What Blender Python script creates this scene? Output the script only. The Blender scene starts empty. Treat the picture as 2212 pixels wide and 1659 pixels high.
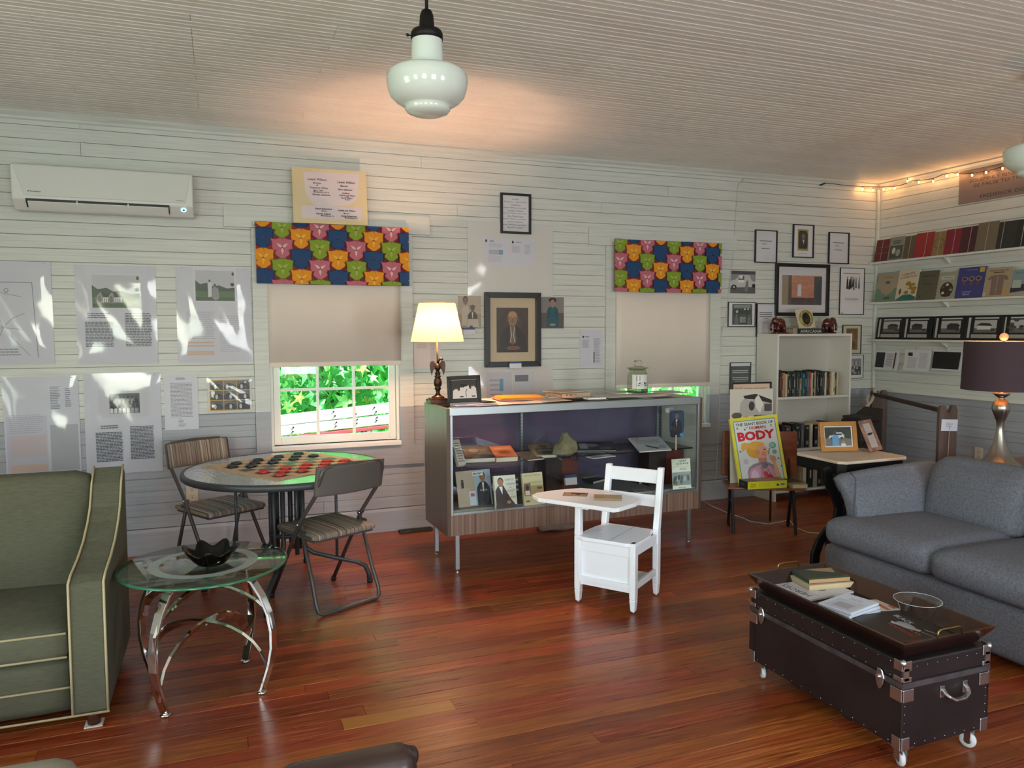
import bpy, math, random
from math import sin, cos, pi, radians as D2
from mathutils import Vector, Matrix, Euler
random.seed(11)
SC = bpy.context.scene
COL = SC.collection
# ---------------------------------------------------------------- camera
CAM_YAW, CAM_PITCH, CAM_ROLL, FPX = 0.36499, 0.0702, -0.00333, 1646.25
CAM_POS = Vector((0.0, -5.349, 1.4337))
_f = Vector((sin(CAM_YAW)*cos(CAM_PITCH), cos(CAM_YAW)*cos(CAM_PITCH), -sin(CAM_PITCH)))
_r = Vector((cos(CAM_YAW), -sin(CAM_YAW), 0))
_u = _r.cross(_f)
_c, _s = cos(CAM_ROLL), sin(CAM_ROLL)
RV, UV, FV = _c*_r+_s*_u, -_s*_r+_c*_u, _f
cd = bpy.data.cameras.new('camera'); cam = bpy.data.objects.new('camera', cd); COL.objects.link(cam)
cd.sensor_width = 36; cd.sensor_fit = 'HORIZONTAL'; cd.lens = FPX*36/2212; cd.clip_start = .05; cd.clip_end = 200
m = Matrix((RV, UV, -FV)).transposed().to_4x4(); m.translation = CAM_POS; cam.matrix_world = m
SC.camera = cam
# measuring helpers: where the line of sight through a point of the photograph meets a real plane
def _ray(px, py): return FV*FPX + RV*(px-1106) + UV*(829.5-py)
def WY(px, py, y=0.0):
    d = _ray(px, py); return CAM_POS + d*((y-CAM_POS.y)/d.y)
def WZ(px, py, z=0.0):
    d = _ray(px, py); return CAM_POS + d*((z-CAM_POS.z)/d.z)
def WX(px, py, x):
    d = _ray(px, py); return CAM_POS + d*((x-CAM_POS.x)/d.x)
XR, XL, YB, H = 5.6, -2.9, -7.4, 2.74
# ---------------------------------------------------------------- world, sun, window light, exposure
w = bpy.data.worlds.new('sky'); SC.world = w; w.use_nodes = True
nt = w.node_tree; bg = nt.nodes['Background']
sk = nt.nodes.new('ShaderNodeTexSky'); sk.sky_type = 'NISHITA'; sk.sun_disc = False
sk.sun_elevation = D2(48); sk.sun_rotation = D2(200); sk.air_density = 1.2; sk.dust_density = 2.5
nt.links.new(sk.outputs[0], bg.inputs[0]); bg.inputs[1].default_value = 1.2
sd = bpy.data.lights.new('sun', 'SUN'); sd.energy = 17.0; sd.angle = D2(1.5); sd.color = (1, .96, .88)
so = bpy.data.objects.new('sun', sd); COL.objects.link(so); so.rotation_euler = (D2(14), D2(40), 0)
def area(name, loc, rot, sx, sy, power, color):
    d = bpy.data.lights.new(name, 'AREA'); d.shape = 'RECTANGLE'; d.size = sx; d.size_y = sy
    d.energy = power; d.color = color
    o = bpy.data.objects.new(name, d); COL.objects.link(o); o.location = loc; o.rotation_euler = rot
    return o
DAY = (.80, .90, 1.0); DAYG = (.84, 1.0, .88)
REARWIN = [(-1.35, DAYG), (1.0, DAY), (3.35, DAY)]
for x, c in REARWIN:
    area('daylight', (x, YB-.12, 1.42), (D2(116), 0, 0), .92, 1.5, 68, c)          # rear wall windows, behind the camera
for y in (-3.6, -6.0):
    area('daylight', (XL-.12, y, 1.42), (D2(112), 0, D2(-90)), .92, 1.5, 36, DAYG)   # left wall windows
SC.view_settings.view_transform = 'Standard'; SC.view_settings.look = 'None'
SC.view_settings.exposure = 0.0; SC.view_settings.gamma = 1.0; SC.view_settings.use_curve_mapping = False
SC.cycles.max_bounces = 7; SC.cycles.diffuse_bounces = 4; SC.cycles.glossy_bounces = 4
SC.cycles.transmission_bounces = 5; SC.cycles.transparent_max_bounces = 12
SC.cycles.use_denoising = True; SC.cycles.sample_clamp_indirect = 4.0
SC.cycles.caustics_reflective = False; SC.cycles.caustics_refractive = False
# ---------------------------------------------------------------- materials
def lin(c):
    if isinstance(c, str): c = tuple(int(c[i:i+2], 16) for i in (0, 2, 4))
    return tuple((v/255/12.92 if v/255 <= .04045 else ((v/255+.055)/1.055)**2.4) for v in c)+(1,)
_M = {}
def setin(b, n, v):
    if n in b.inputs: b.inputs[n].default_value = v
def mat(name, col, rough=.5, metal=0, noise=None, bump=None, coat=0, rand=0, emit=None, spec=None, trans=0, sub=0, stretch=None):
    if name in _M: return _M[name]
    m = bpy.data.materials.new(name); m.use_nodes = True; nt = m.node_tree; b = nt.nodes['Principled BSDF']
    setin(b, 'Base Color', lin(col)); setin(b, 'Roughness', rough); setin(b, 'Metallic', metal)
    if coat: setin(b, 'Coat Weight', coat); setin(b, 'Coat Roughness', .12)
    if spec is not None: setin(b, 'Specular IOR Level', spec)
    if trans: setin(b, 'Transmission Weight', trans)
    if emit: setin(b, 'Emission Color', lin(emit[0])); setin(b, 'Emission Strength', emit[1])
    if noise or bump or rand:
        tc = nt.nodes.new('ShaderNodeTexCoord'); mp = nt.nodes.new('ShaderNodeMapping')
        nt.links.new(tc.outputs['Object'], mp.inputs[0])
        if stretch: mp.inputs['Scale'].default_value = stretch
    if noise:
        n = nt.nodes.new('ShaderNodeTexNoise'); n.inputs['Scale'].default_value = noise[0]; n.inputs['Detail'].default_value = 5
        nt.links.new(mp.outputs[0], n.inputs[0])
        mx = nt.nodes.new('ShaderNodeMix'); mx.data_type = 'RGBA'
        cr = nt.nodes.new('ShaderNodeMapRange'); cr.inputs[1].default_value = .3; cr.inputs[2].default_value = .7
        nt.links.new(n.outputs[0], cr.inputs[0]); nt.links.new(cr.outputs[0], mx.inputs[0])
        mx.inputs[6].default_value = lin(col); mx.inputs[7].default_value = lin(noise[1])
        out = mx.outputs[2]
        if rand:
            hs = nt.nodes.new('ShaderNodeHueSaturation'); oi = nt.nodes.new('ShaderNodeObjectInfo')
            mr = nt.nodes.new('ShaderNodeMapRange'); mr.inputs[3].default_value = 1-rand; mr.inputs[4].default_value = 1+rand
            nt.links.new(oi.outputs['Random'], mr.inputs[0]); nt.links.new(mr.outputs[0], hs.inputs['Value'])
            nt.links.new(out, hs.inputs['Color']); out = hs.outputs[0]
        nt.links.new(out, b.inputs['Base Color'])
    if bump:
        n2 = nt.nodes.new('ShaderNodeTexNoise'); n2.inputs['Scale'].default_value = bump[0]; n2.inputs['Detail'].default_value = 3
        nt.links.new(mp.outputs[0], n2.inputs[0]); bp = nt.nodes.new('ShaderNodeBump')
        bp.inputs['Strength'].default_value = bump[1]; bp.inputs['Distance'].default_value = .002
        nt.links.new(n2.outputs[0], bp.inputs['Height']); nt.links.new(bp.outputs[0], b.inputs['Normal'])
    _M[name] = m; return m
def N(nt, t, **k):
    n = nt.nodes.new('ShaderNode'+t)
    for a, v in k.items(): setattr(n, a, v)
    return n
def ramp(nt, stops, interp='LINEAR'):
    r = N(nt, 'ValToRGB'); e = r.color_ramp.elements; r.color_ramp.interpolation = interp
    while len(e) < len(stops): e.new(.5)
    for k, (p, c) in enumerate(stops): e[k].position = p; e[k].color = lin(c)
    return r
def paint_mat(name, upper, lower, zsplit=.895, rough=.45):
    m = mat(name, upper, rough); nt = m.node_tree; b = nt.nodes['Principled BSDF']
    g = N(nt, 'NewGeometry'); s = N(nt, 'SeparateXYZ'); nt.links.new(g.outputs['Position'], s.inputs[0])
    gt = N(nt, 'Math', operation='GREATER_THAN'); gt.inputs[1].default_value = zsplit; nt.links.new(s.outputs[2], gt.inputs[0])
    mp = N(nt, 'Mapping'); mp.inputs['Scale'].default_value = (1.2, 1.2, 30); nt.links.new(g.outputs['Position'], mp.inputs[0])
    n = N(nt, 'TexNoise'); n.inputs['Scale'].default_value = 2.2; n.inputs['Detail'].default_value = 6; nt.links.new(mp.outputs[0], n.inputs[0])
    r = ramp(nt, [(.3, (236, 236, 236)), (.62, (255, 255, 255))]); nt.links.new(n.outputs[0], r.inputs[0])
    a = N(nt, 'Mix', data_type='RGBA'); a.inputs[6].default_value = lin(lower); a.inputs[7].default_value = lin(upper)
    nt.links.new(gt.outputs[0], a.inputs[0])
    mu = N(nt, 'Mix', data_type='RGBA', blend_type='MULTIPLY'); mu.inputs[0].default_value = .8
    nt.links.new(a.outputs[2], mu.inputs[6]); nt.links.new(r.outputs[0], mu.inputs[7]); nt.links.new(mu.outputs[2], b.inputs['Base Color'])
    bp = N(nt, 'Bump'); bp.inputs['Strength'].default_value = .12; bp.inputs['Distance'].default_value = .002
    nt.links.new(n.outputs[0], bp.inputs['Height']); nt.links.new(bp.outputs[0], b.inputs['Normal'])
    return m
PAINT = paint_mat('wall paint', 'd3d6cf', 'a5a9b0')
CEILP = mat('ceiling paint', 'efede4', .5, noise=(3, 'e6e2d8'), rand=.03)
TRIMP = mat('trim paint', 'dcdcd4', .4)
SLAB = mat('plaster slab', 'cfccc2', .8)
def plank_mat():
    m = mat('floor wood', '6a2c17', .3); nt = m.node_tree; b = nt.nodes['Principled BSDF']
    tc = N(nt, 'TexCoord'); oi = N(nt, 'ObjectInfo')
    ad = N(nt, 'VectorMath', operation='ADD'); cb = N(nt, 'CombineXYZ')
    ml = N(nt, 'Math', operation='MULTIPLY'); ml.inputs[1].default_value = 40
    nt.links.new(oi.outputs['Random'], ml.inputs[0])
    for k in range(3): nt.links.new(ml.outputs[0], cb.inputs[k])
    nt.links.new(tc.outputs['Object'], ad.inputs[0]); nt.links.new(cb.outputs[0], ad.inputs[1])
    mp = N(nt, 'Mapping'); mp.inputs['Scale'].default_value = (1.0, 22, 8); nt.links.new(ad.outputs[0], mp.inputs[0])
    n = N(nt, 'TexNoise'); n.inputs['Scale'].default_value = 3.2; n.inputs['Detail'].default_value = 8; n.inputs['Distortion'].default_value = 1.2
    nt.links.new(mp.outputs[0], n.inputs[0])
    r = ramp(nt, [(.2, '561f0e'), (.4, '7c3619'), (.6, '994b25'), (.8, 'b86a38')]); nt.links.new(n.outputs[0], r.inputs[0])
    mr = N(nt, 'MapRange'); mr.inputs[3].default_value = .70; mr.inputs[4].default_value = 1.25
    hs = N(nt, 'HueSaturation'); nt.links.new(oi.outputs['Random'], mr.inputs[0]); nt.links.new(mr.outputs[0], hs.inputs['Value'])
    m2 = N(nt, 'Math', operation='MULTIPLY'); m2.inputs[1].default_value = 7.31; fr = N(nt, 'Math', operation='FRACT')
    nt.links.new(oi.outputs['Random'], m2.inputs[0]); nt.links.new(m2.outputs[0], fr.inputs[0])
    mh = N(nt, 'MapRange'); mh.inputs[3].default_value = .492; mh.inputs[4].default_value = .512
    nt.links.new(fr.outputs[0], mh.inputs[0]); nt.links.new(mh.outputs[0], hs.inputs['Hue'])
    nt.links.new(r.outputs[0], hs.inputs['Color']); nt.links.new(hs.outputs[0], b.inputs['Base Color'])
    rr = N(nt, 'MapRange'); rr.inputs[3].default_value = .2; rr.inputs[4].default_value = .42
    nt.links.new(n.outputs[0], rr.inputs[0]); nt.links.new(rr.outputs[0], b.inputs['Roughness'])
    bp = N(nt, 'Bump'); bp.inputs['Strength'].default_value = .12; bp.inputs['Distance'].default_value = .002
    n3 = N(nt, 'TexNoise'); n3.inputs['Scale'].default_value = 7; nt.links.new(ad.outputs[0], n3.inputs[0])
    nt.links.new(n3.outputs[0], bp.inputs['Height']); nt.links.new(bp.outputs[0], b.inputs['Normal'])
    return m
FLOORW = plank_mat()
def stripe_mat(name, stops, scale, axis=0, rough=.85, distort=.6, detail=1, bump=.2):
    """woven stripes running across one axis of the object"""
    m = mat(name, stops[0][1], rough); nt = m.node_tree; b = nt.nodes['Principled BSDF']
    tc = N(nt, 'TexCoord'); mp = N(nt, 'Mapping'); s = [.25, .25, .25]; s[axis] = scale; mp.inputs['Scale'].default_value = s
    nt.links.new(tc.outputs['Object'], mp.inputs[0])
    n = N(nt, 'TexNoise'); n.inputs['Scale'].default_value = 1; n.inputs['Detail'].default_value = detail; n.inputs['Distortion'].default_value = distort*.1
    nt.links.new(mp.outputs[0], n.inputs[0]); r = ramp(nt, stops); nt.links.new(n.outputs[0], r.inputs[0])
    nt.links.new(r.outputs[0], b.inputs['Base Color'])
    if bump:
        bp = N(nt, 'Bump'); bp.inputs['Strength'].default_value = bump; bp.inputs['Distance'].default_value = .002
        nt.links.new(n.outputs[0], bp.inputs['Height']); nt.links.new(bp.outputs[0], b.inputs['Normal'])
    return m
STRIPE = stripe_mat('striped upholstery', [(.3, '3f3a38'), (.38, '8d8478'), (.43, '463a36'), (.48, 'a89a86'), (.53, '5b3f3c'), (.58, '9c9184'), (.64, '57504c'), (.7, 'b5a893')], 55)
LAMIN = stripe_mat('walnut laminate', [(.3, '5b463c'), (.5, '7a6053'), (.7, '93796a')], 60, 0, .45, 2, 4, .05)
LAMINSIDE = stripe_mat('walnut laminate side', [(.3, '4a3b30'), (.5, '5d4a3d'), (.7, '6b5648')], 40, 1, .3, 2, 4, .05)
def pane_mat(name, tint='ffffff', refl=1.0, rough=.0):
    m = bpy.data.materials.new(name); m.use_nodes = True; nt = m.node_tree; nt.nodes.clear()
    o = N(nt, 'OutputMaterial'); mx = N(nt, 'MixShader'); t = N(nt, 'BsdfTransparent'); g = N(nt, 'BsdfGlossy')
    t.inputs[0].default_value = lin(tint); g.inputs['Roughness'].default_value = rough
    lw = N(nt, 'LayerWeight'); lw.inputs[0].default_value = .5; pw = N(nt, 'Math', operation='POWER'); pw.inputs[1].default_value = 5
    ma = N(nt, 'Math', operation='MULTIPLY_ADD'); ma.inputs[1].default_value = .7; ma.inputs[2].default_value = .035
    ml = N(nt, 'Math', operation='MULTIPLY'); ml.inputs[1].default_value = refl; ml.use_clamp = True
    nt.links.new(lw.outputs['Facing'], pw.inputs[0]); nt.links.new(pw.outputs[0], ma.inputs[0]); nt.links.new(ma.outputs[0], ml.inputs[0]); nt.links.new(ml.outputs[0], mx.inputs[0])
    nt.links.new(t.outputs[0], mx.inputs[1]); nt.links.new(g.outputs[0], mx.inputs[2]); nt.links.new(mx.outputs[0], o.inputs[0])
    _M[name] = m; return m
PANE = pane_mat('window pane', 'fdfffd'); PICG = pane_mat('picture glass', 'ffffff'); CASEG = pane_mat('case glass', 'fafcfb', 1.5); SLEEVE = pane_mat('plastic sleeve', 'fcfcfd', 1.15, .08)
def add_wave_bump(m, scale, strength, dist):
    nt = m.node_tree; g = [n for n in nt.nodes if n.type == 'BSDF_GLOSSY'][0]
    tc = N(nt, 'TexCoord'); n = N(nt, 'TexNoise'); n.inputs['Scale'].default_value = scale; n.inputs['Detail'].default_value = 1.5
    nt.links.new(tc.outputs['Object'], n.inputs[0]); bp = N(nt, 'Bump'); bp.inputs['Strength'].default_value = strength; bp.inputs['Distance'].default_value = dist
    nt.links.new(n.outputs[0], bp.inputs['Height']); nt.links.new(bp.outputs[0], g.inputs['Normal'])
add_wave_bump(SLEEVE, 2.2, .7, .014)
GREENG = pane_mat('table glass', 'd6e8dc', 1.8)
CLEARP = pane_mat('clear plastic', 'e4eaec', 2.5, .05)
CHROME = mat('chrome', 'd8d8d6', .08, 1)
STEEL = mat('brushed steel', 'a09b94', .28, 1)
ALU = mat('satin aluminium', 'b4bcbe', .35, .9)
ZINC = mat('zinc hardware', 'c0c0c2', .32, 1, bump=(60, .3))
def print_mat():
    m = mat('printed colour', 'ffffff', .42); nt = m.node_tree; a = N(nt, 'VertexColor'); a.layer_name = 'ink'
    nt.links.new(a.outputs[0], nt.nodes['Principled BSDF'].inputs['Base Color']); return m
INK = print_mat()
# ---------------------------------------------------------------- mesh building
class MB:
    def __init__(s): s.v = []; s.f = []; s.m = []; s.sm = []
    def add(s, vs, fs, X=None, mi=0, sm=False):
        o = len(s.v)
        s.v += [tuple(X @ Vector(v)) if X else tuple(v) for v in vs]
        for f in fs: s.f.append(tuple(i+o for i in f)); s.m.append(mi); s.sm.append(sm)
        return s
    def box(s, x0, x1, y0, y1, z0, z1, X=None, mi=0):
        v = [(x, y, z) for z in (z0, z1) for y in (y0, y1) for x in (x0, x1)]
        return s.add(v, [(0, 2, 3, 1), (4, 5, 7, 6), (0, 1, 5, 4), (2, 6, 7, 3), (0, 4, 6, 2), (1, 3, 7, 5)], X, mi)
    def cbox(s, c, d, X=None, mi=0):
        return s.box(c[0]-d[0]/2, c[0]+d[0]/2, c[1]-d[1]/2, c[1]+d[1]/2, c[2]-d[2]/2, c[2]+d[2]/2, X, mi)
    def prism(s, pts, a, b, X=None, mi=0, ax='z'):
        """polygon pts extruded from a to b; ax = extrusion axis"""
        def P(p, t): return {'z': (p[0], p[1], t), 'y': (p[0], t, p[1]), 'x': (t, p[0], p[1])}[ax]
        n = len(pts); v = [P(p, a) for p in pts]+[P(p, b) for p in pts]
        fs = [tuple(range(n))[::-1], tuple(range(n, 2*n))]+[(i, (i+1) % n, n+(i+1) % n, n+i) for i in range(n)]
        return s.add(v, fs, X, mi)
    def lathe(s, prof, n=24, X=None, mi=0, sm=True, caps=True):
        v = []; fs = []
        for r, z in prof:
            for k in range(n): a = 2*pi*k/n; v.append((max(r, 1e-5)*cos(a), max(r, 1e-5)*sin(a), z))
        for i in range(len(prof)-1):
            for k in range(n):
                k2 = (k+1) % n; fs.append((i*n+k, i*n+k2, (i+1)*n+k2, (i+1)*n+k))
        if caps and prof[0][0] > 1e-4: fs.append(tuple(range(n))[::-1])
        if caps and prof[-1][0] > 1e-4: fs.append(tuple((len(prof)-1)*n+k for k in range(n)))
        return s.add(v, fs, X, mi, sm)
    def sweep(s, pts, sec, X=None, mi=0, closed=False, sm=False, up=None):
        """section sec (list of 2d points) swept along pts with parallel transport"""
        P = [Vector(p) for p in pts]; n = len(P); k = len(sec); v = []; fs = []
        T = []
        for i in range(n):
            a = P[(i-1) % n] if (closed or i > 0) else P[i]; b = P[(i+1) % n] if (closed or i < n-1) else P[i]
            T.append((b-a).normalized())
        u = Vector(up) if up else (Vector((0, 0, 1)) if abs(T[0].z) < .9 else Vector((1, 0, 0)))
        u = (u-T[0]*u.dot(T[0])).normalized()
        for i in range(n):
            if up: u = Vector(up)
            u = (u-T[i]*u.dot(T[i])); u = u.normalized() if u.length > 1e-6 else Vector((1, 0, 0)); w_ = T[i].cross(u)
            for a, b in sec: v.append(tuple(P[i]+w_*a+u*b))
        for i in range(n if closed else n-1):
            j = (i+1) % n
            for q in range(k): q2 = (q+1) % k; fs.append((i*k+q, i*k+q2, j*k+q2, j*k+q))
        if not closed: fs += [tuple(range(k))[::-1], tuple((n-1)*k+q for q in range(k))]
        return s.add(v, fs, X, mi, sm)
    def tube(s, pts, r, n=8, X=None, mi=0, closed=False):
        return s.sweep(pts, [(r*cos(2*pi*k/n), r*sin(2*pi*k/n)) for k in range(n)], X, mi, closed, True)
    def bar(s, pts, w_, h, X=None, mi=0, up=None, closed=False):
        return s.sweep(pts, [(-w_/2, -h/2), (w_/2, -h/2), (w_/2, h/2), (-w_/2, h/2)], X, mi, closed, False, up)
    def ball(s, c, r, n=12, X=None, mi=0, sz=1):
        t = Matrix.Translation(c); m_ = n//2
        return s.lathe([(r*sin(pi*i/m_), -r*sz*cos(pi*i/m_)) for i in range(m_+1)], n, (X @ t) if X else t, mi)
    def puff(s, c, size, r=.04, bulge=(0, 0, 0), n=10, X=None, mi=0, warp=None):
        """rounded, swelling cushion"""
        hx, hy, hz = size[0]/2, size[1]/2, size[2]/2; r = min(r, hx, hy, hz); o = Vector(c)
        idx = {}; v = []; fs = []
        def vert(i, j, k):
            if (i, j, k) in idx: return idx[i, j, k]
            p = Vector((2*i/n-1, 2*j/n-1, 2*k/n-1)); q = Vector((p.x*hx, p.y*hy, p.z*hz))
            cl = Vector((max(-hx+r, min(hx-r, q.x)), max(-hy+r, min(hy-r, q.y)), max(-hz+r, min(hz-r, q.z))))
            d = q-cl
            if d.length > 1e-9: q = cl+d.normalized()*r
            gx, gy, gz = 1-p.x**2, 1-p.y**2, 1-p.z**2
            q.x += bulge[0]*p.x*gy*gz; q.y += bulge[1]*p.y*gx*gz; q.z += bulge[2]*p.z*gx*gy
            if warp: q = warp(q, p)
            idx[i, j, k] = len(v); v.append(tuple(o+q)); return idx[i, j, k]
        for a in range(n):
            for b in range(n):
                for e in (0, n):
                    A = [(a, b, e), (a+1, b, e), (a+1, b+1, e), (a, b+1, e)]
                    B = [(a, e, b), (a+1, e, b), (a+1, e, b+1), (a, e, b+1)]
                    C_ = [(e, a, b), (e, a+1, b), (e, a+1, b+1), (e, a, b+1)]
                    if e == 0: A.reverse(); C_.reverse()
                    else: B.reverse()
                    for Q in (A, B, C_): fs.append(tuple(vert(*q) for q in Q))
        return s.add(v, fs, X, mi, True)
    def build(s, name, mats, parent=None, bevel=0, seg=2, sub=0, loc=None, rot=None):
        me = bpy.data.meshes.new(name); me.from_pydata(s.v, [], s.f); me.validate(verbose=False)
        if not isinstance(mats, (list, tuple)): mats = [mats]
        for q in mats: me.materials.append(q)
        if len(me.polygons) == len(s.m):
            me.polygons.foreach_set('material_index', s.m); me.polygons.foreach_set('use_smooth', s.sm)
        me.update()
        o = bpy.data.objects.new(name, me); COL.objects.link(o)
        if parent: o.parent = parent
        if loc: o.location = loc
        if rot: o.rotation_euler = rot
        if bevel:
            b = o.modifiers.new('bevel', 'BEVEL'); b.width = bevel; b.segments = seg; b.limit_method = 'ANGLE'; b.angle_limit = D2(40)
            b.harden_normals = False
        if sub:
            q = o.modifiers.new('subdivision', 'SUBSURF'); q.levels = sub; q.render_levels = sub
        return o
def T(name, label, cat, loc=(0, 0, 0), rot=(0, 0, 0), group=None):
    o = bpy.data.objects.new(name, None); COL.objects.link(o); o.location = loc; o.rotation_euler = rot
    o.empty_display_size = .05; return tag(o, label, cat, group)
def tag(o, label, cat, group=None):
    o['label'] = label; o['category'] = cat
    if group: o['group'] = group
    return o
def struct(o): o['kind'] = 'structure'; return o
def S(name):
    o = bpy.data.objects.new(name, None); COL.objects.link(o); return struct(o)
def inst(src, parent, loc, name=None):
    c = src.copy(); COL.objects.link(c); c.parent = parent; c.location = loc; return c
ORD = ['first', 'second', 'third', 'fourth', 'fifth', 'sixth', 'seventh', 'eighth', 'ninth', 'tenth', 'eleventh', 'twelfth', 'thirteenth', 'fourteenth', 'fifteenth', 'sixteenth', 'seventeenth', 'eighteenth', 'nineteenth', 'twentieth', 'twenty-first', 'twenty-second', 'twenty-third', 'twenty-fourth', 'twenty-fifth', 'twenty-sixth', 'twenty-seventh', 'twenty-eighth', 'twenty-ninth', 'thirtieth']
# ---------------------------------------------------------------- flat print
_TX = {}
def textmesh(t, bold=0, shear=0):
    k = (t, bold, shear)
    if k not in _TX:
        cu = bpy.data.curves.new('text', 'FONT'); cu.body = t; cu.align_x = 'CENTER'; cu.align_y = 'CENTER'
        cu.resolution_u = 2; cu.offset = bold; cu.shear = shear; cu.space_line = .9
        ob = bpy.data.objects.new('text', cu); me = bpy.data.meshes.new_from_object(ob)
        vs = [(v.co.x, v.co.y) for v in me.vertices]; fs = [tuple(p.vertices) for p in me.polygons]
        bpy.data.objects.remove(ob); bpy.data.meshes.remove(me); bpy.data.curves.remove(cu)
        if vs:
            x0, x1 = min(v[0] for v in vs), max(v[0] for v in vs); y0, y1 = min(v[1] for v in vs), max(v[1] for v in vs)
            vs = [((x-(x0+x1)/2), (y-(y0+y1)/2)) for x, y in vs]; _TX[k] = (vs, fs, x1-x0, y1-y0)
        else: _TX[k] = ([], [], 1, 1)
    return _TX[k]
class Art:
    """coloured flat print, facing -Y, centred, given in 0..1 picture coordinates (y up)"""
    def __init__(s, w_, h, bg=None, step=.00012):
        s.w, s.h, s.v, s.f, s.c, s.k, s.st = w_, h, [], [], [], 0, step
        if bg: s.rect(0, 0, 1, 1, bg)
    def _put(s, pts, faces, col):
        s.k += 1; o = len(s.v); y = -s.k*s.st
        s.v += [((x-.5)*s.w, y, (z-.5)*s.h) for x, z in pts]
        for f in faces: s.f.append(tuple(i+o for i in f)); s.c.append(lin(col))
    def poly(s, pts, col, clip=True):
        if clip:
            for ax, lim, sg in ((0, 0, 1), (0, 1, -1), (1, 0, 1), (1, 1, -1)):
                out = []
                for i in range(len(pts)):
                    a, b = pts[i-1], pts[i]; ia, ib = (a[ax]-lim)*sg >= 0, (b[ax]-lim)*sg >= 0
                    if ia != ib:
                        t = (lim-a[ax])/(b[ax]-a[ax]); out.append((a[0]+(b[0]-a[0])*t, a[1]+(b[1]-a[1])*t))
                    if ib: out.append(b)
                pts = out
                if len(pts) < 3: return
        s._put(pts, [tuple(range(len(pts)))], col)
    def rect(s, x0, y0, x1, y1, col): s.poly([(x0, y0), (x1, y0), (x1, y1), (x0, y1)], col)
    def ell(s, cx, cy, rx, ry, col, n=18): s.poly([(cx+rx*cos(2*pi*i/n), cy+ry*sin(2*pi*i/n)) for i in range(n)], col)
    def line(s, pts, wd, col):
        for a, b in zip(pts, pts[1:]):
            dx, dy = (b[0]-a[0])*s.w, (b[1]-a[1])*s.h; L = math.hypot(dx, dy) or 1; nx, ny = -dy/L*wd/2/s.w, dx/L*wd/2/s.h
            s.poly([(a[0]+nx, a[1]+ny), (b[0]+nx, b[1]+ny), (b[0]-nx, b[1]-ny), (a[0]-nx, a[1]-ny)], col)
    def text(s, t, cx, cy, hh=None, col='202020', ww=None, bold=0, shear=0, rot=0):
        vs, fs, tw, th = textmesh(t, bold, shear)
        if not vs: return
        if ww and hh: sx, sy = ww*s.w/tw, hh*s.h/th
        elif ww: sx = sy = ww*s.w/tw
        else: sx = sy = hh*s.h/th
        c_, s_ = cos(rot), sin(rot)
        s._put([(cx+(x*sx*c_-y*sy*s_)/s.w, cy+(x*sx*s_+y*sy*c_)/s.h) for x, y in vs], fs, col)
    def block(s, x0, y0, x1, y1, n, col='4a4a4e', fill=.5, rag=.15):
        """a paragraph of print too small to read"""
        pts = []; fs = []; dy = (y1-y0)/n
        for i in range(n):
            y = y1-(i+.5)*dy; xe = x1-random.random()*rag*(x1-x0); h = dy*fill/2; o = len(pts)
            x = x0
            while x < xe-1e-6:
                e = min(xe, x+(x1-x0)*random.uniform(.06, .16)); o = len(pts)
                pts += [(x, y-h), (e, y-h), (e, y+h), (x, y+h)]; fs.append((o, o+1, o+2, o+3)); x = e+(x1-x0)*.018
        s._put(pts, fs, col)
    def build(s, name='print', parent=None, loc=(0, 0, 0), rot=(0, 0, 0), m=None):
        me = bpy.data.meshes.new(name); me.from_pydata(s.v, [], s.f)
        ca = me.color_attributes.new('ink', 'FLOAT_COLOR', 'CORNER'); buf = []
        for p, c in zip(me.polygons, s.c): buf += list(c)*p.loop_total
        ca.data.foreach_set('color', buf); me.materials.append(m or INK); me.update()
        o = bpy.data.objects.new(name, me); COL.objects.link(o); o.parent = parent; o.location = loc; o.rotation_euler = rot
        return o
UPFACE = (D2(-90), 0, 0)
# ================================================================ the room
def slab_with_holes(name, u0, u1, z0, z1, holes, place, m, parent=None):
    """wall slab of boxes around rectangular holes; place(u0,u1,z0,z1) -> box args"""
    b = MB(); us = sorted(holes); prev = u0
    for (a0, a1, c0, c1) in us:
        b.box(*place(prev, a0, z0, z1)); b.box(*place(a0, a1, z0, c0)); b.box(*place(a0, a1, c1, z1)); prev = a1
    b.box(*place(prev, u1, z0, z1)); return b.build(name, m, parent)
W1 = (.305, 1.185, .655, 2.10); W2 = (2.925, 3.80, .655, 2.08)
floor = struct(MB().box(XL-.2, XR+.2, YB-.2, .2, -.10, -.022).build('floor', mat('subfloor', '1c0f0a', .8)))
ceiling = struct(MB().box(XL-.2, XR+.2, YB-.2, .2, H+.018, H+.14).build('ceiling', SLAB))
wall_back = struct(slab_with_holes('wall_back', XL-.2, XR+.2, -.1, H+.1, [W1, W2], lambda a, b, c, d: (a, b, .019, .16, c, d), mat('wall gap', '5c5a54', .9)))
wall_right = struct(MB().box(XR+.019, XR+.16, YB-.2, .2, -.1, H+.1).build('wall_right', _M['wall gap']))
wall_left = struct(slab_with_holes('wall_left', YB-.2, .2, -.1, H+.1, [(y-.45, y+.45, .67, 2.17) for y in (-6.0, -3.6)], lambda a, b, c, d: (XL-.14, XL, a, b, c, d), PAINT))
wall_rear = struct(slab_with_holes('wall_rear', XL-.2, XR+.2, -.1, H+.1, [(x-.45, x+.45, .67, 2.17) for x, c in REARWIN], lambda a, b, c, d: (a, b, YB-.14, YB, c, d), PAINT))
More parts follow.
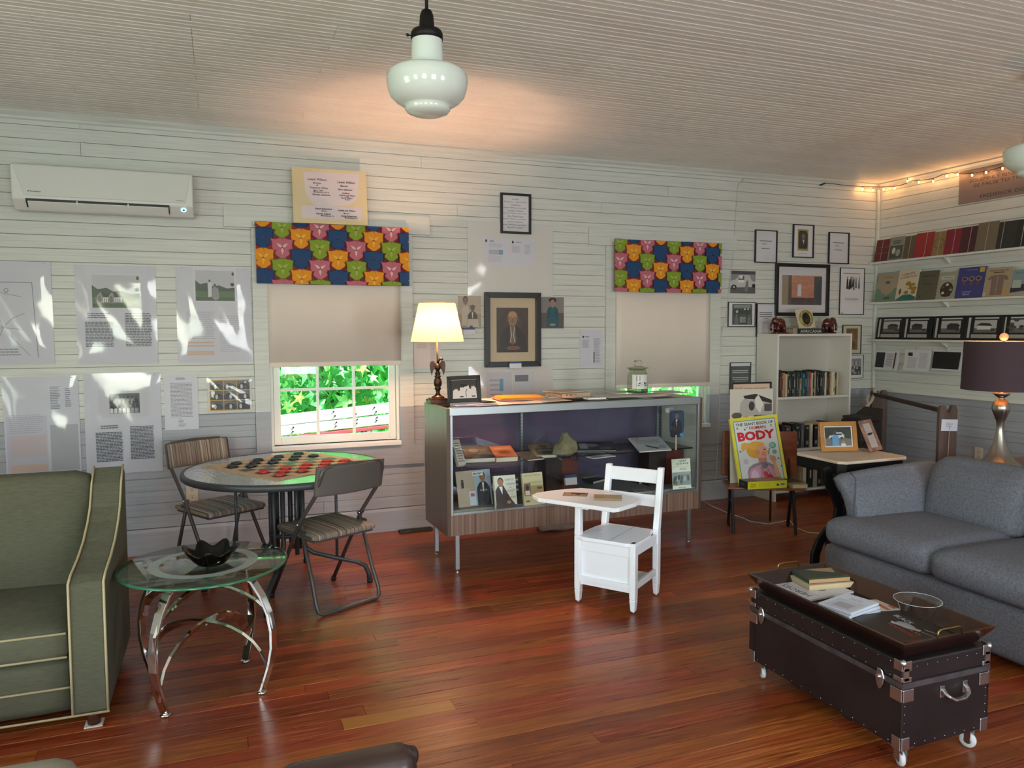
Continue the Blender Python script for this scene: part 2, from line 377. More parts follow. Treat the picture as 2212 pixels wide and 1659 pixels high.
# --- clapboard pieces, each with a thin bead along its middle
BH = .0805; Z0 = .168
def board_profile(h, t=.018):
    g = .0008
    return [(t, g), (0.001, g), (0, g+.0015), (0, h/2-.0015), (.0008, h/2), (0, h/2+.0015), (0, h-g-.003), (.003, h-g), (t, h-g)]
BP = board_profile(BH)
def wall_board(parent, a, b, z, axis):
    if axis == 'x': bm = MB().prism([(y, q) for y, q in BP], 0, b-a-.002, ax='x'); loc = (a+.001, 0, z)
    else: bm = MB().prism([(-y, q) for y, q in BP], 0, b-a-.002, ax='x'); loc = (XR, a+.001, z)
    o = bm.build('wall_board', PAINT, parent, loc=loc)
    if axis == 'y': o.rotation_euler = (0, 0, D2(90)); o.location = (XR, a+.001, z)
    return o
rows = int((H-Z0)/BH)
JO = {}
for px, py in ((172, 258), (174, 312), (910, 354), (988, 460), (1299, 456), (1443, 420), (1556, 386), (700, 1110), (560, 1102)):
    q = WY(px, py); JO.setdefault(int((q.z-Z0)/BH), []).append(q.x)
for k in range(rows+1):
    z = Z0+k*BH; zt = z+BH
    if z > H-.02: break
    segs = [(XL, XR)]
    for W in (W1, W2):
        lo, hi = W[0]-.098, W[1]+.1
        if z < W[3]+.02 and zt > .50:
            segs = [s2 for s in segs for s2 in ([(s[0], lo), (hi, s[1])] if s[0] < lo < s[1] else [s])]
    out = []
    js = list(JO.get(k, []))
    if not js and random.random() < .3: js.append(random.uniform(-2, 5))
    for s in segs:
        cuts = [j for j in js if s[0]+.3 < j < s[1]-.3]; p = s[0]
        for j in sorted(cuts): out.append((p, j)); p = j
        out.append((p, s[1]))
    for s in out: wall_board(wall_back, s[0], s[1], z, 'x')
    wall_board(wall_right, -3.4, 0, z, 'y')
MB().box(0, 4.0, -.018, 0, 0, H-Z0).build('wall_panel', PAINT, wall_right, loc=(XR, YB, Z0), rot=(0, 0, D2(90)))
# --- ceiling beadboards
def bead_profile(w_=.0805):
    p = [(0.0012, .018), (.0012, .004), (.002, .0015), (.0035, .0003), (.0055, .0003), (.007, .002), (.009, .0035), (.011, 0)]
    c = w_/2
    p += [(c-.006, 0), (c-.0045, .003), (c-.0025, .0003), (c+.0025, .0003), (c+.0045, .003), (c+.006, 0), (w_-.0015, 0), (w_-.0005, .018)]
    return p
CBP = bead_profile()
cj = [WZ(421, 140, H).x, WZ(655, 250, H).x, WZ(1385, 60, H).x, WZ(165, 200, H).x]
ny = 0; y = 0
while y > -3.9:
    p = XL; cuts = sorted(c for c in cj if random.random() < .3)
    if random.random() < .35: cuts = sorted(cuts+[random.uniform(1.8, 5)])
    for c in cuts+[XR]:
        if c-p < .15: continue
        MB().prism([(yy, zz) for yy, zz in CBP], 0, c-p-.0015, ax='x').build('ceiling_board', CEILP, ceiling, loc=(p, y-.0805, H)); p = c
    y -= .0805; ny += 1
b = MB()
while y > YB-.05:
    b.prism(CBP, XL, XR, ax='x', X=Matrix.Translation((0, y-.0805, H))); y -= .0805
b.build('ceiling_board', CEILP, ceiling)['kind'] = 'stuff'
# --- floor planks
PW = .083; y = 0; first = True; yl = None
ylight = WZ(745, 1572).y; xlight = WZ(742, 1572).x
FP = lambda w_: [(.0011, -.02), (.0011, -.0015), (.0022, 0), (w_-.0022, 0), (w_-.0011, -.0015), (w_-.0011, -.02)]
LIGHTW = mat('pale replacement board', 'ac6f30', .3, noise=(6, '9a5f2a'), stretch=(1, 12, 1))
while y > -4.95:
    p = XL; nx = random.uniform(.3, 2.4)+XL
    row_light = y-PW < ylight < y
    cuts = []
    while nx < XR-.3: cuts.append(nx); nx += random.choice((random.uniform(.9, 1.8), random.uniform(2, 3.9)))
    if row_light: cuts = [c for c in cuts if not xlight-.3 < c < xlight+.8]+[xlight, xlight+.42]; cuts.sort()
    for c in cuts+[XR]:
        lt = row_light and abs(p-xlight) < .02
        o = MB().prism(FP(PW), 0, c-p-.0016, ax='x').build('floor_plank', LIGHTW if lt else FLOORW, floor, loc=(p+.0008, y-PW, random.uniform(-.0012, 0)))
        p = c
    y -= PW
b = MB()
while y > YB-.05: b.prism(FP(PW), XL, XR, ax='x', X=Matrix.Translation((0, y-PW, 0))); y -= PW
b.build('floor_plank', FLOORW, floor)['kind'] = 'stuff'
# --- baseboards, corner bead, crown, chair rail
struct(MB().prism([(-.016, 0), (-.016, .145), (-.010, .165), (.018, .165), (.018, 0)], XL, XR, ax='x').build('baseboard_back', PAINT))
struct(MB().prism([(XR-.016, 0), (XR-.016, .145), (XR-.01, .165), (XR+.018, .165), (XR+.018, 0)], YB, -.016, ax='y').build('baseboard_right', PAINT))
struct(MB().prism([(.0, H), (-.03, H), (-.034, H-.012), (-.012, H-.03), (-.012, H-.044), (.0, H-.05)], XL, XR, ax='x').build('trim_1', PAINT))
struct(MB().prism([(XR, H), (XR-.03, H), (XR-.034, H-.012), (XR-.012, H-.03), (XR-.012, H-.044), (XR, H-.05)], YB, -.034, ax='y').build('trim_2', PAINT))
struct(MB().box(XR-.028, XR-.001, -.03, -.002, .168, H-.05).build('trim_3', PAINT, bevel=.006))
struct(MB().box(XR-.022, XR-.001, YB, -.03, .87, .905).build('trim_4', TRIMP, bevel=.004))
# ---------------------------------------------------------------- the two windows
SASH = mat('sash paint', 'f1efe6', .35)
SHADEF = mat('roller shade fabric', 'e6dbd0', .8, bump=(400, .3)); SHADEF.node_tree.nodes['Principled BSDF'].inputs['Subsurface Weight'].default_value = 0
def window(name, W, hx0, hx1, zshade, sx0, sx1, apx1):
    x0, x1, z0, z1 = W; root = S(name)
    cw = .098
    for a, c in ((x0-cw, x0), (x1, x1+cw+.002)):
        MB().box(a, c, -.02, .018, .49, z1+.01).build('casing', PAINT, root, bevel=.002)
    MB().box(hx0, hx1, -.022, .018, z1+.012, z1+.142).build('header', PAINT, root, bevel=.002)
    MB().box(x0-cw-.02, apx1, -.021, -.001, .478, .626).build('apron', PAINT, root, bevel=.002)
    MB().box(x0-.0, x1+.0, -.045, .10, z0-.03, z0).build('sill', SASH, root, bevel=.004)
    MB().box(x0-.001, x0+.02, .018, .14, z0, z1).box(x1-.02, x1+.001, .018, .14, z0, z1).box(x0, x1, .018, .14, z1-.02, z1).build('jamb', SASH, root)
    def sash(nm, y, za, zb, cols=3, rws=2):
        a, c = x0+.022, x1-.022; f = .045
        s = MB().box(a, a+f, y-.016, y+.016, za, zb).box(c-f, c, y-.016, y+.016, za, zb).box(a+f, c-f, y-.016, y+.016, za, za+f+.01).box(a+f, c-f, y-.016, y+.016, zb-f, zb)
        s = s.build(nm, SASH, root, bevel=.003)
        g0, g1, h0, h1 = a+f, c-f, za+f+.01, zb-f; mw = .018
        for i in range(1, cols):
            xx = g0+(g1-g0)*i/cols; MB().box(xx-mw/2, xx+mw/2, y-.01, y+.012, h0, h1).build('muntin', SASH, s)
        for j in range(1, rws):
            zz = h0+(h1-h0)*j/rws; MB().box(g0, g1, y-.009, y+.011, zz-mw/2, zz+mw/2).build('muntin', SASH, s)
        for i in range(cols):
            for j in range(rws):
                MB().box(g0+(g1-g0)*i/cols+mw/2, g0+(g1-g0)*(i+1)/cols-mw/2, y-.002, y+.002, h0+(h1-h0)*j/rws+mw/2, h0+(h1-h0)*(j+1)/rws-mw/2).build('pane', PANE, s)
    zm = (z0+z1)/2
    sash('lower_sash', .055, z0+.002, zm+.02); sash('upper_sash', .095, zm-.02, z1-.022)
    # roller shade
    sh = T('roller_shade', *(('cream roller shade pulled halfway down the left window', 'window shade') if sx0 < 2 else ('cream roller shade pulled almost to the bottom of the right window', 'window shade')), loc=((sx0+sx1)/2, -.03, zshade))
    hw = (sx1-sx0)/2; n = 16; q = MB(); vs = []; hgt = z1-.06-zshade
    for i in range(n+1):
        xx = -hw+2*hw*i/n; yy = .0035*sin(i*1.1)+.002*sin(i*2.3); vs += [(xx, yy, .03), (xx, yy*.3, hgt)]
    q.add(vs, [(2*i, 2*i+2, 2*i+3, 2*i+1) for i in range(n)], sm=True)
    fo = q.build('shade_cloth', SHADEF, sh); so_ = fo.modifiers.new('thick', 'SOLIDIFY'); so_.thickness = .0012
    MB().box(-hw, hw, -.004, .004, 0, .03).build('hem_bar', SHADEF, sh, bevel=.002)
    MB().tube([(-hw, .0, hgt+.01), (hw, .0, hgt+.01)], .017, 12).build('roller', SHADEF, sh)
    return root
h10, h11 = WY(483, 470, -.02).x, WY(929, 490, -.02).x; h20, h21 = WY(1273, 510, -.02).x, WY(1592, 530, -.02).x
window('window_1', W1, h10, h11, 1.193, WY(580, 700, -.03).x, WY(865, 700, -.03).x, 1.355)
window('window_2', W2, h20, h21, WY(1400, 838, -.03).z, WY(1331, 700, -.03).x, WY(1534, 700, -.03).x, 4.0)
# windows behind the camera that give the daylight
k = 3
for x, c in REARWIN:
    r = S('window_%d' % k); k += 1
    for a, e in ((-.56, -.45), (.45, .56)): MB().box(x+a, x+e, YB, YB+.02, .6, 2.26).build('casing', TRIMP, r)
    MB().box(x-.56, x+.56, YB, YB+.02, 2.17, 2.28).build('header', TRIMP, r)
    MB().box(x-.45, x+.45, YB-.08, YB-.04, 1.40, 1.44).box(x-.012, x+.012, YB-.08, YB-.05, .67, 2.17).build('sash_bar', SASH, r)
for y in (-6.0, -3.6):
    r = S('window_%d' % k); k += 1
    for a, e in ((-.56, -.45), (.45, .56)): MB().box(XL, XL+.02, y+a, y+e, .6, 2.26).build('casing', TRIMP, r)
    MB().box(XL-.08, XL-.04, y-.45, y+.45, 1.40, 1.44).box(XL-.08, XL-.05, y-.012, y+.012, .67, 2.17).build('sash_bar', SASH, r)
# ---------------------------------------------------------------- outside
GRASS = mat('grass', '3f8a35', .9, noise=(4, '6bb04a'))
struct(MB().box(-14, 16, .17, 22, -.9, -.6).build('ground', GRASS))
LEAF = [mat('leaf green', '58c266', .5), mat('leaf bright green', '86da78', .5), mat('leaf yellow green', 'cbe070', .5)]
for q in LEAF: setin(q.node_tree.nodes['Principled BSDF'], 'Transmission Weight', 0)
def star_leaf(sz, mi):
    v = [(0, 0, -.1*sz)]; n = 5
    for i in range(2*n):
        a = pi/2+pi*i/n; r = sz*(1 if i % 2 == 0 else .38)
        v.append((r*cos(a), .06*sz*(i % 3), r*sin(a)))
    return MB().add(v, [(0, 1+i, 1+(i+1) % (2*n)) for i in range(2*n)], mi=0)
def leaf_thing(name, label, cx, cy, cz, rx, ry, rz, n, sz, bark=True):
    t = T(name, label, 'tree', (cx, cy, -.6))
    me = []
    for k in range(3): me.append(star_leaf(sz, 0).build('leaf', LEAF[k], t))
    first = True
    for i in range(n):
        src = me[random.choice((0, 0, 0, 1, 1, 2))]
        a, e = random.uniform(0, 2*pi), random.uniform(-1, 1); rr = random.uniform(.75, 1)
        o = src if i < 3 and src == me[i] else src.copy()
        if o is not src: COL.objects.link(o)
        o.parent = t; ce = math.sqrt(1-e*e)
        o.location = (rx*rr*ce*cos(a), -abs(ry*rr*ce*sin(a)), cz+.6+rz*rr*e)
        o.rotation_euler = (random.uniform(-.7, .5), random.uniform(-1.2, 1.2), random.uniform(-.8, .8))
    b = MB()
    for i in range(900):
        a, e = random.uniform(0, 2*pi), random.uniform(-1, 1); ce = math.sqrt(1-e*e); rr = random.uniform(.5, 1)
        X = Matrix.Translation((rx*rr*ce*cos(a), ry*rr*ce*sin(a), cz+.6+rz*rr*e)) @ Euler((random.uniform(-1.3, 1.3), random.uniform(-2, 2), random.uniform(-2, 2))).to_matrix().to_4x4()
        v = star_leaf(sz*1.5, 0); b.add(v.v, v.f, X, random.choice((0, 0, 1)))
    b.build('foliage', LEAF[:2], t)['kind'] = 'stuff'
    MB().tube([(0, .1, 0), (.05, .15, 1), (-.05, .1, cz+.5)], .08, 8).build('trunk', mat('bark', '6d5a46', .9), t)
    return t
leaf_thing('sweetgum_tree', 'bright green star-leaved tree seen through the left part of the left window', 1.0, 2.1, 1.35, 1.15, .55, .85, 170, .075)
leaf_thing('sweetgum_tree', 'bright green star-leaved tree seen through the right part of the left window', 2.6, 4.4, 1.7, 1.5, .6, .9, 120, .075)
leaf_thing('shrub', 'low green shrub below the white ladder outside the left window', 1.5, 3.1, .0, 1.6, .4, .5, 60, .07)
leaf_thing('sweetgum_tree', 'yellow-green tree seen under the shade of the right window', 6.4, 2.3, 1.0, 1.5, .6, 1.2, 120, .08)
b = MB()
for i in range(7000):
    X = Matrix.Translation((random.uniform(-5, 14), 7+random.uniform(-.6, .9), random.uniform(-.6, 4.5))) @ Euler((random.uniform(-1, 1), random.uniform(-2, 2), random.uniform(-1, 1))).to_matrix().to_4x4()
    v = star_leaf(.26, 0); b.add(v.v, v.f, X, random.choice((0, 1, 1)))
hd = b.build('hedge_foliage', LEAF[:2]); hd['kind'] = 'stuff'; tag(hd, 'distant wall of green foliage behind the trees outside the windows', 'foliage')
# white ladder stacked on a red rail
WHT = mat('white enamel', 'f4f4f2', .4); REDP = mat('red enamel', 'e0606a', .4); DKB = mat('dark bolt', '3a3a3e', .5, .6)
Y0 = 1.3
def along(px, py): return WY(px, py, Y0)
t = T('extension_ladder', 'white aluminium ladder with bolts lying on a red rail outside the left window', 'ladder', (1, Y0, -.6))
o_ = Vector((1, Y0, -.6))
def rail(nm, pA, pB, h, th, m):
    A, B = along(*pA)-o_, along(*pB)-o_; d = (B-A); A = A-d*.8; B = B+d*.5
    return MB().bar([A, B], th, h, up=(0, 0, 1)).build(nm, m, t, bevel=.004)
rail('upper_rail', (600, 909), (838, 881), .088, .05, WHT)
rail('lower_rail', (600, 931), (838, 905), .082, .05, WHT)
rail('red_rail', (700, 937), (838, 921), .03, .06, REDP)
for px, py in ((634, 923), (633, 932), (721, 889), (724, 898), (727, 912), (726, 920), (769, 894), (772, 906), (771, 914), (809, 880), (813, 889), (815, 901), (814, 908)):
    MB().ball((0, 0, 0), .0075, 8).build('bolt', DKB, t, loc=WY(px, py, Y0-.026)-o_)
for px in (560, 860):
    q = along(px, 960)-o_; MB().box(q.x-.03, q.x+.03, -.03, .03, 0, q.z+.05).build('post', WHT, t)
# ================================================================ furniture
FGREEN = mat('olive woven fabric', '5b5b49', .9, noise=(30, '4f4f3f'), bump=(300, .4), stretch=(1, 1, 8))
PIPE = mat('beige piping', 'b3a682', .8)
FGREY = mat('grey heather fabric', '767982', .95, noise=(110, '5a5d67'), bump=(250, .5))
PIPEG = mat('grey welt', '4c515c', .9)
DARKW = mat('dark wood foot', '4a2416', .4)
# --- olive sofa at the left
t = T('armchair', 'olive green upholstered armchair with beige piping at the left edge', 'armchair', (-.87, -2.0, 0))
o_ = Vector((-.87, -2.0, 0))
inner = [(-1.634, .847), (-1.72, .79), (-1.79, .70), (-1.86, .655), (-1.98, .605), (-2.12, .575), (-2.27, .557), (-2.325, .54), (-2.335, .30), (-2.34, .07), (-1.62, .07), (-1.60, .82)]
for nm, x0, x1 in (('arm', -.53, -.412), ('arm', -1.34, -1.222)):
    ar_ = MB().prism([(y-o_.y, z) for y, z in inner], x0-o_.x, x1-o_.x, ax='x').build(nm, FGREEN, t, bevel=.012, seg=3)
    for xx in (x0+.003, x1-.003):
        MB().tube([(xx-o_.x, y-o_.y-.002, z+.003) for y, z in inner[:10]], .0045, 6).build('piping', PIPE, ar_)
MB().puff((-.005, .33, .55), (.70, .16, .58), .06, (0, .02, 0)).build('backrest', FGREEN, t)
sc_ = MB().puff((-.005, .03, .325), (.688, .72, .105), .03, (0, 0, .015), 12).build('seat_cushion', FGREEN, t)
for zz in (.368, .282): MB().tube([(-.34, -.325, zz), (.33, -.325, zz)], .0045, 6).build('piping', PIPE, sc_)
MB().puff((-.005, .04, .165), (.694, .70, .19), .02, (0, 0, 0), 6).build('base', FGREEN, t)
MB().tube([(-.34, -.313, .165), (.34, -.313, .165)], .0045, 6).build('piping', PIPE, t)
MB().tube([(-.34, -.335, .07), (.46, -.345, .07)], .0045, 6).build('piping', PIPE, t)
for x, y in ((.40, -.28), (-.40, -.28), (.40, .3), (-.40, .3)):
    MB().lathe([(.022, 0), (.026, .072)], 12).build('foot', DARKW, t, loc=(x, y, .004))
tag(MB().box(-.03, .03, -.03, .03, 0, .004).build('felt_pad', mat('felt', 'd9d3c6', .9), loc=(-.47, -2.28, .001)), 'pale felt pad under the right front foot of the olive armchair', 'felt pad')
# --- grey sofa at the right
t = T('sofa', 'grey heather sofa with rolled arm and loose seat cushions behind the black trunk', 'sofa', (3.5, -3.1, 0)); o_ = Vector((3.5, -3.1, 0))
MB().puff((3.50-3.5, -3.11+3.1, .155), (.90, 1.99, .25), .045, (0.005, 0, 0), 8).build('base', FGREY, t)
for k in range(3):
    y1 = -2.135-.655*k; y0 = y1-.65
    MB().puff((-.11, (y0+y1)/2+3.1, .345), (.72, .66, .15), .06, (.012, .008, .022), 12).build('seat_cushion', FGREY, t)
    if k < 2:
        pass
def flare(sgn, k_=.062):
    def f(q, p):
        s_ = max(0, (p.z+.1)); return Vector((q.x-.03*max(0, p.z)*(1 if p.x < 0 else 0), q.y+sgn*(k_*s_*s_-.016*(1-p.z*p.z)), q.z+.02*p.x*max(0, p.z)))
    return f
for sg, yy in ((1, -2.185), (-1, -4.02)):
    a = MB().puff((.035, yy+3.1, .43), (.74, .12, .44), .055, (0, .02, .01), 12, warp=flare(sg)).build('arm', FGREY, t)
bk = MB().puff((.33, 0, .47), (.24, 1.9, .46), .09, (.02, 0, .01), 14, warp=lambda q, p: Vector((q.x+.05*(p.z+1)/2, q.y, q.z))).build('backrest', FGREY, t)
for k in range(3):
    y1 = -2.24-.60*k
    MB().puff((.22, y1-.29+3.1, .56), (.16, .585, .33), .07, (.03, .0, .012), 12, warp=lambda q, p: Vector((q.x+.05*p.z, q.y, q.z))).build('back_cushion', FGREY, t)
MB().tube([(-.335, -2.185+3.1-.045, .25), (-.35, -2.185+3.1-.052, .42), (-.34, -2.185+3.1-.05, .56), (-.32, -2.185+3.1-.03, .63), (-.31, -2.185+3.1+.02, .655)], .004, 6).build('welt', PIPEG, t)
for x in (-.38, .38):
    for y in (-.93, .93): MB().lathe([(.02, 0), (.025, .045)], 10).build('foot', DARKW, t, loc=(x, y, 0))
# --- round glass side table with chrome legs
cx_, cy_ = -.085, -2.115; ZG = .512
FROST = mat('frosted band', 'cfdcd8', .6); FROST.node_tree.nodes['Principled BSDF'].inputs['Alpha'].default_value = .38
t = T('glass_side_table', 'round glass side table on four curved chrome legs', 'side table', (cx_, cy_, 0))
MB().lathe([(.312, 0), (.319, .003), (.319, .007), (.312, .010), (0, .010)], 64).build('glass_top', GREENG, t, loc=(0, 0, ZG-.01))
MB().lathe([(.312, 0), (.3195, .002), (.3195, .008), (.312, .010)], 64, caps=False).build('glass_edge', mat('green glass edge', '2f6b4e', .15, spec=.8), t, loc=(0, 0, ZG-.01))
fr = []
for i in range(65):
    a = 2*pi*i/64; fr += [(.165*cos(a), .165*sin(a), 0), (.205*cos(a), .205*sin(a), 0)]
MB().add(fr, [(2*i, 2*i+1, 2*i+3, 2*i+2) for i in range(64)]).build('frosted_ring', FROST, t, loc=(0, 0, ZG+.0006))
prof = [(.245, .012), (.262, .06), (.283, .12), (.297, .19), (.297, .26), (.283, .33), (.255, .395), (.215, .452), (.205, .456), (.200, .502)]
for a in (math.atan2(-.204, -.152), math.atan2(-.145, .213), math.atan2(.196, .152), math.atan2(.145, -.223)):
    d = Vector((cos(a), sin(a), 0))
    lg_ = MB().bar([d*r+Vector((0, 0, z)) for r, z in prof], .037, .012, up=tuple(d)).build('leg', CHROME, t, bevel=.002)
    MB().lathe([(.018, 0), (.021, .003), (.021, .008), (.012, .012)], 16).build('foot', CHROME, lg_, loc=d*.243)
for (r0, z0, zp) in ((.292, .27, .425), (.268, .07, .27)):
    for a in (math.atan2(-.204, -.152), math.atan2(-.145, .213)):
        d = Vector((cos(a), sin(a), 0)); n = 14
        pts = [d*(r0*cos(pi*i/n))+Vector((0, 0, z0+(zp-z0)*sin(pi*i/n)**.8)) for i in range(n+1)]
        MB().bar(pts, .036, .010, up=None).build('arch_brace', CHROME, t)
# --- bowl formed from a record
t = T('record_bowl', 'glossy black wavy bowl shaped from a record on the glass table', 'bowl', WZ(457, 1218, ZG+.0006)); nr, na = 9, 72; v = []; fs = []
for i in range(nr):
    q = i/(nr-1)
    for k in range(na):
        a = 2*pi*k/na; wv = sin(7*a+.5)*(max(0, q-.35)/.65)**1.2
        r = .042+.056*q+.013*wv; z = .002+.060*q**1.5+.012*wv
        v.append((r*cos(a), r*sin(a), z))
for i in range(nr-1):
    for k in range(na): fs.append((i*na+k, i*na+(k+1) % na, (i+1)*na+(k+1) % na, (i+1)*na+k))
fs.append(tuple(range(na))[::-1])
BLKG = mat('glossy black vinyl', '030404', .1, spec=.35)
o = MB().add(v, fs, sm=True).build('bowl_shell', BLKG, t); q = o.modifiers.new('thick', 'SOLIDIFY'); q.thickness = .002; q.offset = 1
# --- patio table
CH = mat('charcoal powder coat', '33373a', .45); ZT = .683
tc_ = Vector((.32, -.98, 0))
t = T('patio_table', 'round glass-topped patio table with charcoal metal rim', 'table', tc_)
PG = pane_mat('rain glass', 'aab6b0', 3.2, .16); add_wave_bump(PG, 60, .5, .004)
MB().lathe([(0, 0), (.522, 0), (.522, .006), (0, .006)], 72, sm=False).build('glass_top', PG, t, loc=(0, 0, ZT-.006))
MB().lathe([(.515, -.034), (.533, -.034), (.541, -.026), (.541, -.008), (.534, .001), (.520, .001), (.519, -.008), (.515, -.012), (.515, -.034)], 72, caps=False).build('rim', CH, t, loc=(0, 0, ZT))
fa = [math.atan2(-.09, .435), math.atan2(.52, .17), math.atan2(.09, -.435), math.atan2(-.52, -.17)]
for k, a in enumerate(fa):
    d = Vector((cos(a), sin(a), 0)); d2 = Vector((cos(a), sin(a), 0))
    p = [d2*.085+Vector((0, 0, .60)), d2*.085+Vector((0, 0, .27)), d2*.10+Vector((0, 0, .22)), d2*.14+Vector((0, 0, .19)), d*.26+Vector((0, 0, .155)), d*.38+Vector((0, 0, .125)), d*.425+Vector((0, 0, .10)), d*.445+Vector((0, 0, .055)), d*.45+Vector((0, 0, .008))]
    lg_ = MB().tube(p, .0135, 10).build('leg', CH, t)
    MB().lathe([(.016, 0), (.016, .02), (.012, .022)], 10).build('foot_cap', mat('black rubber', '141414', .6), lg_, loc=d*.45)
    MB().tube([d*.27+Vector((0, 0, .15)), d*.27+Vector((0, 0, ZT-.03))], .008, 8).build('rod', CH, t)
for k in range(4):
    a = fa[0]+pi/4+k*pi/2; MB().tube([(.085*cos(a), .085*sin(a), .20), (.085*cos(a), .085*sin(a), ZT-.03)], .012, 8).build('column_tube', CH, t)
MB().lathe([(.078, 0), (.098, 0), (.098, .02), (.078, .02), (.078, 0)], 32, caps=False).build('collar', CH, t, loc=(0, 0, .30))
MB().lathe([(.33, 0), (.35, 0), (.35, .012), (.33, .012), (.33, 0)], 32, sm=False, caps=False).build('support_ring', CH, t, loc=(0, 0, ZT-.045))
# --- checkers mat and pieces
zc = ZT+.0012
PA, PB, PC, PD = WZ(438.5, 1010, zc), WZ(647, 974, zc), WZ(814, 998, zc), WZ(593, 1040, zc)
ctr = (PA+PB+PC+PD)/4; ex = ((PC-PB)+(PD-PA))/2; ey = ((PB-PA)+(PC-PD))/2
sx_, sy_ = ex.length, ey.length; ang = math.atan2(ex.y, ex.x)
t = T('checkerboard_mat', 'beige woven checkerboard mat with dark squares on the patio table', 'game board', (ctr.x, ctr.y, ZT), (0, 0, ang))
sx_ = sy_ = (sx_+sy_)/2
q = MB(); nn = 40; v = []
for i in range(nn): v.append((-sx_/2+sx_*i/nn, -sy_/2+random.uniform(-.004, .004), 0))
for i in range(nn): v.append((sx_/2+random.uniform(-.004, .004), -sy_/2+sy_*i/nn, 0))
for i in range(nn): v.append((sx_/2-sx_*i/nn, sy_/2+random.uniform(-.004, .004), 0))
for i in range(nn): v.append((-sx_/2+random.uniform(-.004, .004), sy_/2-sy_*i/nn, 0))
q.prism([(a, b) for a, b, c in v], 0, .003).build('mat_cloth', mat('burlap', 'bdab92', .95, noise=(60, 'a39078'), bump=(300, .6)), t)
ar = Art(sx_, sy_, None); c0, cs = .085, .83/8
for i in range(8):
    for j in range(8):
        if (i+j) % 2: ar.rect(c0+cs*i, c0+cs*j, c0+cs*(i+1), c0+cs*(j+1), '2e2f33')
ar.build('dark_squares', t, (0, 0, .0032), UPFACE)
Xi = Matrix.Translation((ctr.x, ctr.y, ZT)) @ Matrix.Rotation(ang, 4, 'Z')
BLKC = mat('black checker plastic', '14181b', .35); REDC = mat('red checker plastic', 'b01523', .35)
proto = {}
def checker(px, py, kind):
    P = Xi.inverted() @ WZ(400+px/4.809, 950+(py+10)/4.809, ZT+.003)
    i = round((P.x/sx_+.5-c0)/cs-.5); j = round((P.y/sy_+.5-c0)/cs-.5)
    i = max(0, min(7, i)); j = max(0, min(7, j))
    if (i+j) % 2 == 0:
        fx = (P.x/sx_+.5-c0)/cs-.5-i; fy = (P.y/sy_+.5-c0)/cs-.5-j
        if abs(fx) > abs(fy): i += 1 if fx > 0 else -1
        else: j += 1 if fy > 0 else -1
    i = max(0, min(7, i)); j = max(0, min(7, j))
    return (i, j)
def place_checkers(lst, kind):
    used = set(); cells = []
    for px, py in lst:
        c = checker(px, py, kind)
        if c in used or c in taken:
            for d in ((1, 1), (-1, -1), (1, -1), (-1, 1), (2, 0), (0, 2), (-2, 0), (0, -2)):
                e = (c[0]+d[0], c[1]+d[1])
                if 0 <= e[0] < 8 and 0 <= e[1] < 8 and e not in used and e not in taken: c = e; break
        used.add(c); cells.append(c)
    taken.update(used)
    for n, (i, j) in enumerate(sorted(cells)):
        P = Xi @ Vector(((c0+cs*(i+.5)-.5)*sx_, (c0+cs*(j+.5)-.5)*sy_, .0034))
        col = 'black' if kind == 0 else 'red'
        lab = '%s ring-topped checker on square %s from the window-side corner, %s row toward the front chair' % (col, ORD[7-j], ORD[i])
        r = 'checker_piece'
        m_ = BLKC if kind == 0 else REDC; rr = cs*sx_*.42
        if kind in proto: o = proto[kind].copy(); COL.objects.link(o)
        else:
            o = MB().lathe([(rr*.96, 0), (rr, .002), (rr, .009), (rr*.95, .011), (rr*.8, .011), (rr*.74, .008), (rr*.3, .008), (rr*.26, .010), (0, .010)], 28).build(r, m_); proto[kind] = o
        o.location = P; tag(o, lab, 'game piece', '%s checkers on the mat' % col)
taken = set()
place_checkers([(1192, 138), (1172, 163), (1355, 163), (1143, 200), (968, 173), (993, 200), (770, 208), (735, 240), (897, 237), (542, 243), (512, 278), (700, 272)], 0)
place_checkers([(1500, 212), (1490, 243), (1475, 282), (1678, 208), (1680, 243), (1285, 247), (1270, 288), (1065, 292), (1250, 325), (1022, 327), (835, 338), (1023, 362)], 1)
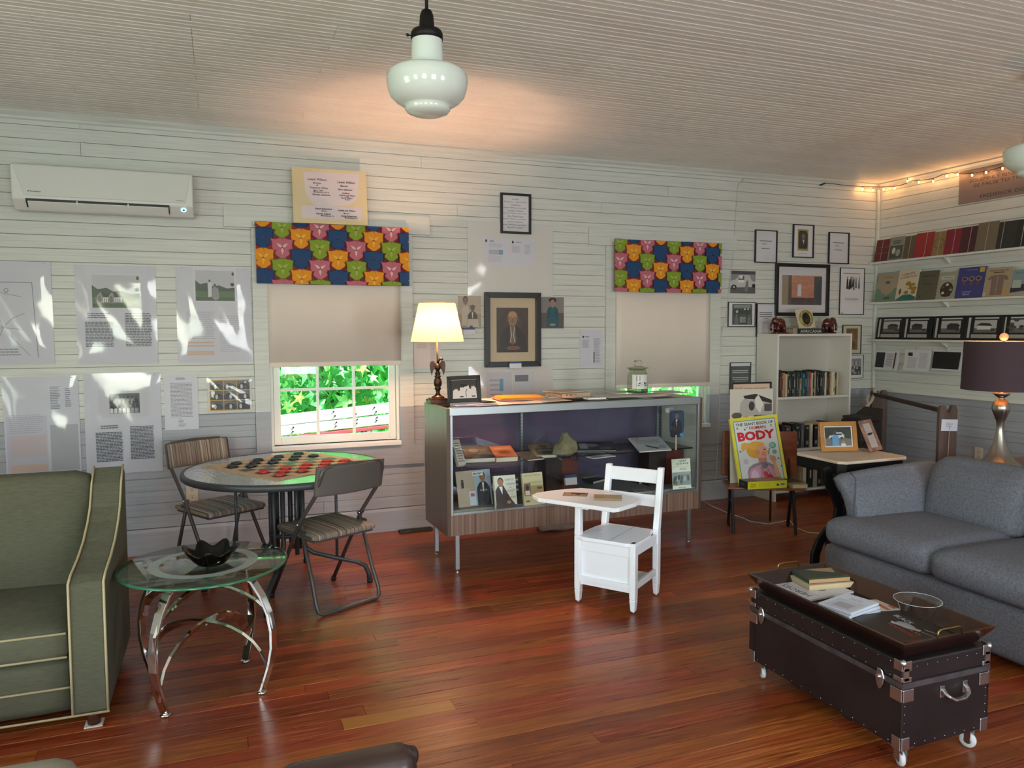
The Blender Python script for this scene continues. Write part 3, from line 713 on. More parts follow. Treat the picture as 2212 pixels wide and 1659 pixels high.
# --- two folding chairs
FRM = mat('taupe tube enamel', '4f4a48', .42, .2); FRM2 = mat('dull taupe vinyl', '57524f', .6)
def folding_chair(label, o, F, backm):
    F = Vector((F[0], F[1], 0)).normalized(); rz = math.atan2(F.y, F.x)+pi/2
    t = T('folding_chair', label, 'chair', (o[0], o[1], 0), (0, 0, rz))   # forward is local -Y
    w_ = .19
    pts = [(-w_-.004, -.225, .012), (-w_, .075, .46), (-w_+.004, .225, .62), (-w_+.004, .262, .70), (-w_+.012, .275, .745), (-w_+.035, .278, .762), (0, .295, .768), (w_-.035, .278, .762), (w_-.012, .275, .745), (w_-.004, .262, .70), (w_-.004, .225, .62), (w_, .075, .46), (w_+.004, -.225, .012)]
    ff_ = MB().tube(pts, .0105, 10).build('front_frame', FRM, t)
    u = [(-.178, .06, .45), (-.184, .17, .16), (-.19, .212, .06), (-.185, .223, .022), (-.165, .228, .011), (0, .23, .011), (.165, .228, .011), (.185, .223, .022), (.19, .212, .06), (.184, .17, .16), (.178, .06, .45)]
    MB().tube(u, .0105, 10).build('rear_frame', FRM, t)
    for s in (-1, 1):
        MB().lathe([(.014, 0), (.014, .02), (.011, .022)], 10).build('foot_cap', mat('black rubber', '141414', .6), ff_, loc=(s*(w_+.004), -.225, 0))
        MB().box(s*.186-.002, s*.186+.002, .03, .12, .40, .418).build('hinge_link', FRM, t)
        MB().tube([(s*.172, .065, .445), (s*.205, .065, .445)], .007, 8).build('pivot', CHROME, t)
    MB().puff((0, .01, .392), (.375, .385, .035), .016, (0, 0, .008), 12).build('seat', STRIPE, t)
    MB().box(-.178, .178, -.17, .19, .366, .377).build('seat_pan', FRM, t, bevel=.004)
    def curve(q, p): return Vector((q.x, q.y-.035*(p.x*p.x)+.014*p.z, q.z))
    MB().puff((0, .272, .690), (.395, .022, .145), .011, (0, 0, 0), 14, warp=curve).build('backrest', STRIPE, t)
    MB().puff((0, .2865, .690), (.405, .012, .152), .006, (0, 0, 0), 14, warp=curve).build('back_shell', FRM2, t)
    return t
folding_chair('striped folding chair in front of the patio table, back to the camera', (.495, -1.232), (-.425, .905), 0)
folding_chair('striped folding chair behind the patio table, facing the camera', (-.02, -.53), (.5, -.866), 1)
# --- white school chair with tablet arm
WH = mat('white furniture paint', 'f3f7ff', .35)
def Lc(P): return Vector(P)
t = T('school_chair', 'white painted wooden school chair with writing tablet arm', 'chair', (1.952, -1.818, 0), (0, 0, D2(-53.1)))
Wi = Matrix.LocRotScale(Vector((1.952, -1.818, 0)), Euler((0, 0, D2(-53.1))), None).inverted()
def sq(a, b): # tapered square post from a to b : (x,y,z,halfwidth)
    q = MB(); v = []
    for x, y, z, hx, hy in (a, b): v += [(x-hx, y-hy, z), (x+hx, y-hy, z), (x+hx, y+hy, z), (x-hx, y+hy, z)]
    return q.add(v, [(3, 2, 1, 0), (4, 5, 6, 7), (0, 1, 5, 4), (1, 2, 6, 5), (2, 3, 7, 6), (3, 0, 4, 7)])
def post(x, y0, z1, y1=None, lean=0):
    q = sq((x, y0, .008, .012, .015), (x, y0, .07, .0165, .020)); r = sq((x, y0, .07, .0165, .020), (x, y0+lean*.0, .36, .0165, .0215))
    q.add(r.v, r.f)
    if z1 > .36: s = sq((x, y0, .36, .0165, .0215), (x, y0+lean, z1, .0165, .015)); q.add(s.v, s.f)
    return q
for nm, x, y0, z1, ln in (('front_leg', -.156, -.155, .53, 0), ('front_leg', .156, -.155, .335, 0), ('back_post', -.150, .155, .685, .055), ('back_post', .156, .155, .69, .055)):
    lg_ = post(x, y0, z1, lean=ln).build(nm, WH, t, bevel=.005)
    MB().lathe([(.010, 0), (.012, .004), (.006, .010)], 12).build('glide', STEEL, lg_, loc=(x, y0, 0))
q = MB()
seat = [(-.165, -.175), (-.12, -.185), (.12, -.185), (.165, -.17), (.175, -.12), (.175, .02), (.15, .09), (.135, .155), (-.135, .155), (-.16, .06), (-.168, -.05)]
st_ = MB().prism(seat, .338, .360).build('seat', WH, t, bevel=.006, seg=3)
MB().box(.030, .0325, -.186, .15, .3600, .3608).build('seat_seam', mat('seam', '8d8f94', .8), st_)
for z0, z1, y_, th in ((.285, .338, -.158, .011), (.12, .145, -.158, .011)): MB().box(-.145, .145, y_-th, y_+th, z0, z1).build('front_rail', WH, t, bevel=.002)
MB().box(-.145, .145, -.154, -.146, .145, .285).build('front_panel', WH, t)
MB().box(-.145, .145, -.16, .15, .10, .118).build('book_shelf', WH, t)
for s in (-.156, .156):
    MB().box(s-.009, s+.009, -.14, .14, .29, .338).build('side_rail', WH, t, bevel=.002)
    MB().box(s-.009, s+.009, -.14, .14, .115, .15).build('side_rail', WH, t, bevel=.002)
for z0, z1, yy in ((.60, .675, .203), (.475, .54, .183)): MB().box(-.136, .142, yy-.008, yy+.008, z0, z1).build('back_slat', WH, t, bevel=.004)
zt = .548; tp = [Wi @ WZ(px, py, zt) for px, py in ((1150, 1069), (1158, 1064), (1200, 1058), (1255, 1053.5), (1303, 1058), (1345, 1067), (1380, 1076), (1384, 1080), (1374, 1086), (1338, 1097), (1325, 1098.5), (1297, 1094.5), (1230, 1085), (1162, 1076))]
MB().prism([(p.x, p.y) for p in tp][::-1], zt-.022, zt).build('writing_tablet', WH, t, bevel=.005, seg=3)
MB().prism([(-.10, .50), (-.16, .50), (-.21, .527), (-.05, .527)], -.163, -.148, ax='y').build('tablet_bracket', WH, t)
# book and picture on the tablet
P = WZ(1308, 1075, zt+.001)
BOOK_TAB = (P, zt)
# --- glass display case
cr = math.atan2(.063, 1.803)
t = T('display_case', 'long walnut laminate display case with glass front on steel legs', 'display case', (1.213, -1.108, 0), (0, 0, cr))
CASE = t; CW, CD, CZ0, CZ1 = 1.80, .45, .227, .983
Ci = Matrix.LocRotScale(Vector((1.213, -1.108, 0)), Euler((0, 0, cr)), None).inverted()
PURP = mat('purple felt panel', '5b5470', .95, noise=(3, '514a66')); CWH = mat('case interior white', 'c9cdca', .5)
MB().box(0, .022, 0, CD, CZ0, CZ1-.002).build('side_panel', LAMINSIDE, t)
MB().box(CW-.022, CW, 0, CD, CZ0, CZ1-.002).build('side_panel', LAMINSIDE, t)
MB().box(CW-.026, CW-.0225, .02, CD-.01, .375, CZ1-.03).build('side_liner', CWH, t)
MB().box(.0225, .026, .02, CD-.01, .375, CZ1-.03).build('side_liner', PURP, t)
MB().box(.022, CW-.022, .0, .02, CZ0, .352).build('front_panel', LAMIN, t)
MB().box(.022, CW-.022, .02, CD, CZ0, CZ0+.015).build('bottom_panel', LAMINSIDE, t)
MB().box(.022, CW-.022, .02, CD-.012, .362, .375).build('deck', mat('grey deck laminate', '8f8f8d', .4), t)
MB().box(.022, CW-.022, CD-.012, CD, CZ0, CZ1-.02).build('back_panel', PURP, t)
f = MB()
f.box(.022, .036, -.004, .016, .35, CZ1).box(CW-.036, CW-.022, -.004, .016, .35, CZ1).box(.036, CW-.036, -.004, .016, .35, .364)
f.build('front_frame', ALU, t, bevel=.001)
MB().box(.018, CW-.018, -.006, .03, .938, .985).build('top_rail', ALU, t, bevel=.003)
MB().box(.018, CW-.018, CD-.02, CD, .955, .985).build('top_rail', ALU, t, bevel=.002)
MB().box(.036, CW-.036, .003, .008, .364, .938).build('front_glass', CASEG, t)
MB().box(.02, CW-.02, .03, CD-.02, .978, .984).build('top_glass', CASEG, t)
for x in (.655, CW-.075): 
    MB().box(x, x+.016, CD-.026, CD-.0125, .375, .955).build('shelf_standard', ALU, t)
    for k in range(26): MB().box(x+.006, x+.010, CD-.0268, CD-.0262, .39+k*.022, .40+k*.022).build('slot', mat('dark slot', '222426', .8), t)
MB().box(.03, CW-.03, .06, CD-.03, .630, .637).build('glass_shelf', pane_mat('shelf glass', '8a9a96', 1.6), t)
MB().box(.03, CW-.03, .057, .060, .629, .638).build('shelf_edge', mat('shelf dark edge', '22272a', .3), t)
for x, y in ((.065, .02), (.065, CD-.02), (CW-.085, .02), (CW-.085, CD-.02)):
    l = MB().box(x-.012, x+.012, y-.012, y+.012, .02, CZ0).build('leg', ALU, t, bevel=.002)
    MB().lathe([(.014, 0), (.014, .006), (.006, .010), (.006, .022)], 12).build('glide', CHROME, l, loc=(x, y, 0))
# --- bookcase
bx0, bx1, byf, bzt = 4.271, 5.06, -.279, 1.378
t = T('bookcase', 'white laminate bookcase standing in the corner beneath framed pictures', 'bookcase', ((bx0+bx1)/2, -.14, 0)); o_ = Vector(((bx0+bx1)/2, -.14, 0))
BW = mat('white laminate', 'dcdad2', .45); hw = (bx1-bx0)/2; yb_, yf_ = .118, byf+.14
for s in (-1, 1): MB().box(s*hw-(.018 if s > 0 else 0), s*hw+(0 if s > 0 else .018), yf_, yb_, 0, bzt).build('side_panel', BW, t, bevel=.001)
MB().box(-hw, hw, yf_, yb_, bzt, bzt+.02).build('top_panel', BW, t, bevel=.001)
BSH = [WY(1760, 853, byf).z-.01, .435, .09]
for z in BSH: MB().box(-hw+.018, hw-.018, yf_+.003, yb_-.01, z-.018, z).build('shelf', BW, t)
MB().box(-hw+.018, hw-.018, yb_-.008, yb_, 0, bzt).build('back_panel', mat('bookcase back', 'cbc8c0', .6), t)
# --- school desk with white top
zt = .66; A_, B_, C_2, D_ = WZ(1713, 976, zt), WZ(1817, 998, zt), WZ(1968, 986, zt), WZ(1866, 972, zt)
cc = Vector(((3.371+3.90)/2, -1.72, 0)); IRON = mat('black cast iron', '1b1c1e', .5, .6, bump=(40, .2))
t = T('school_desk', 'old school desk with worn white top and black iron leg beside the sofa', 'desk', cc)
OFFW = mat('worn cream top', 'd8cdbd', .5, noise=(4, 'c2a98f'))
cut = .035; hx, hy = .268, .205
MB().prism([(-hx+cut, -hy), (hx-cut, -hy), (hx, -hy+cut), (hx, hy-cut), (hx-cut, hy), (-hx+cut, hy), (-hx, hy-cut), (-hx, -hy+cut)], zt-.018, zt).build('desktop', OFFW, t, bevel=.005, seg=3)
MB().prism([(-hx+.05, -hy+.012), (hx-.05, -hy+.012), (hx-.012, -hy+.05), (hx-.012, hy-.02), (-hx+.012, hy-.02), (-hx+.012, -hy+.05)], zt-.085, zt-.018).build('book_box', IRON, t, bevel=.003)
for yy, dx_ in ((-1.86, 0), (-1.62, .34)):
    pr = [(q_.x-cc.x+dx_, yy-cc.y, max(.006, q_.z)) for q_ in (WY(px-27, py, -1.86) for px, py in ((1812, 1010), (1816, 1040), (1830, 1068), (1839, 1095), (1835, 1120), (1815, 1146), (1797, 1170), (1788, 1196), (1786, 1225)))]
    MB().bar(pr, .028, .058, up=(1, 0, .3)).build('iron_leg', IRON, t, bevel=.008)
    MB().bar([(pr[0][0]+.14, yy-cc.y, zt-.085), (pr[3][0]+.05, yy-cc.y, .44), pr[3]], .026, .035, up=(1, 0, 0)).build('iron_brace', IRON, t, bevel=.006)
    MB().bar([pr[5], (pr[5][0]+.06, yy-cc.y, .12), (pr[5][0]+.13, yy-cc.y, .006)], .026, .035, up=(0, 0, 1)).build('iron_foot', IRON, t, bevel=.006)
q_ = pr[3]; MB().tube([(q_[0]-.34, -1.86-cc.y, q_[2]), (q_[0], -1.62-cc.y, q_[2])], .012, 8).build('stretcher', IRON, t)
# --- old school bench
VAR = mat('varnished bench wood', '8a4a2c', .3, noise=(3, '6a3420'), stretch=(1, 8, 8))
u_ = (Vector((.372, -.20, 0))).normalized(); vv = Vector((.107, .234, 0)).normalized()
f1, f2, b1 = Vector((3.346, -.976, 0)), Vector((3.719, -1.176, 0)), Vector((3.453, -.742, 0))
bo = (f1+f2)/2+(b1-f1)/2; rzb = math.atan2(u_.y, u_.x)
t = T('school_bench', 'varnished wooden school bench seat on black cast iron legs', 'bench', bo, (0, 0, rzb)); BENCH = t
Bi = Matrix.LocRotScale(bo, Euler((0, 0, rzb)), None).inverted()
L_ = (f2-f1).length/2; dd = .125; SEATZ = .335
for s in (-1, 1):
    x = s*L_
    MB().bar([(x, -.03, SEATZ-.02), (x, -.045, .22), (x, -dd, .005)], .03, .018, up=(1, 0, 0)).build('iron_leg', IRON, t, bevel=.004)
    MB().bar([(x, .05, SEATZ-.02), (x, .05, .22), (x, dd, .005)], .03, .018, up=(1, 0, 0)).build('iron_leg', IRON, t, bevel=.004)
    q = MB()
    for i in range(16):
        a = 2*pi*i/16; b_ = 2*pi*(i+1)/16
        for r1, r2 in ((.035, .055),): q.add([(x-.007, r1*cos(a), .255+r1*sin(a)), (x-.007, r2*cos(a), .255+r2*sin(a)), (x-.007, r2*cos(b_), .255+r2*sin(b_)), (x-.007, r1*cos(b_), .255+r1*sin(b_)), (x+.007, r1*cos(a), .255+r1*sin(a)), (x+.007, r2*cos(a), .255+r2*sin(a)), (x+.007, r2*cos(b_), .255+r2*sin(b_)), (x+.007, r1*cos(b_), .255+r1*sin(b_))], [(0, 1, 2, 3), (7, 6, 5, 4), (1, 5, 6, 2), (0, 3, 7, 4)])
    q.build('iron_scroll', IRON, t)
    MB().bar([(x, .05, SEATZ-.03), (x, .115, SEATZ+.02), (x, .15, SEATZ+.16)], .03, .015, up=(1, 0, 0)).build('back_bracket', IRON, t, bevel=.003)
MB().box(-.26, .27, -.155, .12, SEATZ-.016, SEATZ).build('seat', VAR, t, bevel=.006, seg=3)
MB().box(-.26, .27, .135, .153, SEATZ+.03, SEATZ+.36).build('backrest', VAR, t, bevel=.006, seg=3)
# --- travelling trunk on castors
tx, ty = (2.012+2.40)/2, (-3.587-2.826)/2; tw, tl = .388, .752
t = T('travel_trunk', 'black travelling trunk with silver hardware on castors', 'trunk', (tx, ty, 0))
BK = mat('black trunk fibre', '161012', .42, noise=(5, '231c1e'), bump=(50, .25)); ZB_, ZS, ZL = .078, .288, .368
hx, hy = tw/2, tl/2
MB().box(-hx, hx, -hy, hy, ZB_, ZS-.006).build('trunk_body', BK, t, bevel=.004)
MB().box(-hx, hx, -hy, hy, ZS+.012, ZL).build('trunk_lid', BK, t, bevel=.006)
STRIP = mat('worn metal strip', '77767c', .4, .8, noise=(20, '5a595f'))
MB().box(-hx-.003, hx+.003, -hy-.003, hy+.003, ZS-.006, ZS+.012).build('valance_strip', STRIP, t)
for sx in (-1, 1):
    for sy in (-1, 1):
        X = Matrix.Translation((sx*hx, sy*hy, 0))
        for (a, c, wd) in ((ZL-.030, ZL+.004, .034), (ZS+.014, ZS+.03, .034), (ZS-.052, ZS-.010, .046), (ZB_-.004, ZB_+.04, .034)):
            th = .004; q = MB()
            q.box(-sx*wd if sx > 0 else 0, 0 if sx > 0 else wd, -th if sy < 0 else 0, 0 if sy < 0 else th, a, c, X)
            q.box(-th if sx < 0 else 0, 0 if sx < 0 else th, -wd if sy > 0 else 0, 0 if sy > 0 else wd, a, c, X)
            q.build('corner_clamp', ZINC, t, bevel=.003)
        MB().box(-sx*.022 if sx > 0 else 0, 0 if sx > 0 else .022, -.003, .003, ZS+.02, ZL-.02, Matrix.Translation((sx*hx, sy*(hy+.001), 0))).build('corner_plate', ZINC, t)
        MB().ball((sx*(hx-.002), sy*(hy-.002), ZL-.002), .012, 10).build('corner_cap', ZINC, t)
        MB().box(-.003 if sx < 0 else -.001, .001 if sx < 0 else .003, -.03 if sy > 0 else 0, 0 if sy > 0 else .03, ZB_+.03, ZS-.05, Matrix.Translation((sx*hx, sy*hy, 0))).build('edge_strip', BK, t)
        # castor
        cx2, cy2 = sx*(hx-.04), sy*(hy-.035)
        cp_ = MB().box(cx2-.03, cx2+.03, cy2-.025, cy2+.025, ZB_-.008, ZB_).build('castor', ZINC, t)
        MB().box(cx2-.012, cx2-.009, cy2-.016, cy2+.016, .022, ZB_-.006).box(cx2+.009, cx2+.012, cy2-.016, cy2+.016, .022, ZB_-.006).build('castor_fork', ZINC, cp_)
        w_ = MB().lathe([(.010, -.008), (.024, -.008), (.0265, -.004), (.0265, .004), (.024, .008), (.010, .008), (.010, -.008)], 24, caps=False).build('castor_wheel', mat('white castor rubber', 'c9cdd0', .4), cp_, loc=(cx2, cy2, .0275), rot=(0, D2(90), D2(25*sx)))
        MB().lathe([(.010, -.0092), (.015, -.007), (.015, .007), (.010, .0092)], 12).build('castor_hub', ZINC, cp_, loc=(cx2, cy2, .0275), rot=(0, D2(90), D2(25*sx)))
riv = MB()
for sx in (-1,):
    for k in range(14):
        y = -hy+.05+(tl-.1)*k/13
        for z in (ZL-.012, ZS+.022, ZB_+.012): riv.ball((sx*hx, y, z), .0019, 6)
for k in range(7):
    x = -hx+.06+(tw-.12)*k/6
    for z in (ZL-.02, ZB_+.012): riv.ball((x, -hy, z), .0019, 6)
for k in range(5):
    for x in (-hx+.012, hx-.012): riv.ball((x, -hy, ZB_+.06+k*.028), .0019, 6)
r = riv.build('rivets', ZINC, t); r['kind'] = 'stuff'
for y in (-hy+.085, hy-.075):
    X = Matrix.Translation((-hx-.003, y, ZS)) @ Matrix.Rotation(D2(-90), 4, 'Y')
    q = MB()
    for k in range(3):
        pass
    q.prism([(.0, -.018), (.026, -.009), (.030, 0), (.026, .009), (.0, .018), (-.020, .014), (-.034, .008), (-.042, 0), (-.034, -.008), (-.020, -.014)], 0, .006, Matrix.Translation((-hx-.003, y, ZS)) @ Matrix(((0, 0, -1, 0), (0, 1, 0, 0), (1, 0, 0, 0), (0, 0, 0, 1))))
    q.build('latch', ZINC, t, bevel=.003)
    MB().ball((-hx-.010, y, ZS+.002), .008, 10).build('latch_knob', ZINC, t)
hz = ZS-.045; hh = [(-.05, 0, .01), (-.05, -.012, .0), (-.043, -.022, -.008), (-.02, -.026, -.020), (.02, -.026, -.020), (.043, -.022, -.008), (.05, -.012, 0), (.05, 0, .01)]
MB().bar([(x+.03, -hy+y-.002, hz+z) for x, y, z in hh], .014, .008, up=(0, 0, 1)).build('end_handle', ZINC, t, bevel=.002)
for s in (-1, 1): MB().box(s*.052+.03-.010, s*.052+.03+.010, -hy-.004, -hy, hz-.018, hz+.022).build('handle_plate', ZINC, t, bevel=.001)
for y in (-.13, .13): MB().box(-hx+.02, hx-.02, y-.02, y+.02, ZB_-.018, ZB_).build('batten', BK, t)
# --- tray on the trunk
TR = mat('dark mahogany tray', '2c1713', .25, noise=(3, '1e0f0d'), stretch=(6, 1, 1), coat=.4)
BRASS = mat('brass', '9a8352', .3, 1)
z0, z1 = ZL+.003, .433; ix, iy, ox, oy = hx-.03, hy-.03, hx+.012, hy+.012
t = T('serving_tray', 'dark mahogany serving tray with brass handles on the trunk', 'tray', (tx+.0, ty, z0))
MB().box(-ix, ix, -iy, iy, 0, .008).build('tray_base', TR, t)
q = MB()
def ring(x_, y_, z_): return [(-x_, -y_, z_), (x_, -y_, z_), (x_, y_, z_), (-x_, y_, z_)]
hgt = z1-z0; v = ring(ix, iy, 0)+ring(ox, oy, hgt)+ring(ox-.012, oy-.012, hgt)+ring(ix-.012, iy-.012, .008)
fs = []
for a in range(3):
    for k in range(4): fs.append((a*4+k, a*4+(k+1) % 4, (a+1)*4+(k+1) % 4, (a+1)*4+k))
q.add(v, fs).build('tray_sides', TR, t)
for s in (-1, 1):
    yy = s*(oy-.007)
    MB().tube([(-.055, yy, hgt-.002), (-.053, yy, hgt+.018), (-.042, yy, hgt+.024), (.042, yy, hgt+.024), (.053, yy, hgt+.018), (.055, yy, hgt-.002)], .003, 8).build('brass_handle', BRASS, t)
TRAYZ = z0+.0085; TRAYC = Vector((tx, ty, 0))
# ================================================================ things on the walls
def wallrect(x0, y0, x1, y1, y=-.002):
    a, b = WY(x0, y0, y), WY(x1, y1, y); return (a.x+b.x)/2, (a.z+b.z)/2, b.x-a.x, a.z-b.z
PAPER = mat('paper', 'dcdbe0', .6); CARD = mat('cream card', 'd9c9a0', .7)
FBLK = mat('black frame', '161617', .35); FWOOD = mat('honey oak frame', 'b07a2e', .4, noise=(4, '9a6624'), stretch=(1, 1, 9))
CLIP = mat('clear pin', 'cfd2d6', .3)
def framebars(w_, h, fw, d, m, parent, y=0, bevel=.002):
    q = MB()
    for sgn in (-1, 1):
        q.prism([(-w_/2, sgn*h/2), (w_/2, sgn*h/2), (w_/2-fw, sgn*(h/2-fw)), (-w_/2+fw, sgn*(h/2-fw))][::sgn], y-d, y, ax='y')
        q.prism([(sgn*w_/2, -h/2), (sgn*w_/2, h/2), (sgn*(w_/2-fw), h/2-fw), (sgn*(w_/2-fw), -h/2+fw)][::-sgn], y-d, y, ax='y')
    return q.build('frame', m, parent, bevel=bevel)
def place_wall(side, rect):
    x0, y0, x1, y1 = rect
    if side == 'b': cx, cz, w_, h = wallrect(x0, y0, x1, y1); return Vector((cx, -.0025, cz)), 0, w_, h
    a, b = WX(x0, y0, XR-.002), WX(x1, y1, XR-.002); return Vector((XR-.0025, (a.y+b.y)/2, (a.z+b.z)/2)), D2(-90), a.y-b.y, a.z-b.z
def framed(label, rect, art, fw=.012, d=.018, m=None, side='b', name='framed_picture', glass=True, matc=None, cat='picture', group=None):
    P, rz, w_, h = place_wall(side, rect)
    t = T(name, label, cat, P, (0, 0, rz), group)
    framebars(w_, h, fw, d, m or FBLK, t)
    MB().box(-w_/2+.002, w_/2-.002, -.004, 0, -h/2+.002, h/2-.002).build('backing', PAPER, t)
    iw, ih = w_-2*fw, h-2*fw
    a = Art(iw, ih, 'e4e3e6'); art(a); a.build('print', t, (0, -.0045, 0))
    if glass: MB().box(-iw/2, iw/2, -.0105, -.0095, -ih/2, ih/2).build('glass', PICG, t)
    return t
def sheet(label, rect, art, side='b', name='poster', cat='poster', sleeve=True, bg='c9cad4', d=.003, tilt=0, group=None, m=None, curl=0):
    P, rz, w_, h = place_wall(side, rect)
    t = T(name, label, cat, P, (0, tilt, rz), group)
    MB().box(-w_/2, w_/2, -d, 0, -h/2, h/2).build('sheet', m or PAPER, t)
    a = Art(w_-.004, h-.004, bg); art(a); a.build('print', t, (0, -d-.0003, 0))
    if sleeve:
        n = 14; v = []; q = MB()
        for j in range(n+1):
            for i in range(n+1):
                u, s_ = i/n, j/n; edge = min(u, 1-u, s_, 1-s_)
                v.append(((u-.5)*(w_+.006), -d-.004-.012*min(1, edge*6)*(.35+.65*abs(sin(u*5.1+label.__len__()+s_*3.3)*cos(s_*4.7+u*2.2))), (s_-.5)*(h+.006)))
        q.add(v, [(j*(n+1)+i, j*(n+1)+i+1, (j+1)*(n+1)+i+1, (j+1)*(n+1)+i) for j in range(n) for i in range(n)], sm=True).build('plastic_sleeve', SLEEVE, t)
        for s in (-.42, .42): MB().ball((s*w_, -d-.005, h*.485), .004, 8).build('pin', CLIP, t)
    return t
G = lambda v: (v, v, v)
def landscape(a, x0, y0, x1, y1, house=False, people=False):
    W_ = x1-x0; Hh = y1-y0; X = lambda u: x0+u*W_; Y = lambda v: y0+v*Hh
    a.rect(x0, y0, x1, y1, 'b9bbc0'); a.poly([(X(0), Y(.25)), (X(1), Y(.25)), (X(1), Y(.45)), (X(.8), Y(.42)), (X(.6), Y(.52)), (X(.45), Y(.48)), (X(.3), Y(.6)), (X(.12), Y(.55)), (X(0), Y(.68))], '3c4f3c')
    a.rect(x0, y0, x1, Y(.32), '556b45'); a.rect(x0, y0, x1, Y(.12), '44583a')
    a.ell(X(.94), Y(.55), .05*W_, .06*Hh, '2f3c30'); a.ell(X(.96), Y(.9), .03*W_, .06*Hh, '3b453c')
    if house:
        for u in (.1, .34):
            a.poly([(X(u), Y(.14)), (X(u), Y(.36)), (X(u+.08), Y(.48)), (X(u+.12), Y(.36)), (X(u+.12), Y(.14))], '8d8c86')
            a.poly([(X(u+.08), Y(.48)), (X(u+.12), Y(.34)), (X(u+.3), Y(.30)), (X(u+.22), Y(.42))], '2b2c2e')
            a.rect(X(u+.12), Y(.16), X(u+.28), Y(.31), 'd6d6d2'); a.ell(X(u+.05), Y(.25), .035*W_, .11*Hh, '6c6a62')
            for k in range(3): a.rect(X(u+.145+k*.04), Y(.16), X(u+.158+k*.04), Y(.28), '4a4b4c')
    if people:
        a.ell(X(.36), Y(.66), .025*W_, .045*Hh, '3a3230'); a.poly([(X(.32), Y(.12)), (X(.31), Y(.58)), (X(.36), Y(.62)), (X(.42), Y(.58)), (X(.41), Y(.12))], 'cfcfd4')
        a.ell(X(.49), Y(.52), .03*W_, .05*Hh, '4b4340'); a.poly([(X(.42), Y(.1)), (X(.43), Y(.42)), (X(.49), Y(.48)), (X(.58), Y(.4)), (X(.6), Y(.08)), (X(.5), Y(.02))], '8f8e92')
        a.rect(X(.36), Y(.02), X(.4), Y(.14), '55504e')
def crowd(a, x0, y0, x1, y1, n=14, dark='1d1e20', bg='55565a'):
    W_, Hh = x1-x0, y1-y0; a.rect(x0, y0, x1, y1, bg); r = random.Random(5)
    for row in range(3):
        for i in range(n//2):
            x = x0+W_*(i+.5+.3*(row % 2))/(n/2+.3); y = y1-Hh*(.2+.24*row)
            c = ['26272a', '2a2b2e', 'd9d9da'][row] if r.random() < .7 else '8c8c90'
            a.poly([(x-.055*W_, y-.3*Hh), (x-.05*W_, y-.08*Hh), (x, y-.04*Hh), (x+.05*W_, y-.08*Hh), (x+.055*W_, y-.3*Hh)], c)
            a.ell(x, y, .026*W_, .055*Hh, '3b3330'); a.ell(x, y+.03*Hh, .028*W_, .035*Hh, '111112')
def person(a, cx, y0, h, coat, skin='7a5a48', hair='1b1614', w_=None, shirt=None, hat=None):
    asp = a.h/a.w; w_ = w_ or h*.32*asp; hd = h*.13
    a.poly([(cx-w_, y0), (cx-w_*.95, y0+h*.55), (cx-w_*.6, y0+h*.68), (cx-w_*.25, y0+h*.74), (cx+w_*.25, y0+h*.74), (cx+w_*.6, y0+h*.68), (cx+w_*.95, y0+h*.55), (cx+w_, y0)], coat)
    if shirt: a.poly([(cx-w_*.16, y0+h*.735), (cx+w_*.16, y0+h*.735), (cx+w_*.05, y0+h*.42), (cx-w_*.05, y0+h*.42)], shirt)
    a.rect(cx-w_*.16, y0+h*.70, cx+w_*.16, y0+h*.79, skin)
    a.ell(cx, y0+h*.90, hd*.80*asp*.95, hd*1.12, hair); a.ell(cx, y0+h*.865, hd*.66*asp, hd*.92, skin)
    for s in (-1, 1):
        a.ell(cx+s*hd*.26*asp, y0+h*.885, hd*.12*asp, hd*.07, '20140f'); a.ell(cx+s*hd*.68*asp, y0+h*.86, hd*.10*asp, hd*.2, skin)
    a.line([(cx, y0+h*.88), (cx+hd*.07*asp, y0+h*.845)], .004*a.h*h, '4a3226'); a.rect(cx-hd*.22*asp, y0+h*.812, cx+hd*.22*asp, y0+h*.822, '4a2a22')
    if hat: a.ell(cx, y0+h*.97, hd*1.1*asp, hd*.4, hat)
INKC = '55555c'
# left side display
def p1(a):
    a.rect(.0, .80, .76, .802, '6a6a70'); a.line([(.0, .80), (.76, .80), (.80, .06)], .003, '6a6a70')
    for pts in ([(.1, .75), (.35, .70), (.62, .66)], [(.0, .45), (.2, .44), (.38, .36), (.6, .34)], [(.38, .36), (.5, .25), (.7, .08)], [(.3, .55), (.38, .36), (.3, .2)], [(.1, .3), (.38, .36), (.5, .45), (.66, .5)]): a.line(pts, .003, '8a8a90')
    a.ell(.44, .72, .03, .022, '8a8a90'); a.ell(.44, .72, .02, .014, 'c9cad4'); a.block(.25, .08, .6, .16, 3, '9a9aa0')
sheet('large map sheet in a clear sleeve, partly out of frame at far left', (-70, 562, 119, 786), p1)
def p2(a):
    landscape(a, .2, .57, .8, .91, house=True); a.rect(.2, .905, .8, .91, 'd6d6da')
    a.block(.1, .17, .46, .43, 17, INKC, .55, .06); a.block(.13, .46, .42, .52, 3, INKC, .5, .1); a.block(.6, .17, .94, .52, 21, INKC, .55, .06)
sheet('poster with a picture of two small houses above two text columns', (160, 571, 342, 784), p2)
def p3(a):
    a.rect(.22, .64, .8, 1, 'd4d3da'); landscape(a, .25, .65, .78, .97, people=True)
    a.block(.12, .24, .5, .54, 15, 'aeb0b8', .4, .1); a.block(.56, .1, .86, .5, 18, 'b2b4bb', .35, .1)
    for y_ in (.2, .165, .10, .075): a.rect(.12, y_, .48, y_+.018, 'cfae92')
sheet('poster with a picture of two people standing in a green field', (379, 576, 546, 781), p3)
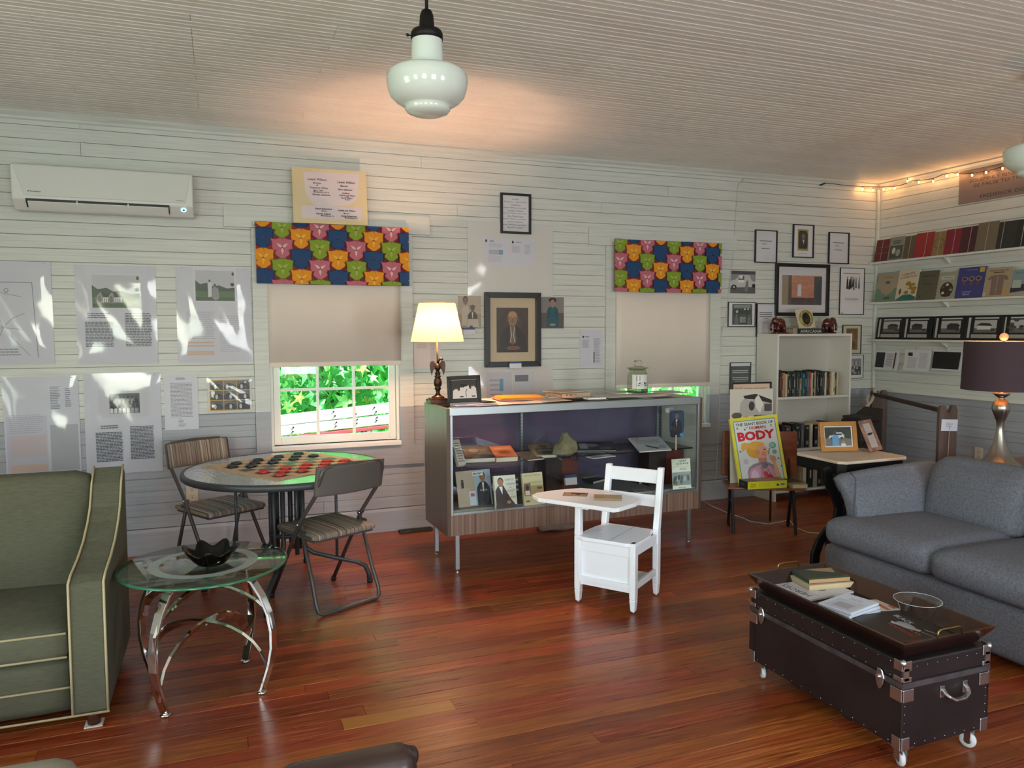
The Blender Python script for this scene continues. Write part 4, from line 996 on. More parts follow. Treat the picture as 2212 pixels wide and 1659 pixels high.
def p4(a):
    a.rect(.02, .0, .56, .6, 'bdbecb'); a.block(.06, .42, .52, .62, 10, 'a3a3ae', .3); a.rect(.06, .18, .54, .40, 'c2b6bb'); a.rect(.06, .02, .54, .10, 'c7b0a6')
    a.rect(.58, .52, .98, .97, 'c9cad6'); a.block(.62, .66, .76, .9, 14, '6d6d78', .45, .3); a.block(.82, .68, .9, .88, 10, '6d6d78', .45, .3); a.rect(.6, .02, .98, .5, 'a9abb2')
sheet('clear sleeve of faint printed pages low at the far left behind the armchair', (4, 815, 177, 1018), p4)
def p5(a):
    a.rect(.18, .56, .84, .86, 'c4c4cc'); crowd(a, .32, .6, .72, .8); a.block(.13, .12, .48, .42, 20, '4b4b52', .55, .05); a.block(.2, .45, .44, .49, 2, '4b4b52'); a.block(.58, .13, .9, .47, 23, '4b4b52', .55, .05)
sheet('poster with a black and white group photograph above two text columns', (179, 808, 353, 1016), p5)
def p6(a):
    a.block(.18, .22, .84, .86, 26, '6f6f78', .4, .03); a.block(.35, .9, .65, .97, 3, '6f6f78', .4, .4); a.block(.4, .04, .62, .2, 7, '6f6f78', .35, .5)
sheet('single white notice page with centred print beside the nine-photo collage', (353, 810, 430, 926), p6, name='notice_page', cat='notice', sleeve=False)
def p7(a):
    a.rect(.04, .05, .96, .95, 'c8a04c'); r = random.Random(3)
    for i in range(3):
        for j in range(3):
            x0, y0 = .06+i*.305, .08+j*.29; a.rect(x0, y0, x0+.285, y0+.265, random.choice(['6a6a6c', '7a7270', '5a5f62']))
            a.rect(x0, y0, x0+.285, y0+.10, '3a3b3a'); a.poly([(x0, y0+.10), (x0+.1, y0+.2), (x0+.2, y0+.17), (x0+.285, y0+.11)], '23262a')
            a.ell(x0+r.uniform(.07, .2), y0+.09, .03, .07, 'c9c4bf')
sheet('collage of nine small photographs with yellow borders above the rear folding chair', (447, 817, 545, 889), p7, name='photo_collage', cat='photo collage', bg='d8d4cc')
# cream board with handwriting above the left valance
P, rz, w_, h = place_wall('b', (628, 360, 789, 488))
t = T('handwritten_board', 'cream board with handwritten family notes resting on the left valance', 'notice board', (P.x, -.085, P.z-.012), (D2(-5), D2(-.3), 0))
w_ *= 1.0
MB().box(-w_/2, w_/2, 0, .006, -h/2, h/2).build('board', CARD, t, bevel=.001)
a = Art(w_, h); n = 16
a.poly([(.15, .93), (.9, .95), (.88, .55), (.82, .42), (.7, .34), (.34, .30), (.24, .38), (.17, .55)], 'd8cdd0'); a.rect(.11, .09, .92, .32, 'd8cdd0')
HW = '3a3335'
for s_, x, y_, ww in (('Lewis Wilson', .33, .80, .24), ('Brother', .33, .735, .11), ('of', .33, .695, .03), ('Fergusson Wilson', .35, .645, .23), ('Born 1858', .34, .60, .12), ('Mecklenburg City VA', .38, .567, .20), ('Phoebe unknown', .38, .525, .23), ('Lewis Wilson', .72, .775, .23), ('Married', .69, .705, .10), ('Alice unknown', .70, .64, .19), ('Children', .71, .575, .10), ('Charlie Lee Wilson', .73, .535, .21), ('& wife', .72, .51, .05), ('Daniel Wilson', .72, .485, .15), ('in law', .73, .46, .07),
                      ('Daniel Robertson', .40, .27, .22), ('Married', .41, .23, .07), ('Fannie Adams', .40, .18, .19), ('Mecklenburg Co', .45, .14, .17), ('Charlie Lee Wilson', .71, .255, .23), ('Married', .71, .205, .08), ('Annie Robertson', .74, .155, .21), ('Mecklenburg Co', .77, .12, .17)):
    a.text(s_, x, y_, None, HW, ww*1.05, .018, .25)
a.build('handwriting', t, (0, -.0004, 0))
# centre group
def p8(a):
    a.rect(.17, .40, .47, .80, 'd6d6dd'); a.rect(.49, .40, .78, .80, 'd6d6dd')
    a.ell(.21, .75, .012, .02, '33333a'); a.rect(.25, .74, .30, .755, '8c8c96'); a.block(.24, .66, .41, .72, 4, 'a9a9b2', .35); a.rect(.24, .565, .355, .63, 'b4b8c0'); a.rect(.355, .565, .405, .63, '7ba3b8'); a.block(.23, .46, .4, .55, 6, 'b2b2ba', .3)
    a.ell(.52, .745, .012, .02, '33333a'); a.rect(.55, .74, .62, .75, '8c8c96'); a.block(.51, .60, .61, .70, 8, 'a3a3ad', .4); a.block(.66, .58, .73, .72, 8, 'a3a3ad', .35)
sheet('large clear sleeve with two printed pages above the dark portrait', (1009, 478, 1194, 640), p8, bg='d9d7cf')
def p9(a):
    a.rect(.2, 0, .5, .9, 'c9c4c8'); a.rect(.52, 0, .77, .9, 'cfcbcf'); a.block(.24, .1, .40, .8, 8, 'a09aa0', .3); a.rect(.355, .55, .40, .78, '6f9ab2'); a.rect(.54, .72, .70, .84, '77737a')
sheet('clear sleeve with printed pages below the dark portrait behind the case', (1012, 793, 1194, 905), p9, bg='d8cfc8')
def p10(a):
    for k, s_ in enumerate(['Family', 'Fergusson - Sally Wilson', 'Children', 'Turner Wilson married', 'Louisa Owen', 'James A Wilson married', 'Ann Maria Keen', 'Henry Wilson married', 'Jetta Adams', 'Lewis Wilson married', 'Bettie Logan']):
        a.text(s_, .5 if k < 3 else .49-.01*(k % 2)*6, .90-.079*k, .045, '3a3a40', {0: .26, 1: .86, 2: .36, 3: .9, 5: .92, 7: .9, 9: .9}.get(k, .6))
framed('black framed handwritten family list hung high above the dark portrait', (1080, 416, 1146, 507), p10, fw=.017, name='framed_list', cat='framed notice')
def p11(a):
    a.rect(.0, .0, 1, 1, 'c8b493'); a.rect(.155, .145, .845, .845, '1c1714'); a.rect(.17, .155, .83, .835, '4a3b33')
    c = .50; a.ell(c, .5, .33, .33, '413229'); a.ell(c, .62, .2, .2, '4a3b30')
    a.poly([(.2, .155), (.22, .36), (.30, .50), (.42, .57), (.58, .57), (.70, .50), (.8, .34), (.82, .155)], '2a2221')
    a.poly([(.44, .56), (.56, .56), (.585, .30), (.5, .26), (.44, .30)], '6b5c50')
    for s in (-1, 1): a.line([(.5+s*.045, .55), (.5+s*.02, .42), (.5+s*.05, .3)], .006, 'c7b49c'); 
    a.rect(.43, .555, .57, .62, '6f4d38'); a.ell(.5, .685, .11, .105, '9a7150'); a.ell(.5, .735, .09, .055, 'b98e68'); a.poly([(.405, .66), (.595, .66), (.57, .58), (.5, .555), (.43, .58)], '8f7260')
    a.ell(.395, .67, .02, .03, '7a553c'); a.ell(.605, .67, .02, .03, '7a553c'); a.line([(.44, .70), (.485, .695)], .004, '3b2519'); a.line([(.515, .695), (.56, .70)], .004, '3b2519'); a.line([(.5, .69), (.51, .65)], .005, '5c3b28'); a.line([(.465, .628), (.535, .628)], .004, '4a2b20')
    a.poly([(.36, .22), (.44, .245), (.62, .245), (.68, .21), (.6, .185), (.4, .185)], '7d5139'); a.line([(.42, .225), (.55, .215)], .004, '4d3020')
framed('large black double framed oil portrait of an old man in a dark coat', (1045, 631, 1166, 791), p11, fw=.040, d=.03, name='framed_portrait', cat='portrait')
def p12(a):
    a.rect(0, 0, 1, 1, 'a99d8a'); a.rect(0, 0, 1, .45, '9a8d7a'); person(a, .32, .1, .85, 'b8ae9c', hair='4a4038', skin='7d6a58', w_=.16); person(a, .62, .04, .66, '4a423a', skin='6d5a4a', hair='3a322c', w_=.22, shirt='cfc8ba', hat='5a5046'); a.poly([(.42, .3), (.85, .3), (.9, .05), (.4, .05)], 'b9b0a0'); a.rect(.5, 0, .62, .1, '3f3832')
sheet('sepia photograph of a standing woman and a seated man beside the dark portrait', (988, 638, 1040, 711), p12, name='photograph', cat='photograph', sleeve=False)
def p13(a):
    a.rect(0, 0, 1, 1, '7d7876'); a.rect(0, 0, 1, .5, '57504e'); a.ell(.5, .9, .17, .08, '191414'); person(a, .5, .04, .9, '1f5560', skin='a07c66', hair='191414', w_=.27); a.poly([(.28, .62), (.36, .70), (.42, .4), (.3, .3)], '1b4a55'); a.poly([(.72, .62), (.64, .70), (.58, .4), (.7, .3)], '1b4a55'); a.ell(.5, .12, .14, .04, 'a07c66')
sheet('painted photograph of a woman in a teal high-necked dress', (1168, 641, 1218, 710), p13, name='photograph', cat='photograph', sleeve=False)
def p14(a):
    a.ell(.14, .80, .04, .03, '33333a'); a.rect(.22, .79, .4, .81, '77777f'); a.block(.1, .5, .42, .73, 11, '7d7d86', .4, .3); a.block(.6, .1, .9, .76, 22, '7d7d86', .4, .3); a.block(.58, .1, .64, .4, 7, '55555c', .8, 0)
sheet('white page of print pinned between the portrait and the right window', (1252, 711, 1302, 792), p14, name='notice_page', cat='notice', sleeve=False)
sheet('page of print pinned behind the eagle lamp', (893, 735, 952, 793), lambda a: (a.block(.1, .7, .5, .9, 6, 'a58d84', .35), a.block(.62, .1, .8, .9, 18, 'a58d84', .35)), name='notice_page', cat='notice', sleeve=False, bg='d5c3bd')
def audio(label, rect, side='b'):
    P, rz, w_, h = place_wall(side, rect); t = T('label_holder', label, 'label holder', P-Vector((0, .012, 0)))
    MB().box(-w_/2, w_/2, -.012, .012, -h/2, h*.25).build('white_card', PAPER, t, bevel=.002); MB().box(-w_/2, w_/2, -.010, .012, h*.25, h/2).build('blue_top', mat('blue plastic', '2b3f78', .4), t, bevel=.001)
audio('small blue topped white label holder under the sepia photograph', (999, 708, 1024, 723)); 
P, rz, w_, h = place_wall('b', (1096, 781, 1121, 795)); t = T('label_holder', 'small blue topped white label holder clipped to the dark portrait frame', 'label holder', P-Vector((0, .043, 0)))
MB().box(-w_/2, w_/2, -.010, .010, -h/2, h*.25).build('white_card', PAPER, t, bevel=.002); MB().box(-w_/2, w_/2, -.008, .010, h*.25, h/2).build('blue_top', _M['blue plastic'], t, bevel=.001)
# right cluster
def txt(n0): return lambda a: (a.rect(.04, .03, .96, .97, 'dcdce2'), a.block(.2, .66, .8, .70, 1, '44444a', .6, 0), a.block(.32, .55, .62, .62, 2, '55555c', .35, .4), a.block(.3, .42, .7, .46, 1, '44444a', .5, 0))
framed('thin black framed typed page, upper left of the corner picture group', (1630, 496, 1676, 569), txt(0), fw=.008, cat='framed notice', name='framed_page')
def p15(a):
    a.rect(.22, .2, .78, .88, 'a89a4a'); a.poly([(.3, .26), (.26, .34), (.26, .75), (.32, .83), (.68, .83), (.74, .75), (.74, .34), (.7, .26)], '2d2c2c'); a.rect(.28, .1, .7, .11, '8a8a8c')
    a.ell(.5, .72, .11, .07, '151414'); a.ell(.52, .66, .09, .085, '7b6a60'); a.poly([(.32, .28), (.36, .48), (.48, .56), (.6, .55), (.7, .42), (.7, .28)], '161616'); a.poly([(.46, .55), (.57, .55), (.54, .40)], 'd4d0cc'); a.line([(.49, .67), (.53, .665)], .003, '201815')
framed('small black framed antique portrait at the top of the corner picture group', (1712, 484, 1755, 558), p15, fw=.008)
framed('thin black framed typed page, upper right of the corner picture group', (1789, 501, 1831, 571), txt(1), fw=.008, cat='framed notice', name='framed_page')
def p16(a):   # plain stand-in of similar size and colours
    a.rect(0, 0, 1, 1, 'd9d6dc'); a.rect(.09, .17, .91, .82, 'c2866f'); r = random.Random(8)
    for k in range(26): a.ell(r.uniform(.3, .75), r.uniform(.36, .8), r.uniform(.02, .06), r.uniform(.01, .03), r.choice(['b87a66', 'cf957c', 'c78f78']))
    a.rect(.09, .17, .91, .33, '5a4b4c'); a.rect(.09, .17, .21, .82, '9c8a78'); a.rect(.21, .17, .28, .82, '6b5c52'); a.rect(.75, .17, .91, .80, '4d5358'); a.rect(.4, .36, .48, .62, 'd9d6dc')
framed('large black framed print with blocks of pink, tan and grey over the bookcase', (1674, 568, 1787, 683), p16, fw=.030, d=.022, name='framed_print')
def p17(a):
    a.rect(0, 0, 1, 1, '8a8c8c'); a.rect(0, 0, 1, .3, '5c5e5e'); a.rect(0, .85, 1, 1, '4b4d4d'); a.poly([(0, .25), (0, .55), (.22, .62), (.36, .82), (.75, .82), (.85, .58), (1, .52), (1, .3)], 'bfc0be'); a.poly([(.3, .6), (.38, .78), (.55, .78), (.55, .6)], '5b5d5e'); a.ell(.14, .28, .11, .11, '2e2f30'); a.ell(.14, .28, .05, .05, 'a8a9a9'); a.ell(.93, .35, .07, .09, '2e2f30'); a.rect(.3, .48, .55, .6, 'e2e2e0'); a.rect(.36, .66, .48, .8, 'dededc'); a.poly([(.55, .1), (.62, .5), (.7, .62), (.72, .35), (.68, .08)], '77797a')
sheet('black and white photograph of a pale old car with signs on its door', (1577, 584, 1631, 635), p17, name='photograph', cat='photograph', sleeve=False)
def p18(a):
    a.rect(.14, .06, .9, .94, '4a5350'); a.rect(.2, .78, .84, .9, '8c958f'); a.rect(.2, .52, .85, .72, '39423f'); a.ell(.32, .62, .05, .06, 'b9c0bb'); a.ell(.62, .72, .03, .04, 'dfe3e0'); a.ell(.74, .72, .03, .04, 'dfe3e0'); person(a, .3, .08, .45, '6a736e', w_=.07, skin='7d817d'); person(a, .78, .08, .4, '7b847f', w_=.07, skin='7d817d'); a.rect(.42, .15, .66, .4, '8a938d')
framed('black edged grey-green photograph of people before an old building', (1572, 652, 1630, 706), p18, fw=.006, d=.012)
def p19(a): a.rect(0, 0, 1, 1, 'dedee4'); [a.rect(.14, y_, .84, y_+.02, '3c3c42') for y_ in (.72, .66, .60)]; a.rect(.34, .55, .64, .565, '55555c'); a.rect(.3, .40, .7, .412, '55555c')
framed('thin black framed typed page standing at the left end of the bookcase top', (1633, 655, 1674, 727), p19, fw=.007, cat='framed notice', name='framed_page')
def p20(a):
    a.rect(.12, .88, .84, .9, '8f8f92'); r = random.Random(2)
    for k in range(9): a.poly([(x := r.uniform(.2, .78), y_ := r.uniform(.52, .6)), (x+.03, y_+.22), (x+.05, y_+.24), (x+.08, y_)], r.choice(['2e2e30', '6b6b6e', 'b0b0b0']))
    for x in (.3, .44): a.ell(x, .80, .02, .02, '1e1e1e'); a.poly([(x-.05, .56), (x-.03, .77), (x+.03, .77), (x+.05, .56)], '262628')
    a.block(.2, .3, .8, .36, 3, '6b6b70', .35, .3); a.rect(.05, .015, .15, .03, '44444a')
framed('tall thin framed ink drawing near the corner right of the large print', (1814, 578, 1864, 680), p20, fw=.005, d=.012, cat='framed drawing', name='framed_drawing')
def p21(a): a.rect(0, 0, 1, 1, 'd0c8ae'); a.rect(.2, .12, .84, .9, '7c5e3a'); a.ell(.5, .6, .16, .2, '8d6c45'); a.ell(.52, .3, .2, .14, '5d452b')
framed('narrow framed brown picture partly hidden behind the bookcase corner', (1819, 702, 1858, 764), p21, fw=.006, d=.012)
def p22(a):
    a.rect(.08, .5, .85, .86, '8d8f92'); a.rect(.08, .14, .85, .5, '3a3b3d'); r = random.Random(4)
    for k in range(10): a.ell(r.uniform(.14, .8), r.uniform(.18, .48), .05, .05, r.choice(['dadada', 'b0b0b0'])); a.rect(u := r.uniform(.12, .76), .55, u+.05, .75, r.choice(['55575a', 'c4c4c4']))
framed('small framed black and white print below the brown picture near the corner', (1836, 767, 1863, 817), p22, fw=.004, d=.010)
def p23(a): a.rect(0, 0, 1, 1, '48504f'); a.rect(0, .9, 1, 1, 'd6d8dc'); [a.rect(.1, y_, .9, y_+.022, 'c9cdd0') for y_ in (.74, .68, .52, .46)]; a.rect(.2, .40, .8, .415, 'aab0b2')
framed('black framed dark notice with white print above the old bench', (1576, 783, 1620, 851), p23, fw=.006, d=.012, cat='framed notice', name='framed_page')
# --- banner on right wall
P, rz, w_, h = place_wall('r', (2072, 362, 2072, 441)); aw = 1.15
t = T('quote_banner', 'grey-brown quotation banner pinned high on the right wall behind string lights', 'banner', (XR-.0028, P.y-aw/2, WX(2071, 401, XR).z), (0, 0, D2(-90)))
bh = WX(2072, 357, XR).z-WX(2071, 441, XR).z
MB().box(-aw/2, aw/2, -.001, .0005, -bh/2, bh/2).build('banner_sheet', mat('greige paper', '857772', .7), t)
a = Art(aw, bh, '857772')
BT = '3d3134'
a.text('WHICH IS FALSE TO THE', .44, .86, .07, BT, .56); a.text('PAST & ALSO TO THE PRESENT,', .40, .70, .075, BT, .60); a.text('SOLEMNLY BINDS HERSELF TO', .39, .55, .085, BT, .62); a.text('BE FALSE TO THE FUTURE', .38, .42, .085, BT, .53); a.text('FREDERICK DOUGLASS', .40, .12, .085, BT, .47)
a.build('print', t, (0, -.0013, 0))
# --- wall shelves and what stands on them
ZS1, ZS2, ZS3 = 2.034, 1.676, 1.344
def ledge(label, z, d=.10):
    t = T('wall_shelf', label, 'shelf', (XR, 0, z))
    MB().box(-d, -.001, -3.4, -.012, -.018, 0).build('shelf_board', TRIMP, t, bevel=.003)
    MB().prism([(-.03, -.018), (-.001, -.018), (-.001, -.05), (-.012, -.05)], -3.4, -.032, ax='y').build('cleat', TRIMP, t)
    for y in (-.75, -1.5): MB().prism([(-d+.02, -.019), (-.001, -.019), (-.001, -.07)], y-.009, y+.009, ax='y').build('shelf_bracket', TRIMP, t)
ledge('top white wall shelf holding old cloth-bound books', ZS1); ledge('middle white wall shelf holding picture books', ZS2); ledge('lower white wall shelf holding black framed photographs', ZS3)
def book(name, label, loc, rot, w_, h, th, cover, pages='e6dcc6', art=None, cat='book', group=None, soft=False, spine=None):
    """lying flat, front cover up, spine along -x, centred in x and y"""
    t = T(name, label, cat, loc, rot, group); ct = .0012 if soft else .0025; c = mat('cover '+cover, cover, .5)
    q = MB().box(-w_/2, w_/2, -h/2, h/2, 0, ct).box(-w_/2, w_/2, -h/2, h/2, th-ct, th).box(-w_/2, -w_/2+ct, -h/2, h/2, ct, th-ct)
    q.build('cover', c, t, bevel=.0008, seg=1)
    e = .001 if soft else .003
    MB().box(-w_/2+ct, w_/2-e, -h/2+e, h/2-e, ct, th-ct).build('pages', mat('pages '+pages, pages, .8), t)
    if art: a = Art(w_, h); art(a); a.build('cover_print', t, (0, 0, th+.0003), UPFACE)
    if spine: a = Art(h, th, None); spine(a); a.build('spine_print', t, (-w_/2-.0003, 0, th/2), (0, 0, D2(-90)))
    return t
def lean_right(px0, px1, ytop, ybot, z, lean=10, dx=.075):
    """book leaning on the right wall, cover to the room: returns loc, rot, w, h"""
    x = XR-dx; a, b = WX(px0, ybot, x), WX(px1, ybot, x); wd = a.y-b.y
    q = WX((px0+px1)/2, ytop, XR-.05); h = min(.34, (q.z-z)/cos(D2(lean)))
    return wd, h, (a.y+b.y)/2
def shelf_book(name, label, px0, px1, ytop, ybot, z, cover, art=None, th=.022, lean=11, group=None, cat='book', **k):
    wd, h, yc = lean_right(px0, px1, ytop, ybot, z, lean); L = D2(lean)
    # lying flat -> stand up (rx=90) -> face -X (rz=-90)
    rot = (D2(90)-L, 0, D2(-90)); base = Vector((XR-.022-h*sin(L)-th*cos(L)*.0, yc, z))
    # local frame: y axis up the book; its lowest corner must sit on the shelf
    loc = base+Vector((sin(L)*h/2, 0, cos(L)*h/2+0.0)) + Vector((0, 0, sin(L)*th*0))
    return book(name, label, loc, rot, wd-.003, h, th, cover, art=art, group=group, cat=cat, **k)
def strap(a, x=.45): a.rect(x-.012, 0, x+.012, 1, 'b8a9a2')
SB1 = [(1888, 1921, 519, 563, '5d2226', 'dark red', .42), (1917, 1950, 513, 560, '7f8579', 'grey-green photo covered', .5), (1945, 1979, 511, 557, '57503f', 'brown-grey', .5), (1973, 2013, 504, 554, '8e2529', 'bright red', .6), (2006, 2045, 502, 551, '857048', 'tan', .5), (2038, 2077, 496, 546, '7a1a33', 'crimson', .5), (2071, 2113, 491, 542, '451e29', 'maroon', .5), (2106, 2152, 482, 539, '6b6353', 'taupe', .5), (2143, 2192, 480, 534, '2b302e', 'charcoal green', .4), (2184, 2240, 474, 528, '1f2625', 'black with red label', .4)]
for k, (x0, x1, yt, yb2, c, nm, sp) in enumerate(SB1):
    def ar1(a, k=k, sp=sp, nm=nm):
        if 'photo' in nm:
            a.rect(.08, .05, .95, .62, '4a4d48'); a.ell(.35, .4, .12, .14, 'b9bdb2'); a.ell(.65, .3, .14, .16, '8d9188'); a.rect(.2, .8, .8, .84, '4c5148'); a.rect(.25, .7, .75, .76, '4c5148')
        elif nm == 'tan': a.ell(.5, .5, .32, .22, '6f5c38'); a.ell(.5, .5, .26, .18, '857048')
        elif 'red label' in nm: a.rect(.4, .55, 1, .95, '9a2a24')
        elif k == 0: a.rect(.2, .62, .85, .66, '7d3a3c'); a.rect(.15, .35, .9, .39, '7d3a3c')
        if 'photo' not in nm: strap(a, sp)
    shelf_book('old_book', '%s old book, %s from the corner on the top wall shelf' % (nm, ORD[k]), x0, x1, yt, yb2, ZS1, c, ar1, group='old books on the top wall shelf')
def m1(a): a.rect(0, .45, 1, 1, 'a3937b'); a.rect(0, 0, 1, .45, '6b8570'); a.ell(.5, .45, .3, .2, 'a3937b'); a.poly([(.45, .35), (.55, .35), (.5, .15)], 'a3937b'); a.rect(.4, .62, .6, .72, '5f6464'); a.ell(.55, .12, .16, .05, '5a5a35'); a.rect(.3, .84, .7, .86, '6a5c50')
def m2(a):
    a.text('I CAN LICK', .48, .86, .075, '8e1f22', .62, .01, 0, .12); a.text('30 TIGERS Today!', .5, .75, .07, '8e1f22', .82, .01, 0, .12); r = random.Random(1)
    for k in range(9): a.ell(r.uniform(.45, .95), r.uniform(.25, .58), .11, .05, 'a07a2e'); 
    for k in range(10): a.ell(r.uniform(.45, .95), r.uniform(.25, .55), .015, .012, '4b3a20')
    a.poly([(0, 0), (.1, .06), (.35, .18), (.7, .2), (1, .1), (1, 0)], '2e6b61'); a.ell(.2, .3, .05, .1, '7a3a2a')
def m3(a): a.text('Song', .5, .55, .11, '2f2e22', .5, 0, .3); a.rect(.2, .8, .85, .83, '3b3a2c'); a.ell(.4, .68, .025, .018, '1d1c16'); a.ell(.6, .25, .03, .02, '1d1c16'); a.ell(.25, .12, .03, .02, '1d1c16')
def m4(a): a.rect(.15, .72, .8, .87, 'b9b9a5'); a.rect(.3, .79, .7, .81, '7b7b6a'); a.ell(.5, .35, .30, .28, '3a2c24'); [a.ell(.5+.2*cos(i*1.3), .35+.18*sin(i*1.3), .07, .05, ['c7c4b2', '6a2d28', '4b5a3c'][i % 3]) for i in range(7)]; a.ell(.5, .12, .22, .04, '3a2c24')
def m5(a):
    for x in (.28, .53, .78): a.ell(x, .62, .11, .075, 'a28a86'); a.ell(x, .62, .075, .05, '2c1d22'); a.ell(x, .6, .045, .035, '5c3a2e'); a.rect(x-.06, .42, x+.06, .54, '6a4b45')
    a.ell(.5, .47, .4, .12, '4a3d62', 24) if False else None; a.text('A Picture', .42, .2, .05, 'c9c4d8', .35, 0, .2); a.text('Book', .42, .12, .07, 'c9c4d8', .25, 0, .2); a.rect(.78, .82, .96, .97, 'c2a63a'); a.rect(.3, .9, .7, .92, '8d86b8')
def m6(a): a.text('THE WELCOME TREE', .48, .90, .045, '5b2a1e', .7, .01); a.rect(.3, .82, .7, .85, '5b2a1e'); a.poly([(.2, .72), (.35, .75), (.62, .75), (.8, .72), (.9, .58), (.78, .55), (.72, .62), (.72, .05), (.28, .05), (.26, .62), (.18, .58), (.1, .60)], '7d6a5f'); a.rect(.46, .08, .5, .72, '95837a'); a.rect(.72, .05, .95, .22, 'b8935a'); a.rect(0, .04, .12, .16, 'bcb39d')
def m7(a): a.text("DUEY'S IVORY", .5, .88, .06, '3c5c66', .7); a.rect(0, 0, 1, .12, 'a59a86'); a.poly([(0, .12), (0, .3), (.5, .45), (.7, .85), (1, .85), (1, .3), (.7, .2)], '3a3036'); a.rect(.1, .3, .4, .6, 'a8b1a8')
SB2 = [(1889, 1937, 591, 648, '6f7f6a', 'map-covered green and buff picture book', m1), (1934, 1979, 583, 646, 'cfc3a6', 'cream picture book with red lettering and yellow animals', m2), (1975, 2021, 586, 643, '5c5844', 'plain olive song book', m3), (2018, 2065, 589, 641, '9c9d88', 'pale green picture book with a dark round drawing', m4), (2062, 2122, 578, 640, '3d3f7c', 'large blue-violet picture book with three faces', m5), (2121, 2180, 579, 637, 'a8967a', 'tan picture book with a brown shirt', m6), (2176, 2240, 582, 634, '7f959c', 'pale blue picture book at the right edge', m7)]
for k, (x0, x1, yt, yb2, c, nm, f_) in enumerate(SB2):
    shelf_book('picture_book', '%s on the middle wall shelf' % nm, x0, x1, yt, yb2, ZS2, c, f_, th=.012, group='picture books on the middle wall shelf')
def bwphoto(seed):
    def f(a):
        r = random.Random(seed); a.rect(0, 0, 1, 1, '111213'); a.rect(.02, .04, .09, .97, 'b9b7b2'); a.rect(.2, .9, .86, .97, 'b9b7b2'); a.rect(.14, .04, .85, .2, 'a7a49c'); a.block(.18, .07, .8, .17, 3, '6f6c66', .3)
        x0, y0, x1, y1 = .2, .28, .82, .84; a.rect(x0, y0, x1, y1, 'b4b2ae'); a.rect(x0, y0, x1, y0+.2, '66645f'); hx_ = r.uniform(.25, .4)
        if seed == 4:
            for k in range(12): a.ell(r.uniform(x0, x1), r.uniform(y0+.1, y1), .07, .06, r.choice(['2a2a2a', '4a4a48']))
        else:
            a.rect(hx_, y0+.14, hx_+.38, y0+.32, ['4c4a48', '3a3a3a', '2d2c2c', 'cfcdc8'][seed % 4]); a.poly([(hx_-.04, y0+.32), (hx_+.1, y0+.44), (hx_+.34, y0+.42), (hx_+.42, y0+.30)], '2c2b2a'); a.ell(.72, y0+.12, .06, .05, '3a3a3a')
        for s in (.15, .14): pass
    return f
for k, (x0, x1) in enumerate([(1887, 1947), (1944, 2007), (2009, 2081), (2078, 2161), (2154, 2240)]):
    wd, h, yc = lean_right(x0, x1, [674, 673, 672, 671, 669][k], 727, ZS3, 8); h = .195; L = D2(8)
    t = T('framed_photograph', 'black mounted old building photograph, %s from the corner on the lower wall shelf' % ORD[k], 'framed photograph', (XR-.018-h*sin(L)+sin(L)*h/2, yc, ZS3+cos(L)*h/2+.001), (-L, 0, D2(-90)), 'framed photographs on the lower wall shelf')
    framebars(wd-.004, h, .010, .012, FBLK, t, 0); MB().box(-wd/2+.004, wd/2-.004, -.003, 0, -h/2+.002, h/2-.002).build('backing', FBLK, t)
    a = Art(wd-.02, h-.02, None); bwphoto(k)(a); a.build('print', t, (0, -.0034, 0))
def hang(label, x0, x1, y0, y1, f_, seed):
    P, rz, w_, h = place_wall('r', (x0, y0, x1, y1)); t = T('hanging_pages', label, 'pages', P-Vector((.003, 0, 0)), (0, 0, D2(-90)))
    for q in range(2):
        n = 8; v = []
        for j in range(n+1):
            s_ = j/n
            for u in (-.5, .5): v.append((u*w_, -.004-q*.004-.03*(1-s_)**3*(1+.4*u)*(.6+.4*q), (s_-.5)*h))
        MB().add(v, [(2*j, 2*j+1, 2*j+3, 2*j+2) for j in range(n)], sm=True).build('page', PAPER, t)
    a = Art(w_*.94, h*.92); f_(a)
    a.v = [(x, y-.0095-.031*max(0, (.5-(z/h+.0)))**3*(1+.4*x/w_), z) for x, y, z in a.v]; a.build('print', t)
    MB().box(-.006, .006, -.012, 0, h*.5-.01, h*.5+.022).build('clip', CLIP, t)
hang('hanging printed pages with a dark face photograph, nearest the corner', 1892, 1944, 757, 800, lambda a: (a.rect(.06, .08, .44, .95, '2b2b2c'), a.ell(.25, .5, .14, .25, '7d7d7d'), a.block(.5, .15, .8, .9, 12, '6c6c70', .4), a.rect(.86, .05, .92, .95, '5d2a2c')), 1)
hang('hanging typed pages with a small dark square, second from the corner', 1957, 2013, 755, 803, lambda a: (a.rect(.12, .72, .3, .9, '2c2c30'), a.block(.12, .1, .5, .65, 10, 'a0a0a6', .35), a.block(.58, .1, .92, .9, 15, 'a0a0a6', .35)), 2)
hang('hanging pages with a black cover beside the drum lamp shade', 2018, 2082, 756, 802, lambda a: (a.rect(.0, .04, .96, .96, '1f2022'), a.rect(.5, .2, .56, .8, '5a5a5e'), a.rect(.62, .3, .65, .7, '45454a')), 3)
